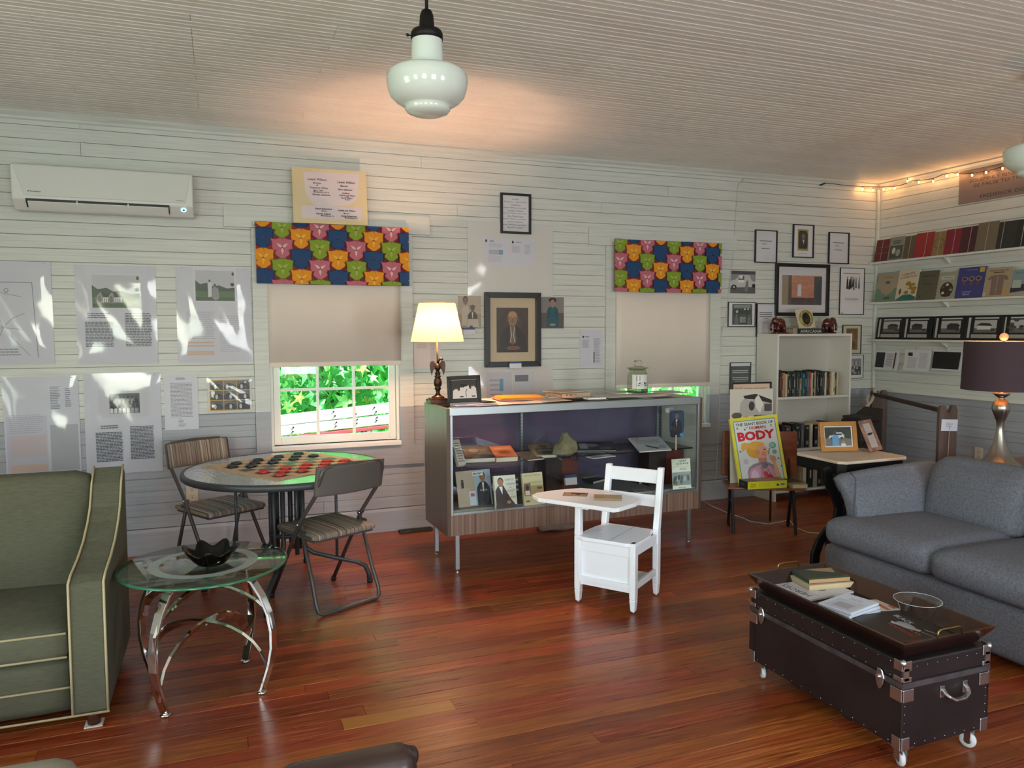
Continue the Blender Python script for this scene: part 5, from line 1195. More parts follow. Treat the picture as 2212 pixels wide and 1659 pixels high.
# --- valances
def leafpts(cx, cy, ang, L, Wd, asp=1):
    p = []; n = 14
    for i in range(n+1):
        t_ = i/n; r = Wd*sin(pi/2*min(1, t_/.36))**.6
        if t_ > .42: r = Wd*(.25*(1-t_)/.58+.75*((1-t_)/.58)**1.7 if t_ > .62 else 1-.28*((t_-.42)/.2)**1.5*1.6)
        p.append((t_*L, r))
    q = p+[(a_, -b_) for a_, b_ in reversed(p)]
    c_, s_ = cos(ang), sin(ang); return [(cx+(a_*c_-b_*s_), cy+(a_*s_+b_*c_)) for a_, b_ in q]
FAB = {'p': ('b86a78', '8c2f42', 'd9b9b6'), 'g': ('7f9a2c', '4e6a1c', '9aae5a'), 'b': ('1d4470', '12284a', '284f7c'), 'o': ('dd9320', 'a33a1e', 'e8b04c')}
def valance(label, pTL, pTR, pBL, phase, flip=False):
    y0 = -.065; A, B, C_ = WY(*pTL, y0), WY(*pTR, y0), WY(*pBL, y0); w_, h = B.x-A.x, (A.z-C_.z)
    t = T('valance', label, 'valance', ((A.x+B.x)/2, y0, (A.z+C_.z)/2+(0)))
    n = 24; q = MB(); v = []
    for j in range(5):
        for i in range(n+1): v.append(((i/n-.5)*w_, .0026*sin(i*.9+j*.4)*(1-j/5)+.001, (j/4-.5)*h+.003*sin(i*.8+1)*(j == 4)+.002*sin(i*.6)*(j == 0)))
    q.add(v, [(j*(n+1)+i, j*(n+1)+i+1, (j+1)*(n+1)+i+1, (j+1)*(n+1)+i) for j in range(4) for i in range(n)], sm=True)
    o = q.build('cloth', mat('valance backing', '6b2a35', .85), t); s_ = o.modifiers.new('thick', 'SOLIDIFY'); s_.thickness = .002; s_.offset = 1
    a = Art(w_, h, '7a2f3a', .00008); px, pz = .1205, .134
    cols = [('p', 'g', 0), ('b', 'o', .5), ('g', 'p', -.05), ('o', 'b', .25)]
    k = -1
    while (k-1)*px < w_+px:
        kk = (k+phase) % 4; c1, c2 = (('p', 'g'), ('b', 'o'), ('g', 'p'), ('o', 'b'))[kk]; off = (0, .5, 0, .5)[kk]*pz
        x = k*px+.045; m_ = -1
        while m_*pz < h+2*pz:
            z = h-(m_*pz+off)-.03+.0; c = FAB[(c1, c2)[m_ % 2]]
            for ang in (D2(38), D2(142), D2(-90)):
                for L, Wd, col in ((.096, .049, c[1]), (.089, .045, c[0]), (.048, .008, c[2])):
                    if col == c[2] and c is FAB['b']: continue
                    pts = leafpts(x+.003*cos(ang), z+.003*sin(ang), ang, L, Wd)
                    a.poly([(u/w_, v_/h) for u, v_ in pts], col)
            m_ += 1
        k += 1
    a.v = [(x, y-.004, z) for x, y, z in a.v]; a.build('leaf_print', t, (0, 0, 0), m=INKF)
    MB().tube([(-w_/2-.012, .02, h/2-.012), (w_/2+.012, .02, h/2-.012)], .005, 8).build('curtain_rod', mat('white rod', 'dcdcd8', .4), t)
    for s in (-1, 1): MB().box(s*(w_/2+.010)-.003, s*(w_/2+.010)+.003, .0, .062-.02, h/2-.022, h/2-.002).build('rod_bracket', _M['white rod'], t)
INKF = INK.copy(); INKF.name = 'printed cloth'; INKF.node_tree.nodes['Principled BSDF'].inputs['Roughness'].default_value = .85
valance('leaf-patterned colourful valance over the left window', (551, 478), (881, 497), (550, 612), 1)
valance('leaf-patterned colourful valance over the right window', (1328, 516), (1556, 523), (1328, 630), 2)
# --- air conditioner
yA = -.20; A, B = WY(20, 345, yA), WY(415, 374, yA); aw = B.x-A.x; P = Vector(((A.x+B.x)/2, 0, WY(415, 374, yA).z-.005))
t = T('air_conditioner', 'white wall-mounted air conditioner high on the left', 'air conditioner', (P.x, -.001, P.z-.30)); ACW = mat('white plastic', 'dcdcd6', .35)
hw = aw/2; bot = WY(415, 468, yA+.03).z-(P.z-.30)
MB().prism([(0, bot+.005), (-.14, bot-.004), (-.195, bot+.055), (-.20, .295), (-.17, .305), (0, .305)], -hw, hw, ax='x').build('body', ACW, t, bevel=.008, seg=3)
MB().add([(-hw+.065, -.203, bot+.075), (hw-.045, -.203, bot+.075), (hw-.012, -.2015, .29), (-hw+.012, -.2015, .29), (-hw+.065, -.196, bot+.075), (hw-.045, -.196, bot+.075), (hw-.012, -.196, .29), (-hw+.012, -.196, .29)], [(0, 1, 2, 3), (0, 4, 5, 1), (1, 5, 6, 2), (2, 6, 7, 3), (3, 7, 4, 0)]).build('front_panel', mat('glossy white plastic', 'd6d9d2', .18), t, bevel=.002)
sl = Vector((-.195, bot+.055)) ; 
MB().prism([(-.1985, bot+.0585), (-.1985, bot+.046), (-.160, bot+.012), (-.156, bot+.016)], -hw+.07, hw-.135, ax='x').build('air_outlet', mat('dark outlet', '1e2223', .5), t)
MB().prism([(-.200, bot+.044), (-.2005, bot+.040), (-.166, bot+.002), (-.160, bot+.006)], -hw+.08, hw-.14, ax='x').build('louver', ACW, t)
for x in (-.15, .12): MB().box(x-.003, x+.003, -.2005, -.17, bot+.03, bot+.055).build('louver_pin', ACW, t)
a = Art(.07, .012); a.poly([(0, .2), (.12, .95), (.2, .9), (.1, .3)], '303434'); a.text('DAIKIN', .6, .5, .6, '303434', .72, .02); a.build('logo', t, (-hw+.115, -.2045, bot+.098))
a = Art(.045, .006); a.rect(0, .2, 1, .7, '77777a'); a.build('small_print', t, (hw-.075, -.2045, bot+.088))
X = Matrix.Translation((hw-.055, -.180, bot+.036)) @ Matrix.Rotation(D2(48), 4, 'X')
MB().lathe([(.012, 0), (.0165, 0), (.0165, .001), (.012, .001), (.012, 0)], 20, X @ Matrix.Rotation(D2(90), 4, 'X')).build('indicator_ring', mat('lit blue ring', 'bfe6ff', .4, emit=('9fdcff', 1.5)), t)
MB().lathe([(0, 0), (.007, 0), (.007, .001), (0, .001)], 16, X @ Matrix.Rotation(D2(90), 4, 'X')).build('indicator_dot', mat('teal dot', '2c7a94', .4), t)
# --- wall sockets
def socket(label, P, rz, m):
    t = T('wall_socket', label, 'socket', P, (0, 0, rz))
    MB().box(-.036, .036, -.005, 0, -.058, .058).build('cover_plate', m, t, bevel=.002)
    a = Art(.07, .114)
    for z in (.3, .7):
        a.ell(.5, z, .24, .14, 'cfc6b4'); a.rect(.38, z, .42, z+.07, '3a3633'); a.rect(.58, z, .62, z+.07, '3a3633'); a.ell(.5, z-.07, .05, .03, '3a3633')
    a.build('outlets', t, (0, -.0055, 0))
q = WY(415, 1064, 0); socket('beige double socket low on the back wall under the patio table', (q.x, -.0012, q.z), 0, mat('beige plastic', 'd3c7b2', .4))
q = WX(2115, 982, XR); socket('double socket low on the right wall beside the drum shade lamp', (XR-.0012, q.y, q.z), D2(-90), _M['beige plastic'])
# ================================================================ lamps
WARM = (1, .56, .28)
def point(parent, loc, power, r=.02, color=WARM):
    d = bpy.data.lights.new('bulb_light', 'POINT'); d.energy = power; d.shadow_soft_size = r; d.color = color
    o = bpy.data.objects.new('bulb_light', d); COL.objects.link(o); o.parent = parent; o.location = loc; return o
def shade_mat(name, col, tr, opaque=0):
    m = bpy.data.materials.new(name); m.use_nodes = True; nt = m.node_tree; nt.nodes.clear()
    o = N(nt, 'OutputMaterial'); mx = N(nt, 'MixShader'); d = N(nt, 'BsdfDiffuse'); t = N(nt, 'BsdfTranslucent')
    d.inputs[0].default_value = lin(col); t.inputs[0].default_value = lin(col); mx.inputs[0].default_value = tr
    nt.links.new(d.outputs[0], mx.inputs[1]); nt.links.new(t.outputs[0], mx.inputs[2]); nt.links.new(mx.outputs[0], o.inputs[0]); return m
BRZ = mat('dark bronze', '4a3428', .38, .7, noise=(20, '2c1f1a'))
yL = -.76; zc_ = .985
P = WY(946, 866, yL); s0, s1 = WY(946, 738, yL).z-zc_, WY(946, 655, yL).z-zc_
t = T('eagle_lamp', 'lit table lamp with cream shade and bronze eagle stem on the display case', 'lamp', (P.x, yL, zc_))
MB().box(-.062, .062, -.062, .062, 0, .022).build('base_block', BRZ, t, bevel=.003); MB().box(-.05, .05, -.05, .05, .022, .030).build('base_step', BRZ, t, bevel=.003)
MB().lathe([(.042, .030), (.038, .040), (.020, .048), (.012, .062), (.014, .078), (.020, .086), (.022, .092), (.016, .096), (.024, .110), (.026, .128), (.022, .146), (.015, .158), (.020, .162), (.020, .168), (.013, .172), (.018, .180), (.018, .186), (.012, .190), (.012, .20)], 24).build('turned_stem', BRZ, t)
eg = MB(); eg.ball((0, 0, .222), .020, 12, sz=1.3); eg.tube([(0, 0, .24), (.004, -.004, .262), (.012, -.01, .275), (.022, -.014, .274), (.028, -.016, .266)], .0085, 8)
eg.build('eagle_body', BRZ, t)
for s in (-1, 1):
    w2 = [(s*.012, .245), (s*.030, .262), (s*.044, .258), (s*.050, .235), (s*.047, .205), (s*.038, .172), (s*.030, .200), (s*.018, .215)]
    MB().prism(w2[::s], -.006, .004, ax='y').build('eagle_wing', BRZ, t, bevel=.002)
MB().tube([(0, .006, .20), (0, .006, s0+.06)], .0055, 10).build('lamp_tube', mat('brass tube', 'b0864e', .35, .9), t)
r0, r1 = .165, .113
sh = MB()
n = 40; v = []; 
for r, z in ((r0, s0), (r1, s1)):
    for k in range(n): v.append((r*cos(2*pi*k/n), r*sin(2*pi*k/n), z))
shd_ = sh.add(v, [(k, (k+1) % n, n+(k+1) % n, n+k) for k in range(n)], sm=True).build('lamp_shade', shade_mat('cream linen shade', 'ffcc7c', .24), t)
for r, z in ((r0, s0), (r1, s1)): MB().tube([(r*cos(2*pi*k/n), r*sin(2*pi*k/n), z) for k in range(n)], .002, 6, closed=True).build('shade_trim', mat('shade trim', 'e8cf9c', .7), shd_)
MB().ball((0, 0, s0+.10), .026, 14, sz=1.2).build('bulb', mat('lit bulb', 'fff2d8', .4, emit=('ffd79a', 25)), t)
point(t, (0, -.01, s0+.10), 150, .03, (1, .55, .34))
# drum shade lamp on a little table behind the sofa
P = Vector((4.345, -2.16, .62)); k = .00275
t = T('drum_lamp', 'brushed metal hourglass lamp with dark drum shade at the right edge', 'lamp', P)
MB().lathe([(.118, 0), (.118, .006), (.085, .03), (.055, .075), (.035, .13), (.024, .18), (.019, .22), (.022, .26), (.034, .29), (.046, .325), (.049, .345), (.042, .372), (.022, .395), (.015, .402), (.030, .412), (.044, .425), (.046, .432), (.020, .445)], 40).build('lamp_body', STEEL, t)
zs0, zs1 = WX(2153, 841, 4.345).z-.62, WX(2153, 737, 4.345).z-.62
n = 48; v = []
for r, z in ((.215, zs0), (.205, zs1)):
    for q_ in range(n): v.append((r*cos(2*pi*q_/n), r*sin(2*pi*q_/n), z))
o = MB().add(v, [(q_, (q_+1) % n, n+(q_+1) % n, n+q_) for q_ in range(n)], sm=True).build('drum_shade', mat('aubergine shade', '42313a', .8), t)
o = MB().add([(x*.99, y*.99, z) for x, y, z in v], [(q_, (q_+1) % n, n+(q_+1) % n, n+q_) for q_ in range(n)][::-1], sm=True).build('shade_lining', mat('gold lining', 'd9a35a', .5), t)
MB().tube([(0, 0, .43), (0, 0, zs1+.01)], .006, 8).build('stem', STEEL, t)
MB().tube([(-.2, 0, zs1-.006), (.2, 0, zs1-.006)], .002, 6).tube([(0, -.2, zs1-.006), (0, .2, zs1-.006)], .002, 6).build('spider', STEEL, t)
MB().ball((0, 0, zs1+.026), .024, 14).build('finial', mat('glowing finial', 'd8b08a', .3, emit=('ff9a50', .5)), t)
MB().ball((0, 0, (zs0+zs1)/2), .028, 12).build('bulb', _M['lit bulb'], t)
point(t, (0, 0, (zs0+zs1)/2+.02), 14, .03)
t = T('lamp_table', 'small dark wood table under the drum shade lamp behind the sofa', 'side table', (4.40, -2.20, 0))
MB().box(-.19, .42, -.32, .20, .59, .618).build('tabletop', mat('red brown wood', '6b4434', .35, noise=(3, '523024'), stretch=(1, 8, 8)), t, bevel=.004)
for x in (-.16, .39):
    for y in (-.29, .17): MB().box(x-.02, x+.02, y-.02, y+.02, 0, .59).build('leg', _M['red brown wood'], t)
# pendant schoolhouse lamps
OPAL = mat('opal glass', 'e2ece2', .12, coat=.5, sub=0)
def pendant(label, P):
    t = T('pendant_lamp', label, 'pendant lamp', P)
    MB().lathe([(0, 0), (.035, .002), (.055, .006), (.074, .014), (.082, .024), (.080, .034), (.092, .038), (.115, .052), (.134, .072), (.143, .098), (.1465, .125), (.144, .146), (.134, .158), (.105, .166), (.075, .172), (.063, .180), (.058, .20), (.056, .24), (.0555, .275), (.052, .285), (.050, .285)], 48).build('glass_shade', OPAL, t)
    DB = mat('oil rubbed bronze', '151312', .5, .4)
    MB().lathe([(.054, .268), (.0575, .268), (.0575, .292), (.052, .302), (.029, .304), (.028, .31), (.0245, .355), (.018, .372), (.008, .378)], 32).build('fitter', DB, t)
    MB().tube([(0, 0, .37), (0, 0, H-P[2])], .0062, 10).build('rod', DB, t)
    MB().lathe([(.055, H-P[2]-.025), (.06, H-P[2]-.012), (.06, H-P[2])], 24).build('ceiling_canopy', DB, t)
    MB().tube([(-.055, 0, .278), (-.068, 0, .279)], .0025, 6).ball((-.071, 0, .279), .0058, 8).build('thumb_screw', DB, t)
    return t
P1 = WY(924, 252, -2.6); pendant('white opal schoolhouse pendant lamp hanging from a black rod', (P1.x, P1.y, P1.z))
P2 = WZ(2236, 384, P1.z); pendant('second white opal pendant lamp cut by the right edge of the picture', (P2.x, P2.y, P2.z))
# string lights
BW_ = mat('black cord', '16110f', .5); LITB = mat('lit fairy bulb', 'ffe2b0', .4, emit=('ffb45e', 30))
t = T('string_lights', 'string of small warm bulbs along the top of the corner walls', 'string lights', (XR, 0, 2.5)); o_ = Vector((XR, 0, 2.5))
zoom = lambda x, y: (1840+x/3.317, 320+y/3.317)
wp = [WY(1782, 396, -.02), WY(1800, 397, -.03), WY(1830, 401, -.02), WY(1865, 403, -.03)]+[WX(*zoom(x, y), XR-.035) for x, y in ((215, 278), (300, 273), (350, 268), (400, 247), (440, 230), (480, 232), (560, 222), (600, 212), (650, 190), (715, 176), (800, 185), (870, 178), (950, 165), (1020, 150), (1130, 115), (1234, 80), (1400, 20))]
MB().tube([p-o_ for p in wp], .0028, 6).build('cord', BW_, t)
MB().tube([WY(1772, 400, -.02)-o_, WY(1782, 396, -.02)-o_], .007, 8).build('plug', BW_, t)
bulbs = [('b', 78, 292), ('b', 152, 300)]+[('r', *q) for q in ((228, 293), (307, 287), (400, 235), (480, 243), (583, 237), (680, 198), (757, 188), (862, 193), (963, 173), (1080, 145), (1180, 118))]
for s, x, y in bulbs:
    p = (WY(*zoom(x, y), -.045) if s == 'b' else WX(*zoom(x, y), XR-.05))-o_
    MB().lathe([(0, -.012), (.005, -.008), (.006, 0), (.004, .009)], 8).build('bulb', LITB, t, loc=p)
    MB().tube([(0, 0, .008), (.0, 0, .020)], .0045, 6).build('bulb_socket', BW_, t, loc=p)
    point(t, p+Vector((0, 0, -.002)), .6, .008, (1, .45, .16))
# ================================================================ things in and on the case
def CT(u, v, z=.9855): q = Ci.inverted() @ Vector((u, v, z)); return q
def flat(name, label, cat, loc, w_, h, yaw=0, th=.0015, col='dfd5c8', art=None, group=None):
    t = T(name, label, cat, loc, (0, 0, yaw), group)
    MB().box(-w_/2, w_/2, -h/2, h/2, 0, th).build('sheet', mat('sheet '+col, col, .6), t)
    if art: a = Art(w_, h); art(a); a.build('print', t, (0, 0, th+.0002), UPFACE)
    return t
blk = lambda n=9: (lambda a: a.block(.12, .12, .88, .88, n, 'a79c98', .35))
LY = [.9855]
def paper(label, u, v, w_, h, yaw, col, art=None, z=None, th=.0015, name='paper', cat='paper'):
    LY[0] += .0018; return flat(name, label, cat, CT(u, v, z or LY[0]), w_, h, yaw+cr, th, col, art)
paper('blue folder under pale pages at the left end of the case top', .20, .055, .26, .09, -.10, '5d6187', None, None, .004, 'folder', 'folder')
paper('curled cream page beside the small black framed group photo', .30, .07, .24, .13, .12, 'e6d6c4', blk())
paper('cream page in front of the orange folder', .50, .09, .26, .15, -.08, 'e8dccb', blk())
paper('cream page behind the black frame on the case', .47, .30, .22, .24, .3, 'e2cfbb', blk())
paper('cream page right of the orange folder on the case', .72, .10, .22, .14, .05, 'e5d8c6', blk())
paper('white printed page near the middle of the case top', 1.02, .30, .2, .26, .15, 'd8d4d0', blk())
paper('grey white booklet at the case front edge', 1.00, .04, .13, .06, .0, 'e6e6e2', None, None, .010, 'booklet', 'booklet')
paper('white page left of the glass jar', 1.22, .16, .24, .2, .1, 'dcdad8', blk(6))
paper('large printed white page in front of the glass jar', 1.42, .12, .26, .16, -.12, 'e0dfdd', blk(5))
paper('yellow slip beside the glass jar', 1.56, .13, .09, .05, -.3, 'c9a53a', None)
paper('white page at the right end of the case top', 1.68, .22, .2, .24, .05, 'dedddb', blk(6))
paper('white page behind the glass jar', 1.40, .34, .24, .18, .0, 'dcd9d5', blk(6))
t = T('folder_stack', 'bright orange-yellow folders with pink ones beneath on the case', 'folders', CT(.56, .24, .998), (0, 0, -.1))
for k, (c, dx, z) in enumerate((('d98b86', -.012, 0), ('d07a74', -.02, .005), ('e8971a', 0, .010), ('f0a41c', .012, .015))):
    MB().box(-.14+dx, .14+dx, -.10, .10, z, z+.004).build('folder', mat('folder '+c, c, .5), t, bevel=.001)
t = T('tied_roll', 'peach cloth roll with a strap lying on the case', 'roll', CT(.83, .12, .999), (0, 0, -.35))
MB().tube([(-.02, 0, .016), (.07, 0, .016)], .014, 12).build('roll', mat('peach cloth', 'c99a7d', .7), t)
MB().tube([(-.02, .01, .016), (-.09, .03, .03), (-.12, .02, .022), (-.10, -.005, .008), (-.02, -.008, .014)], .004, 6).build('strap', _M['peach cloth'], t)
for x in (.01, .035): MB().ball((x, -.012, .022), .005, 8).build('toggle', mat('brown toggle', '6a4632', .5), t)
book('book', 'thick tan notebook stack on the middle of the display case', CT(.93, .27, .9995), (0, 0, .08), .22, .20, .030, 'a8937c', 'b7a48c', soft=True)
book('book', 'thin grey-tan notebook lying on the thick tan notebook', CT(.90, .28, .9995+.0312), (0, 0, .25), .21, .17, .006, 'b3a492', 'c9bba6', soft=True)
# photo frame on the case
t = T('framed_photograph', 'small black framed photograph of people in white shirts beside the eagle lamp', 'framed photograph', CT(.175, .19, 1.077), (D2(-14), D2(-2), D2(-14)))
framebars(.205, .165, .024, .014, FBLK, t, 0, .003); MB().box(-.09, .09, -.003, 0, -.07, .07).build('backing', FBLK, t)
a = Art(.16, .12, '29211f')
a.line([(.0, .985), (1, .985)], .003, 'c9c5c0'); 
for x, y in ((.2, .5), (.42, .58), (.62, .66), (.84, .62), (.3, .42), (.74, .5)):
    a.poly([(x-.14, 0), (x-.12, y-.08), (x-.04, y+.02), (x+.05, y+.02), (x+.12, y-.1), (x+.14, 0)], 'dccfca'); a.ell(x, y+.08, .05, .09, '5a3a2c'); a.ell(x, y+.13, .052, .05, '1c1513')
for x in (.4, .85): a.rect(x-.07, .08, x+.07, .15, '4a3a3a')
a.line([(.58, .1), (.56, .35), (.62, .5)], .004, '4a2f30'); a.build('print', t, (0, -.0034, 0))
MB().box(-.02, .02, 0, .004, -.075, .03).build('easel_back', FBLK, t, rot=(D2(22), 0, 0), loc=(0, .002, 0))
# glass jar
t = T('glass_jar', 'clear glass candle jar with lid and picture label on the case', 'jar', CT(1.43, .22, LY[0]+.003))
GL = pane_mat('jar glass', 'e9efe6', 2.4)
MB().lathe([(0, .004), (.066, .004), (.070, .010), (.070, .115), (.066, .130), (.056, .142), (.056, .165)], 40).build('jar_body', GL, t)
MB().lathe([(.0, .0), (.062, .0), (.071, .006), (.0715, .022), (.066, .026), (0, .026)], 40).build('thick_base', pane_mat('thick jar glass', 'c2c8be', 3), t)
lid_ = MB().lathe([(.048, .150), (.075, .166), (.076, .172), (.062, .176), (.05, .180), (.02, .186), (.0, .188)], 40).build('jar_lid', pane_mat('lid glass', 'e6ead8', 3), t)
for s in (-1, 1): MB().tube([(s*.012, 0, .185), (s*.026, 0, .192), (s*.030, 0, .206), (s*.022, 0, .214)], .004, 8).build('lid_handle', GL, lid_)
MB().tube([(-.024, 0, .214), (.024, 0, .214)], .005, 8).build('lid_handle', GL, lid_)
q = MB(); v = []
for k in range(13):
    a_ = D2(-150+k*10); v += [(.0712*cos(a_), .0712*sin(a_), .03), (.0712*cos(a_), .0712*sin(a_), .125)]
q.add(v, [(2*k, 2*k+2, 2*k+3, 2*k+1) for k in range(12)], sm=True).build('label_sheet', mat('label paper', 'd9dad6', .5), t)
a = Art(.094, .085, '2c2c2e'); a.rect(.42, .55, .58, 1, 'd9d9d6'); a.rect(0, .55, .3, 1, '8b8c8c'); a.ell(.5, .35, .42, .12, 'c9c9c6'); a.ell(.5, .38, .33, .09, '1c1c1d'); a.ell(.5, .20, .46, .07, 'a9aaa8'); a.ell(.5, .22, .4, .05, '2a2a2b')
R_ = .0718; a.v = [(R_*sin(x/R_), -R_*cos(x/R_)+y, z) for x, y, z in a.v]
a2 = a; 
def subdiv_x(art, n=1): pass
a.build('label_print', t, (0, 0, .078), (0, 0, D2(0)))
# ---- inside: upper glass shelf
ZSH, ZDK = .6375, .3755
def on_shelf(px, py, z=ZSH): return WZ(px, py, z)
def bk_in(label, px, py, w_, h, th, yaw, cover, art, z=ZSH, pages='dcd8cc', name='book', cat='book', tilt=0, **k):
    P = WZ(px, py, z); 
    return book(name, label, (P.x, P.y, z+.0003+(h/2*sin(tilt) if tilt else 0)), (tilt, 0, yaw+cr), w_, h, th, cover, pages, art, cat, **k)
bk_in('dark brown photo-covered hardback on the left of the glass shelf', 1030, 994, .20, .20, .030, -.15, '3a332e', lambda a: (a.rect(.1, .3, .9, .9, '5c5148'), a.ell(.4, .6, .15, .15, '8d8274'), a.ell(.7, .6, .12, .14, '75695c')), tilt=D2(14))
bk_in('orange-brown paperback on the glass shelf', 1087, 993, .14, .18, .032, -.12, 'a4603c', lambda a: (a.rect(.05, .6, .95, .9, 'b4744e'), a.ell(.5, .4, .3, .15, '7c3f28'), a.text('NOBODY', .5, .75, .1, 'e0c4a4', .7)), tilt=D2(14))
bk_in('thin open dark booklet between two books on the glass shelf', 1143, 990, .12, .17, .008, .1, '4a463f', None, tilt=D2(8), name='booklet', cat='booklet', soft=True)
bk_in('tan and black paperback tilted on the glass shelf', 1172, 985, .14, .18, .022, -.12, '8d7a4e', lambda a: (a.rect(.15, .1, .95, .6, '3a3a30'), a.text('ROOTS', .55, .4, .14, 'd9d4c2', .6), a.ell(.6, .75, .2, .14, '4a3426')), tilt=D2(14))
# leafy upright leaflets at the far left
bk_in('bundle of upright leaflets in the left corner of the glass shelf', 987, 1006, .05, .16, .03, .2, '9a9c98', lambda a: a.block(.1, .1, .9, .9, 8, '4a4b4c', .4), tilt=D2(60), name='leaflets', cat='leaflets', soft=True)
# stone shard on a clear stand
P = on_shelf(1222, 992); t = T('stone_shard', 'rough grey stone shard held in a clear stand', 'stone', P+Vector((0, 0, .002)))
r = random.Random(12); pts = [(-.085, .02), (-.07, .075), (-.03, .10), (-.01, .15), (.02, .148), (.05, .11), (.075, .095), (.085, .06), (.075, .025), (.03, .008), (-.03, .012)]
v = []; 
for yy, sc in ((-.022, .86), (-.008, 1), (.012, 1), (.026, .8)):
    for x, z in pts: v.append((x*sc+r.uniform(-.003, .003), yy+r.uniform(-.004, .004)+z*.12, .078+(z-.078)*sc+r.uniform(-.003, .003)))
m_ = len(pts); fs = [tuple(range(m_)), tuple(range(3*m_, 4*m_))[::-1]]
for a_ in range(3):
    for k in range(m_): fs.append((a_*m_+k, (a_+1)*m_+k, (a_+1)*m_+(k+1) % m_, a_*m_+(k+1) % m_))
MB().add([(x, y, z+.012) for x, y, z in v], fs).build('stone', mat('grey stone', '77755f', .95, noise=(18, '57553f'), bump=(60, 1)), t)
for x in (-.045, .045): MB().tube([(x, -.05, .03), (x, -.045, .004), (x, .04, .004), (x, .05, .07)], .0035, 8).build('clear_stand', CLEARP, t)
# lying things
def quadfit(pts, z): 
    A, B, C_, D_ = [WZ(px, py, z) for px, py in pts]; c = (A+B+C_+D_)/4; ex = ((B-A)+(C_-D_))/2; ey = ((D_-A)+(C_-B))/2
    return c, ex.length, ey.length, math.atan2(ex.y, ex.x)
bk_in('dark photographic book open on the glass shelf right of the stone', 1285, 972, .26, .16, .010, -.35, '26272c', lambda a: (a.ell(.4, .6, .2, .2, '6b6c74'), a.rect(.6, .1, .9, .4, '4a4b52'), a.rect(.1, .2, .3, .8, '9094a0')), tilt=D2(12))
bk_in('white folded leaflet at the shelf front edge right of the stone', 1298, 987, .18, .08, .004, .15, 'c5c9d2', lambda a: a.rect(.1, .2, .6, .8, '7c7f88'), name='leaflet', cat='leaflet', soft=True)
bk_in('flat brown picture cards at the back of the glass shelf', 1335, 974, .20, .09, .003, 0, '5d4a54', lambda a: (a.rect(.05, .1, .45, .9, '7a5f66'), a.rect(.55, .1, .95, .9, '6a4a52')), name='cards', cat='cards', soft=True)
bk_in('pale picture magazine propped near the right end of the glass shelf', 1403, 972, .24, .17, .008, -.05, 'a9adb4', lambda a: (a.text('LOOK', .18, .88, .1, 'a02a3c', .25, .02), a.block(.1, .5, .9, .8, 5, '6f747c', .4), a.poly([(.3, .45), (.5, .3), (.7, .15), (.6, .12), (.35, .3)], '2a2c30'), a.ell(.8, .25, .12, .12, '8a8f96')), tilt=D2(24), name='magazine', cat='magazine', soft=True)
P = on_shelf(1460, 972); t = T('portrait_fan', 'hand fan with a portrait of a man in a dark suit on a wooden stick', 'hand fan', P, (0, 0, -.1))
sc = (P-CAM_POS).dot(FV)/FPX; fh = 58*sc; fw = 34*sc
pp = [(-.42, -.46), (-.30, -.5), (.30, -.5), (.44, -.44), (.5, -.1), (.48, .45), (.36, .5), (-.4, .5), (-.5, .44), (-.5, -.2)]
MB().prism([(x*fw, z*fh) for x, z in pp], -.001, .001, ax='y').build('fan_card', mat('fan card', '1a2230', .4), t, loc=(.004, 0, .085+fh/2))
a = Art(fw*.9, fh*.94, '1e3a5c'); person(a, .48, 0, .95, '14161c', skin='6d5a50', w_=.42, shirt='d9dbe0'); a.rect(.46, .2, .53, .62, '20242e'); a.ell(.9, .06, .18, .08, '2f7fb4'); a.build('print', t, (.004, -.0014, .085+fh/2))
MB().box(-.005, .005, -.002, .002, 0, .10).build('stick', mat('pale stick', 'b8ab98', .6), t)
P = CT(1.68, .25, .90); t = T('case_light', 'small white plastic stick light fixed inside the right end of the case', 'light', WY(1458, 886, CT(1.6, .3).y), (0, 0, cr))
MB().puff((0, 0, 0), (.165, .03, .042), .019, n=8).build('housing', ACW, t); MB().box(-.06, .06, -.0165, -.012, -.013, .013).build('lens', mat('grey lens', '9aa3ad', .4), t)
# ---- inside: lower deck
def stand_in(label, px, pyb, w_, h, th, lean, yaw, cover, art, z=ZDK, name='book', cat='book', dy=0, roll=0, **k):
    P = WZ(px, pyb, z); L = D2(lean)
    off = Vector((0, sin(L)*h/2, cos(L)*h/2)); off = Euler((0, 0, yaw+cr)).to_matrix() @ off
    return book(name, label, P+off+Vector((0, dy, .0005)), (D2(90)-L, roll, yaw+cr), w_, h, th, cover, 'd8d4c4', art, cat, **k)
def mg1(a):
    a.rect(0, 0, .52, 1, 'b9a896'); a.rect(.52, 0, 1, 1, '9fb0c6'); person(a, .76, .0, .9, '2f3440', skin='9a6f52', w_=.2, shirt='dfe3ea'); a.rect(.48, .84, .78, .95, 'f0f0f0'); a.text('EBONY', .63, .895, .07, '1a1a1a', .27, .03); a.rect(.33, .03, .52, .42, 'c9d6e8'); a.rect(.37, .27, .48, .36, 'b85a6a'); a.ell(.16, .73, .04, .03, '3a2a22'); a.rect(.12, .52, .2, .7, '2a2a30'); a.text('OBAMA', .76, .42, .05, 'dde3ec', .22)
stand_in('folded magazine with a suited man standing left on the lower deck', 1028, 1093, .225, .215, .006, 14, .06, 'a9a49c', mg1, name='magazine', cat='magazine', roll=0, soft=True)
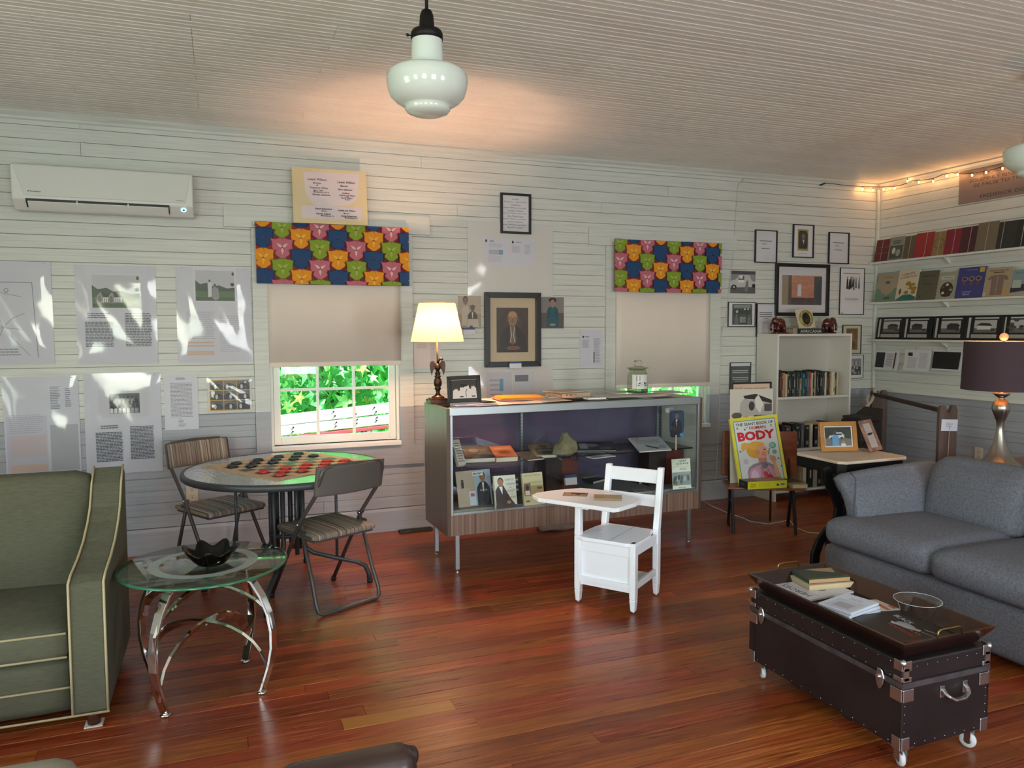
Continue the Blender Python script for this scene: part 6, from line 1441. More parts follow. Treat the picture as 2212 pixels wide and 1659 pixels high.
def mg2(a):
    a.poly([(.02, .0), (.02, .55), (.15, .68), (.4, .7), (.55, .5), (.75, .25), (.9, .12), (.9, .0)], '2a2422'); a.ell(.28, .82, .14, .12, '15100e'); a.ell(.28, .78, .12, .12, '8a5f44'); a.poly([(.2, .66), (.36, .66), (.34, .42)], 'd6dade')
    a.rect(0, 0, 1, .10, '33241f'); a.ell(.62, .18, .1, .05, '9a6f52'); T_ = '55605a'
    a.text('BARACK', .72, .86, .07, T_, .42); a.text('OBAMA', .75, .73, .08, T_, .42); a.text('THE', .72, .62, .04, '9a3a30', .12); a.text('AUDACITY', .73, .52, .075, T_, .46); a.text('OF', .78, .42, .04, '9a3a30', .08); a.text('HOPE', .80, .32, .07, T_, .3)
stand_in('paperback with a smiling man in a dark suit on its cover, lower deck', 1092, 1098, .135, .195, .026, 12, -.03, 'c4cabc', mg2)
def mg3(a):
    a.rect(0, .35, 1, .6, '9c8a5c'); a.text('BARACK OBAMA', .5, .92, .05, '6d7455', .8); a.text('DREAMS FROM MY FATHER', .6, .70, .04, '6d7455', .6); a.rect(.04, .3, .36, .68, '6b5a48'); a.ell(.2, .55, .08, .07, '2a1e18'); a.rect(.08, .32, .32, .45, 'cfcabc'); a.poly([(.1, .1), (.25, .1), (.3, .14), (.17, .17), (.05, .14)], '6b5d34'); a.ell(.85, .12, .1, .03, '6b5d34'); a.ell(.8, .52, .14, .04, '5b4c34')
stand_in('olive paperback with a small family photograph on its cover, lower deck', 1152, 1091, .135, .195, .024, 12, .02, 'b3b18c', mg3)
P = CT(.42, .22, ZDK); t = T('black_sign', 'black sign with large white letters behind the paperbacks', 'sign', (P.x, P.y, ZDK+.07), (D2(-10), 0, cr))
MB().box(-.15, .15, 0, .004, -.065, .065).build('sign_board', mat('black card', '131a22', .5), t); a = Art(.3, .13); a.text('HOPE', .5, .55, .6, 'd9e2e6', .86, .01); a.ell(.62, .1, .1, .05, '2f7fb4'); a.build('print', t, (0, -.0004, 0))
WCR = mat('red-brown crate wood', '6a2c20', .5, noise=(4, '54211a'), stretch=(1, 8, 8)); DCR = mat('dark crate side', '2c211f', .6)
def crate(label, px0, px1, v, zt_):
    y = CT(.9, v).y; A, B = WY(px0, 1040, y), WY(px1, 1040, y); w_ = B.x-A.x
    t = T('wooden_block', label, 'wooden box', ((A.x+B.x)/2, y+.07, ZDK), (0, 0, cr)); hgt = zt_-ZDK
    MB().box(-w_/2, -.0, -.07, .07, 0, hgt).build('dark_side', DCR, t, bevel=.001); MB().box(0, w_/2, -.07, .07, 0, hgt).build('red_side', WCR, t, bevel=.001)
crate('dark and red wooden box under the glass shelf near the stone', 1178, 1248, .20, .628); crate('red-brown wooden box under the right end of the glass shelf', 1400, 1476, .18, .628)
P = WZ(1231, 1050, ZDK+.02); t = T('blue_tag', 'small blue and white tag box on the lower deck', 'tag', WY(1232, 1036, CT(.8, .13).y), (D2(-12), 0, cr))
MB().box(-.042, .042, -.012, .012, -.034, .012).build('white_card', PAPER, t, bevel=.001); MB().box(-.042, .042, -.011, .013, .012, .032).build('blue_top', _M['blue plastic'], t, bevel=.001)
bk_in('dark open book lying behind the blue tag', 1278, 1038, .22, .18, .02, .45, '2b2422', lambda a: a.rect(.1, .1, .9, .9, '352c29'), ZDK, tilt=D2(10))
bk_in('pale folded page lying on the dark open book', 1267, 1028, .16, .10, .003, .35, 'a9aa90', blk(6), ZDK+.06, name='page', cat='page', soft=True)
bk_in('dark book with yellow lettering near the red-brown box', 1390, 1040, .17, .12, .022, .1, '33302a', lambda a: a.rect(.1, .3, .9, .5, 'a99a4a'), ZDK)
bk_in('white printed cards lying flat behind the white school chair', 1368, 1062, .22, .10, .003, -.1, 'b4bcc0', lambda a: (a.rect(.3, .3, .5, .7, '3a3c40'), a.block(.6, .2, .9, .8, 3, '6b6f74')), ZDK, name='cards', cat='cards', soft=True)
def mg4(a):
    a.rect(0, .12, 1, .56, '8a9a97'); r = random.Random(9); [a.ell(r.uniform(.05, .95), r.uniform(.15, .4), .07, .08, r.choice(['5f6d6b', 'aab8b4', '4d5957'])) for k in range(12)]; a.rect(0, .56, 1, .6, 'd3ddcf'); a.rect(.3, .5, .95, .54, 'a3b0ac')
    a.text('I WAS', .55, .93, .06, '2f6b4a', .42, .01); a.text('A SLAVE', .55, .84, .06, '2f6b4a', .66, .01); a.rect(.25, .74, .9, .75, '8fa39a'); a.block(.4, .62, .8, .70, 2, '6b7f74', .4); a.rect(.3, .04, .7, .055, '6b7f74')
stand_in('pale green booklet with a grey photo standing at the right end of the lower deck', 1473, 1056, .142, .20, .004, 6, -.06, 'd6dfd0', mg4, name='booklet', cat='booklet', soft=True)
# ================================================================ bookcase contents
BC0 = Vector(((bx0+bx1)/2, -.14, 0)); zsh = BSH[0]
cols1 = [('3a1c22', 'dark maroon', .225), ('7b4a34', 'brown', .19), ('c08a5c', 'tan-orange', .20), ('bfae96', 'cream', .19), ('23332c', 'dark green', .205), ('1c1d20', 'black', .20), ('2a2b2e', 'charcoal', .21), ('17181a', 'black', .205), ('4a4c4e', 'grey', .20), ('2a3a34', 'green-black', .205), ('5a2a2c', 'maroon', .20), ('8d7c50', 'short gold', .15), ('1f4a5c', 'teal', .205), ('2c6478', 'blue-green', .195), ('23262a', 'black', .21), ('39586a', 'slate blue', .20), ('8a8f94', 'pale grey', .20), ('b33a2c', 'red-topped cream', .205), ('c9c2b2', 'cream', .195), ('1b1c1e', 'black', .21), ('9a9880', 'olive-white', .205), ('202226', 'black', .215), ('15161a', 'black', .215), ('1e2230', 'navy', .21), ('2c2d30', 'black', .205), ('18191b', 'black', .205), ('cfc8b8', 'off-white', .195), ('262628', 'black', .20), ('8c4a34', 'rust', .20), ('c4b08a', 'sand', .195), ('d9d2c2', 'white', .20), ('d3c9b0', 'cream', .195), ('3a3a34', 'dark', .19), ('c9b680', 'pale yellow', .185)]
def row(cols, x, xend, z, yf, shelf_name, group, lean_last=0):
    tot = xend-x; n_ = len(cols); ths = [random.uniform(.7, 1.3) for _ in cols]; s_ = sum(ths); names = {}
    for k, (c, nm, h) in enumerate(cols):
        th = ths[k]/s_*tot; dpt = .13+random.uniform(0, .012)
        def sp(a, c=c, k=k):
            if k % 3 == 0: a.rect(.2, .25, .8, .75, 'c9c2ae') if False else a.rect(.25, .42, .75, .58, 'b0a992')
            elif k % 3 == 1: a.rect(.1, .2, .16, .8, 'a89a74'); a.rect(.7, .2, .86, .8, '8d8670')
            else: a.rect(.3, .35, .62, .62, 'cfcabf')
        # upright, spine to the room
        L = D2(random.uniform(-1, 1.2)+(4 if k > n_-5 else 0)*0); X_ = x+th
        book('book', '%s book, %s from the left on the bookcase %s' % (nm, ORD[k] if k < 30 else ['thirty-first', 'thirty-second', 'thirty-third', 'last'][k-30], shelf_name), (X_, yf+dpt/2+random.uniform(.002, .014), z+h/2+.0003), (D2(90), 0, D2(90)), dpt, h, th*.96, c, 'd9cfb8', group=group, spine=sp)
        x += th
row(cols1, BC0.x-hw+.0+.0 if False else 4.302, 4.93, zsh, byf+.02, 'upper shelf', 'books on the bookcase upper shelf')
row([('2b2422', 'dark brown', .20), ('4b3a44', 'plum', .19), ('6a4a34', 'brown', .19), ('1a1b1e', 'black', .21), ('1f2a33', 'blue-black', .20), ('2b2f4a', 'indigo', .20), ('5c5a58', 'grey', .205), ('23262a', 'black', .19), ('b8ab94', 'cream', .20), ('d0c6b0', 'white', .20), ('1b1b1d', 'black', .19), ('c9b088', 'sand', .205), ('8a4a3a', 'rust', .19), ('bfae8c', 'tan', .20), ('4a4a44', 'olive', .21), ('77706a', 'grey-brown', .20)], 4.33, 4.86, BSH[1], byf+.02, 'middle shelf', 'books on the bookcase middle shelf')
row([('8a7a60', 'tan', .19), ('cfc4aa', 'cream', .20), ('1d2420', 'black-green', .21), ('a39a88', 'beige', .20), ('17181a', 'black', .20), ('3a3a38', 'charcoal', .19), ('5a4a40', 'brown', .20), ('2a2420', 'dark brown', .19)], 4.50, 4.88, BSH[2], byf+.02, 'bottom shelf', 'books on the bookcase bottom shelf')
ZT_ = bzt+.0205
MAH = mat('polished mahogany', '4a1a16', .2, coat=.5)
def elephant(label, px, flip):
    y = byf+.075; P = WY(px, 723, y); t = T('elephant_bookend', label, 'elephant bookend', (P.x, y, ZT_), (0, 0, 0)); s = flip
    MB().box(-.06, .06, -.035, .035, 0, .012).build('base', MAH, t, bevel=.002)
    b = MB(); b.ball((0, 0, 0), .05, 16, X=Matrix.Translation((0, 0, .085)) @ Matrix.Diagonal((1.05, .72, .92, 1)))
    b.ball((0, 0, 0), .030, 14, X=Matrix.Translation((s*.050, 0, .105)) @ Matrix.Diagonal((1, .9, 1.1, 1)))
    b.tube([(s*.07, 0, .105), (s*.088, 0, .08), (s*.092, 0, .05), (s*.085, 0, .025)], .0095, 8); b.tube([(-s*.05, 0, .09), (-s*.058, 0, .05)], .0035, 6)
    for x, y_ in ((-.032, -.018), (-.032, .018), (.03, -.018), (.03, .018)): b.tube([(x, y_, .08), (x, y_, .012)], .0145, 10)
    b.build('elephant_body', MAH, t)
    for y_ in (-1, 1): MB().ball((0, 0, 0), .022, 12, X=Matrix.Translation((s*.038, y_*.026, .10)) @ Matrix.Diagonal((.9, .25, 1.2, 1))).build('ear', MAH, t)
elephant('mahogany elephant bookend left of the record on the bookcase', 1684, -1); elephant('mahogany elephant bookend right of the record on the bookcase', 1788, 1)
y = byf+.035; A = WY(1713, 722, y); B = WY(1783, 722, y); w_ = B.x-A.x
book('book', 'thick black book lying between the elephant bookends with large spine lettering', ((A.x+B.x)/2, y+.09, ZT_), (0, 0, D2(90)), .17, w_, .044, '202326', 'b39c8c', spine=lambda a: (a.text('AFRICANA', .56, .45, .6, 'c4c6c6', .66, .01), a.rect(0, 0, .14, 1, 'a18878')))
P = WY(1740, 708, y+.02); t = T('record_sleeve', 'cream square card with a round badge of a head, leaning on the black book', 'record sleeve', (P.x+.005, y+.03, ZT_+.0445+.082), (D2(-12), D2(-7), 0)); sw = .172
MB().box(-sw/2, sw/2, 0, .004, -sw/2, sw/2).build('card', mat('cream sleeve', 'c9bda2', .5), t)
a = Art(sw, sw); a.ell(.55, .5, .42, .42, '17150f', 32); a.ell(.55, .5, .405, .405, 'b5a868', 32); a.ell(.55, .5, .24, .3, '17150f', 26); a.ell(.56, .5, .17, .19, '4a3826'); a.ell(.50, .6, .17, .16, '17150f'); a.ell(.64, .46, .03, .02, '17150f'); a.rect(.56, .38, .68, .40, '17150f')
for k, ch in enumerate('SAY IT LOUD'):
    an = D2(165-k*12.5)
    if ch != ' ': a.text(ch, .55+.345*cos(an), .5+.345*sin(an), .085, '17150f', None, .02, 0, an-pi/2)
for k, ch in enumerate("I'M BLACK"):
    an = D2(215+k*13)
    if ch != ' ': a.text(ch, .55+.345*cos(an), .5+.345*sin(an), .08, '17150f', None, .02, 0, an+pi/2)
for k, ch in enumerate("PROUD"):
    an = D2(28-k*13); a.text(ch, .55+.345*cos(an), .5+.345*sin(an), .07, '17150f', None, .02, 0, an-pi/2)
a.build('print', t, (0, -.0004, 0))
# ================================================================ on the bench
def Bw(x, y, z): return Bi.inverted() @ Vector((x, y, z))
def giant(a):
    a.rect(0, 0, 1, 1, 'd9cf3c'); a.rect(.055, .0, .945, .955, '6f9a94'); a.rect(.075, .0, .925, .94, 'cfd2d2')
    a.text('THE GIANT BOOK OF', .5, .895, .045, '15130f', .78, .02); a.text('THE', .33, .845, .018, 'b3202f', .06, .02); a.text('HUMAN', .55, .832, .045, 'b3202f', .34, .025); a.text('BODY', .50, .715, .14, 'c0202f', .78, .05)
    for x, y_ in ((.13, .85), (.28, .82), (.84, .845), (.12, .50), (.18, .35), (.88, .34), (.92, .22)): a.ell(x, y_, .018, .010, '5a4a4c'); a.line([(x-.02, y_-.015), (x+.03, y_-.02)], .002, '2a2a30')
    a.ell(.80, .54, .075, .05, '6ba09a'); a.ell(.79, .545, .05, .032, '8fbcb4'); a.ell(.82, .44, .05, .034, '6ba09a'); a.ell(.2, .34, .055, .04, 'bdb4cc')
    a.poly([(.20, .0), (.20, .18), (.24, .25), (.34, .29), (.52, .32), (.68, .29), (.78, .23), (.82, .14), (.84, .0)], '8f8a9c')
    a.poly([(.23, .0), (.23, .17), (.28, .235), (.38, .26), (.55, .27), (.70, .23), (.76, .16), (.78, .0)], 'c98d94'); a.ell(.36, .11, .12, .12, 'b99ac4'); a.ell(.34, .10, .08, .10, 'd7b8c8'); a.ell(.66, .10, .10, .12, 'b48aa0')
    a.poly([(.46, .28), (.46, .42), (.62, .42), (.64, .32), (.6, .27)], 'b88078'); a.ell(.57, .26, .07, .05, '6a6a7c')
    a.ell(.64, .06, .07, .06, 'b01f2e'); a.ell(.56, .13, .05, .04, 'c0343c'); 
    for p_ in ([(.54, .3), (.5, .2), (.46, .08)], [(.54, .3), (.6, .2), (.68, .1)], [(.54, .28), (.53, .16), (.54, .04)], [(.28, .24), (.44, .28), (.56, .3)], [(.74, .22), (.64, .27), (.56, .3)]): a.line(p_, .006, '7a7688')
    for x, y_ in ((.48, .22), (.58, .24), (.52, .14), (.62, .18), (.55, .08), (.5, .3)): a.ell(x, y_, .014, .01, 'd9484c')
    a.ell(.43, .50, .19, .125, 'd09a3a', 26); a.poly([(.30, .59), (.22, .63), (.16, .61), (.14, .54), (.17, .49), (.21, .52), (.27, .57), (.33, .57)], 'd8a548'); a.ell(.26, .57, .10, .045, 'd8a548'); a.ell(.33, .595, .02, .014, '9a2a2c')
    a.poly([(.44, .55), (.60, .56), (.655, .52), (.665, .48), (.69, .45), (.66, .43), (.665, .41), (.64, .385), (.58, .36), (.48, .38), (.44, .44)], 'd09c82'); a.ell(.47, .46, .04, .04, 'c48a72'); a.ell(.58, .43, .05, .035, 'cf7f74'); a.ell(.615, .49, .02, .01, '3a2f2a'); a.poly([(.30, .60), (.44, .625), (.60, .60), (.64, .56), (.5, .57), (.45, .5), (.33, .5)], 'd8a548')
    a.poly([(.70, .40), (.80, .38), (.83, .32), (.80, .29), (.86, .06), (.86, .0), (.76, .0), (.74, .28), (.68, .34)], 'cf9a7c'); a.line([(.685, .41), (.70, .47), (.72, .50)], .006, '5a2a2c')
    for y_ in (.33, .35, .37): a.line([(.74, y_), (.81, y_-.008)], .003, 'a86f58')
    a.ell(.5, .975, .008, .005, '15130f')
GBW, GBH = .385, .475; base = WZ(1665, 1050, SEATZ+.001)
L = D2(13); rzg = D2(-6)
off = Euler((0, 0, rzg)).to_matrix() @ Vector((0, sin(L)*GBH/2, cos(L)*GBH/2))
Pg = Bw(-.005, -.035, SEATZ+.001)
t = T('giant_book', 'tall yellow-bordered book about the human body leaning on the bench', 'book', Pg+off+Vector((0, 0, .012)), (-L, D2(-3.5), rzg))
MB().box(-GBW/2, GBW/2, 0, .003, -GBH/2, GBH/2).box(-GBW/2, GBW/2, .013, .016, -GBH/2, GBH/2).build('cover', mat('yellow cover', 'd9cf3c', .35), t); MB().box(-GBW/2+.003, GBW/2-.003, .003, .013, -GBH/2+.003, GBH/2-.003).build('pages', PAPER, t)
a = Art(GBW, GBH); giant(a); a.build('cover_print', t, (0, -.0003, 0))
# things stacked behind it
def back_board(name, label, cat, px0, px1, pyt, v, z0, art, bg, frame=None, th=.004, lean=2):
    yy = Bw(0, v, 0).y; A, B = WY(px0, pyt, yy), WY(px1, pyt, yy); w_ = B.x-A.x; h = A.z-z0; L = D2(lean)
    t = T(name, label, cat, ((A.x+B.x)/2, yy, z0+h/2), (-L, 0, rzg)); MB().box(-w_/2, w_/2, 0, th, -h/2, h/2).build('board', mat('board '+bg, bg, .5), t)
    a = Art(w_-.004, h-.004); art(a); a.build('print', t, (0, -.0003, 0))
    if frame: framebars(w_+.02, h+.02, .012, .012, frame, t)
    return t
back_board('framed_poster', 'black framed peach notice rising behind the bench display', 'poster', 1587, 1662, 830, .112, SEATZ+.001, lambda a: (a.rect(0, 0, 1, 1, 'cdb09c'), a.text('BLACK Scientists and Inventors', .5, .955, .022, '6b3a26', .86, .01)), 'cdb09c', FBLK)
back_board('print_board', 'cream print of a man in a cap behind the tall yellow book', 'print', 1582, 1668, 842, .094, SEATZ+.001, lambda a: (a.rect(0, 0, 1, 1, 'c9c4b8'), a.poly([(.2, .72), (.24, .86), (.4, .93), (.62, .92), (.85, .88), (.98, .8), (.98, .70)], 'a9a5a0'), a.poly([(.3, .93), (.6, .95), (.98, .88), (.98, .84), (.6, .89), (.34, .90)], '2a2422'), a.ell(.5, .82, .07, .05, '3a3634'), a.poly([(.58, .9), (.66, .94), (.78, .84), (.7, .74), (.6, .8)], 'd4cfc4'), a.rect(.8, .76, .98, .84, '4a4644'), a.ell(.15, .72, .12, .035, '55504e'), a.rect(.3, .695, .42, .715, 'b8962a'), a.rect(.55, .70, .85, .72, '3a4058')), 'c9c4b8')
yy = Bw(0, .215, 0).y; A, B = WY(1578, 900, yy), WY(1668, 900, yy); zt2 = WY(1590, 888, yy).z
t = T('brass_chair', 'brass tube chair back showing left of the tall yellow book', 'chair', (A.x, yy, 0)); w_ = B.x-A.x
MB().tube([(0, 0, 0), (0, 0, zt2-.03), (.01, 0, zt2-.008), (.03, 0, zt2), (w_-.03, 0, zt2), (w_-.01, 0, zt2-.008), (w_, 0, zt2-.03), (w_, 0, 0)], .009, 10).build('tube_frame', BRASS, t)
MB().box(.015, w_-.015, -.006, .006, .50, zt2-.02).build('back_panel', mat('olive vinyl', '4a5230', .35), t, bevel=.004)
# yellow box
P = Bw(-.015, -.115, SEATZ+.0005); t = T('yellow_box', 'yellow boxed book set with red lettering at the front of the bench', 'boxed books', P, (0, 0, rzb+D2(20)))
bw_, bd_, bh_ = .30, .115, .052
MB().box(-bw_/2, bw_/2, -bd_/2, bd_/2, 0, bh_).build('box', mat('yellow box', 'd2cf2e', .3), t, bevel=.001)
a = Art(bw_, bh_, 'cfd02c'); a.text('Curious', .14, .66, .26, 'b32a22', .13, .03); a.text('George', .14, .32, .26, 'b32a22', .13, .03); a.block(.28, .2, .62, .85, 5, '8f8e2a', .3); a.poly([(.72, .35), (.76, .62), (.79, .5), (.81, .35)], '25241a'); a.rect(.83, .3, .95, .66, 'bfc8c4'); a.block(.84, .34, .94, .62, 2, '4a4a4a', .8, 0); a.build('front_print', t, (0, -bd_/2-.0006, bh_/2))
a = Art(bd_, bh_, '232a33'); a.rect(.2, .3, .6, .7, '4a545c'); a.build('side_print', t, (-bw_/2-.0006, 0, bh_/2), (0, 0, D2(-90)))
a = Art(bw_, bd_, '8d7f62'); a.rect(.0, .1, .3, .9, '6d5a44'); a.rect(.36, .1, .76, .9, 'a9895a'); a.build('top_print', t, (0, 0, bh_+.0006), UPFACE)
book('book', 'thick tan book lying beside the yellow box on the bench', Bw(.215, -.06, SEATZ+.0005), (0, 0, rzb+D2(10)), .11, .17, .030, '9c8a66', 'c9b894')
book('book', 'thin dark book on top of the tan book beside the yellow box', Bw(.20, -.05, SEATZ+.0310), (0, 0, rzb+D2(14)), .09, .13, .008, '3c2c24', 'c9b894')
# ================================================================ on the white-topped desk
ZD = .6605
def easel(name, label, px, py, w_, h, fw, lean, yaw, m, art, cat='framed photograph', fwd=0):
    P = WZ(px, py, ZD); L = D2(lean); off = Euler((0, 0, yaw)).to_matrix() @ Vector((0, sin(L)*h/2, cos(L)*h/2))
    t = T(name, label, cat, P+off+Vector((0, fwd, .003)), (-L, 0, yaw)); framebars(w_, h, fw, .014, m, t, .004); MB().box(-w_/2+.004, w_/2-.004, .0, .003, -h/2+.004, h/2-.004).build('backing', PAPER, t)
    a = Art(w_-2*fw, h-2*fw); art(a); a.build('print', t, (0, -.0005, 0)); MB().box(-w_/2+fw, w_/2-fw, -.006, -.005, -h/2+fw, h/2-fw).build('glass', PICG, t)
    MB().box(-.025, .025, 0, .003, -h*.48, h*.1).build('easel_back', FBLK, t, rot=(D2(2*lean+6), 0, 0), loc=(0, .004, 0)); return t
def pic1(a):
    a.rect(0, 0, 1, 1, 'dcdcdc'); a.rect(.04, .05, .96, .95, '232f26'); a.rect(.04, .05, .96, .42, '6a6b66'); a.poly([(.15, .42), (.2, .55), (.36, .58), (.42, .70), (.62, .70), (.72, .55), (.78, .42)], 'c6ccd0'); a.ell(.28, .42, .05, .06, '2a2a2a'); a.ell(.62, .42, .05, .06, '2a2a2a'); a.poly([(.7, .42), (.72, .55), (.95, .44), (.95, .38)], '1f2826')
    person(a, .40, .05, .78, '5b96c4', skin='5a3d30', hair='2a1d18', w_=.12); a.ell(.66, .22, .05, .07, 'a88a7c'); a.rect(.58, .05, .74, .16, 'd9dadc')
easel('framed_photograph', 'honey oak framed photograph of a man in a blue shirt before a white car', 1813, 976, .250, .188, .028, 11, D2(-13), FWOOD, pic1)
MOS = mat('mosaic frame', 'b5836a', .35, noise=(14, '4f4a48'))
easel('framed_letter', 'mosaic bordered frame holding a handwritten letter behind the oak frame', 1892, 975, .150, .205, .022, 24, D2(18), MOS, lambda a: (a.rect(0, 0, 1, 1, 'cbbfba'), [a.text(s_, .5, .9-.1*k, .04, '9a8e8c', .5+.08*(k % 3), 0, .3) for k, s_ in enumerate(['I have lived', 'through all of', 'these times', 'and I thank', 'God', 'for each', 'day', 'given'])]), cat='framed letter')
# tablet arm of the white chair
P, zt = BOOK_TAB; A, B = WZ(1272, 1078, zt), WZ(1350, 1080, zt); yaw = math.atan2(B.y-A.y, B.x-A.x)
book('book', 'tan notebook lying on the writing tablet of the white chair', WZ(1313, 1077, zt+.0005), (0, 0, yaw), .145, .095, .011, 'a18a66', '8d7853', soft=True)
flat('photograph', 'brown photograph lying beside the tan notebook on the writing tablet', 'photograph', WZ(1243, 1068, zt+.0005), .13, .09, yaw-.05, .001, '8a6f60', lambda a: (a.rect(.05, .05, .95, .95, 'a8897a'), a.rect(.3, .55, .9, .9, '5a4238'), a.rect(.55, .3, .7, .6, '4a352c')))
# ================================================================ on the tray
def tb(label, pts, z, th, cover, art=None, pages='dedcd4', name='book', cat='book', **k):
    c, w_, h, yw = quadfit(pts, z+th); return book(name, label, (c.x, c.y, z), (0, 0, yw), w_, h, th, cover, pages, art, cat, **k)
ZTR = TRAYZ+.0004
za = lambda x, y: (1600+x/4.424, 1200+y/4.424)
def heroes(a):
    a.rect(0, 0, 1, 1, 'cfd0d8'); a.text('HEROES', .5, .82, .12, '2b2c34', .70, .01); a.text('TOI', .42, .95, .07, 'b3203a', .2, .02); a.rect(.1, .7, .9, .71, '7a7c86'); a.ell(.45, .42, .2, .12, '5a5a62'); a.line([(.4, .5), (.75, .2), (.9, .3)], .006, '3a3a40')
tb('white picture book with sideways title at the far end of the tray', [za(635, 428), za(262, 266), za(700, 200), za(1090, 345)], ZTR, .007, 'c9cad2', heroes, name='picture_book')
book('book', 'cream paperback under the dark green book on the tray', WZ(*za(800, 290), ZTR+.0075)+Vector((.012, .03, 0)), (0, 0, D2(-8)), .21, .145, .022, 'b7a78a', 'c4b08c', soft=True)
book('book', 'dark green book topping the stack on the tray', WZ(*za(800, 290), ZTR+.0075)+Vector((.012, .034, .0225)), (0, 0, D2(-10)), .185, .125, .018, '2f4436', 'b08a62', lambda a: (a.rect(0, 0, 1, 1, '2c3a30'), a.poly([(.3, 1), (.95, .95), (.85, .5), (.5, .75)], 'a18a6c'), a.rect(0, 0, 1, .12, '3a5a44')), soft=True)
c, w_, h, yw = quadfit([za(1090, 600), za(795, 500), za(965, 372), za(1285, 480)], ZTR+.02)
t = T('brochure_stack', 'stack of thick white booklets in the middle of the tray', 'booklets', (c.x, c.y, ZTR), (0, 0, yw))
for k in range(3):
    X = Matrix.Rotation(.06*(k-1), 4, 'Z') @ Matrix.Translation((.002*k, -.002*k, 0))
    MB().box(-w_/2, w_/2, -h/2, h/2, .011*k, .011*k+.0100, X).build('booklet', mat('white booklet', 'd3dae6', .45), t, bevel=.002)
a = Art(w_*.95, h*.95); a.rect(.1, .35, .9, .95, 'c4c8d4'); a.rect(.25, .55, .75, .85, 'a3a7b2'); a.block(.3, .15, .7, .3, 2, '8f93a0', .3); a.build('print', t, (0, 0, .0325), (UPFACE[0], 0, .06))
tb('orange and white leaflet right of the white booklets on the tray', [za(1285, 555), za(1180, 440), za(1290, 405), za(1530, 490)], ZTR, .003, 'd6d0cc', lambda a: (a.rect(.0, .4, .6, .55, 'b86a34'), a.rect(.3, .7, .9, .85, '8f8a9c'), a.rect(.1, .1, .4, .25, 'b86a34')), name='leaflet', cat='leaflet', soft=True)
def warr(a):
    a.rect(0, 0, 1, 1, '17181a'); a.text('BLACK', .30, .72, .09, 'b9bcc2', .34, .01); a.ell(.5, .58, .16, .09, '8d919a'); a.poly([(.3, .5), (.7, .66), (.74, .6), (.36, .44)], 'a3a7b0'); a.text('WARRIORS', .62, .40, .07, '9c1f2c', .52, .02)
    for x in (.6, .68, .76, .82): a.ell(x, .52, .015, .02, 'b57a4a')
    a.line([(.7, .72), (.9, .8)], .004, 'b9bcc2'); a.line([(.75, .62), (.95, .66)], .003, 'b9bcc2'); a.rect(.975, 0, 1, 1, '8c1424')
tb('glossy dark magazine with red lettering at the near end of the tray', [za(1060, 615), za(1575, 858), za(2000, 765), za(1530, 490)], ZTR, .010, '17181a', warr, 'd9d9dc', 'magazine', 'magazine')
P = WZ(*za(1685, 590), ZTR+.0005); t = T('plastic_bowl', 'empty clear plastic bowl on the far right side of the tray', 'bowl', P)
v = []; n = 48; pr = [(.0, .001), (.045, .001), (.050, .006), (.060, .035), (.072, .058), (.079, .066)]
for r, z in pr:
    for k in range(n): q_ = 1+(.025*abs(sin(k*pi/4)) if z > .03 else 0); v.append((r*q_*cos(2*pi*k/n), r*q_*sin(2*pi*k/n), z))
MB().add(v, [(j*n+k, j*n+(k+1) % n, (j+1)*n+(k+1) % n, (j+1)*n+k) for j in range(len(pr)-1) for k in range(n)], sm=True).build('bowl_wall', pane_mat('bowl plastic', 'f1f3f6', 2.6, .04), t)
MB().tube([(.080*cos(2*pi*k/48), .080*sin(2*pi*k/48), .066) for k in range(48)], .0008, 6, closed=True).build('rim', CLIP, t)
# ================================================================ corner: stringing posts
OLDW = mat('weathered board', '675650', .8, noise=(3, '4c3f3b'), stretch=(8, 8, 1), bump=(20, .4))
hP = .905; A, B = WZ(1899, 843, hP), WZ(2047, 876, hP)
t = T('stringing_rack', 'old wooden stringing rack of two notched boards and a bar by the right wall', 'wooden rack', ((A.x+B.x)/2, (A.y+B.y)/2, 0)); o_ = Vector(((A.x+B.x)/2, (A.y+B.y)/2, 0)); d = (B-A); d.z = 0; an = math.atan2(d.y, d.x)
faceang = math.atan2(-(CAM_POS-A).y, -(CAM_POS-A).x)
for P_, pxw in ((A, 37), (B, 43)):
    wd = pxw*((P_-CAM_POS).dot(FV)/FPX); X = Matrix.Translation((P_.x-o_.x, P_.y-o_.y, 0)) @ Matrix.Rotation(D2(-12), 4, 'Z')
    hw_ = wd/2
    MB().prism([(-hw_, 0), (hw_, 0), (hw_, hP-.03), (hw_*.8, hP), (hw_*.35, hP), (.01, hP-.05), (-.01, hP-.05), (-hw_*.35, hP), (-hw_*.8, hP), (-hw_, hP-.02)], -.014, .014, X, ax='y').build('notched_board', OLDW, t, bevel=.003)
MB().bar([A-o_+Vector((-.05, .03, -.03)), B-o_+Vector((0, -.0, -.045))], .03, .03, up=(0, 0, 1)).build('cross_bar', mat('dark bar', '3c2724', .6), t, bevel=.003)
MB().box(-.25, .25, -.015, .015, .02, .06, Matrix.Rotation(an, 4, 'Z')).build('foot_rail', OLDW, t)
P = B-o_+Vector((.012, -.018, -.135)); t2 = T('name_card', 'white handwritten card pinned to the right notched board', 'card', B+Vector((.0, -.019, -.135)), (0, D2(2), D2(-12)))
MB().box(-.062, .062, -.001, 0, -.04, .04).build('card', mat('white card', 'dfe4f2', .5), t2); a = Art(.124, .08, 'd3daec'); a.text('Tobacco', .48, .62, .2, '5a5a70', .42, 0, .3); a.text('Stringer', .46, .4, .2, '5a5a70', .42, 0, .3); a.build('handwriting', t2, (0, -.0014, 0))
MB().tube([(0, -.003, 0), (.002, -.004, -.25), (0, -.003, -.6)], .0018, 6).build('string', mat('pale string', 'b9aea6', .8), t2)
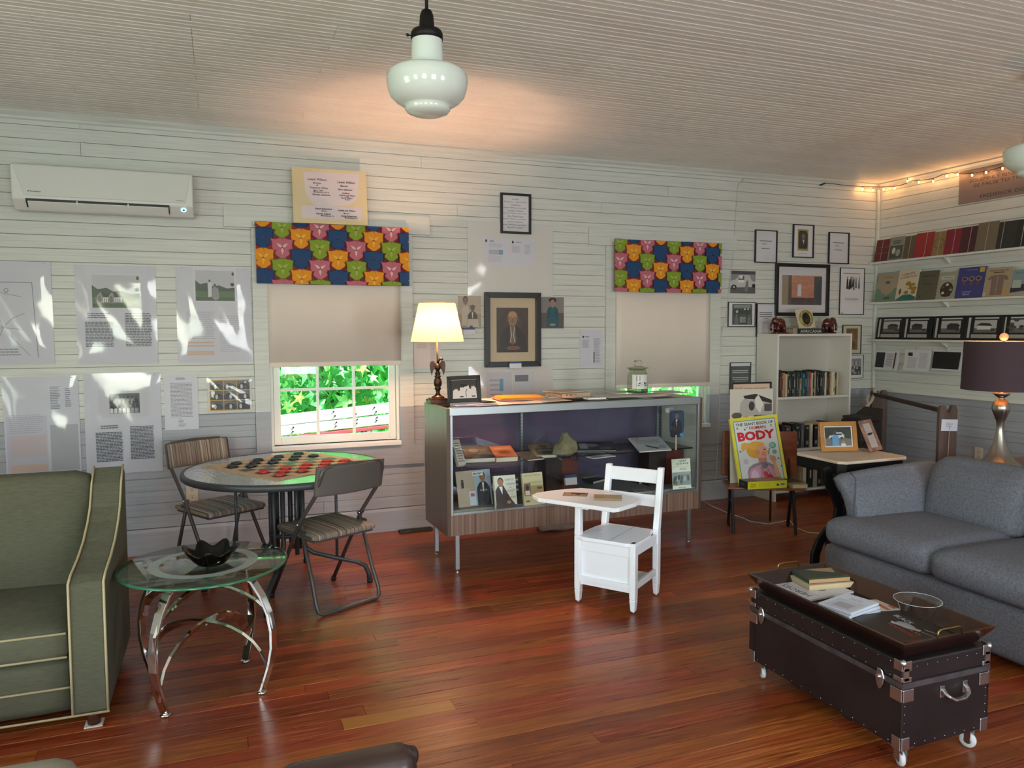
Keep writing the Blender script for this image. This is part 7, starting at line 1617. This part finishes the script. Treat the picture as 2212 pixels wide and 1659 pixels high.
P = WZ(1862, 870, .84); t = T('shadow_mass', 'dark block standing for wall shadow and an unclear dark object beside the bookcase', 'dark mass', (P.x, P.y, 0), (0, 0, D2(-8)))  # solid block stands in for the board's shadow plus an unidentified dark object
MB().box(-.10, .10, -.12, .12, 0, .70).build('shadow_mass_body', mat('shadow mass brown', '2e2724', .8), t, bevel=.004)
MB().prism([(-.10, .705), (.10, .705), (.10, .80), (.02, .74), (-.10, .73)], -.12, .10, ax='y').build('shadow_mass_top', _M['shadow mass brown'], t)
P = WY(1880, 850, A.y-.03); t = T('cloth_rag', 'cream cloth rag knotted over the left notched board', 'cloth', P); CL = mat('cream rag', 'b3a795', .9)
Wp = lambda px, py: WY(px, py, A.y-.03)-P
MB().sweep([Wp(1888, 838), Wp(1890, 850), Wp(1882, 865), Wp(1876, 873), Wp(1868, 880), Wp(1858, 886)], [(-.022, -.004), (0, -.010), (.022, -.004), (.018, .006), (-.018, .006)], sm=True).build('cloth_strip', CL, t)
MB().sweep([Wp(1876, 852), Wp(1872, 862), Wp(1876, 873), Wp(1873, 884)], [(-.012, -.004), (.012, -.004), (.010, .004), (-.010, .004)], sm=True).build('cloth_end', CL, t)
# ================================================================ floor and foreground bits
P = WZ(900, 1150); t = T('floor_vent', 'black floor strip lying by the baseboard left of the display case', 'floor strip', (P.x, -.085, 0))
MB().box(-.12, .12, -.03, .03, .0, .018).build('strip_body', mat('dark strip', '24282a', .5), t, bevel=.003); MB().box(-.11, .11, -.008, .008, .018, .020).build('strip_slot', BW_, t)
P = WZ(1212, 1150); t = T('cloth_bag', 'crumpled tan cloth lying under the display case', 'cloth', (P.x, P.y+.1, 0))
MB().puff((0, 0, .028), (.26, .14, .056), .026, (0, 0, .012), 12, warp=lambda q, p: Vector((q.x+.012*sin(q.y*60), q.y+.014*sin(q.x*50), q.z*(.8+.25*sin(q.x*40))))).build('cloth', mat('tan cloth', '7f6a5f', .9), t)
WC = mat('white cord', 'd0cfca', .5)
pts = [WY(1606, 386, -.006), WY(1594, 400, -.006), WY(1589, 470, -.006), WY(1583, 560, -.006), WY(1575, 620, -.006), WY(1568, 680, -.006), WY(1558, 730, -.024), WY(1554, 850, -.024), WY(1552, 930, -.024), WY(1548, 1010, -.024), WY(1543, 1050, -.024)]
tag(MB().tube(pts, .003, 6).build('white_wire', WC), 'white wire running down the wall right of the right window', 'cord')
pts = [WZ(1527, 1075, .004), WZ(1519, 1083, .004), WZ(1540, 1094, .004), WZ(1572, 1108, .004), WZ(1608, 1120, .004), WZ(1620, 1126, .004), WZ(1660, 1132, .004), WZ(1692, 1126, .004), WZ(1705, 1122, .004), WZ(1716, 1138, .004), WZ(1745, 1150, .004), WZ(1790, 1153, .004)]
tag(MB().tube(pts, .0032, 6).build('extension_lead', WC), 'white cord lying across the floor under the school bench', 'cord')
# brown leather chair top and cushion cut by the bottom edge
LE = mat('brown leather', '3d2c28', .35, noise=(8, '2d201d'), coat=.15)
P = WZ(895, 1612, .5); t = T('leather_chair', 'top of a dark brown leather chair back cut by the bottom edge', 'chair', (P.x-.15, P.y-.01, .003))
MB().puff((0, -.0, .30), (.30, .10, .42), .04, (0, .01, 0), 10).build('chair_back', LE, t)
MB().puff((.005, .015, .475), (.31, .045, .045), .02, (0, 0, .004), 10).build('top_roll', LE, t)
MB().puff((0, -.22, .2), (.30, .38, .16), .04, (0, 0, .01), 8).build('seat', LE, t)
for x in (-.12, .12):
    for y in (-.37, .0): MB().box(x-.018, x+.018, y-.018, y+.018, 0, .14).build('leg', DARKW, t)
book('magazine', 'pink covered magazine with pale edge on the brown leather chair', (P.x-.16, P.y-.105, .392), (D2(72), 0, D2(-2)), .25, .2, .010, 'b9b48a', 'd0cca8', lambda a: (a.rect(.02, .03, .98, .97, '7d4a4c')), 'magazine')
P = WZ(70, 1640, .40); t = T('ottoman', 'corner of a beige upholstered ottoman at the bottom left', 'ottoman', (P.x-.195, P.y-.225, 0))
MB().puff((0, 0, .30), (.60, .46, .22), .05, (0, .0, .012), 12).build('cushion', mat('beige upholstery', '8d8878', .9, bump=(300, .4)), t); MB().box(-.27, .27, -.2, .2, .10, .2).build('base', _M['beige upholstery'], t, bevel=.02)
for x in (-.24, .24):
    for y in (-.17, .17): MB().box(x-.02, x+.02, y-.02, y+.02, 0, .1).build('leg', DARKW, t)
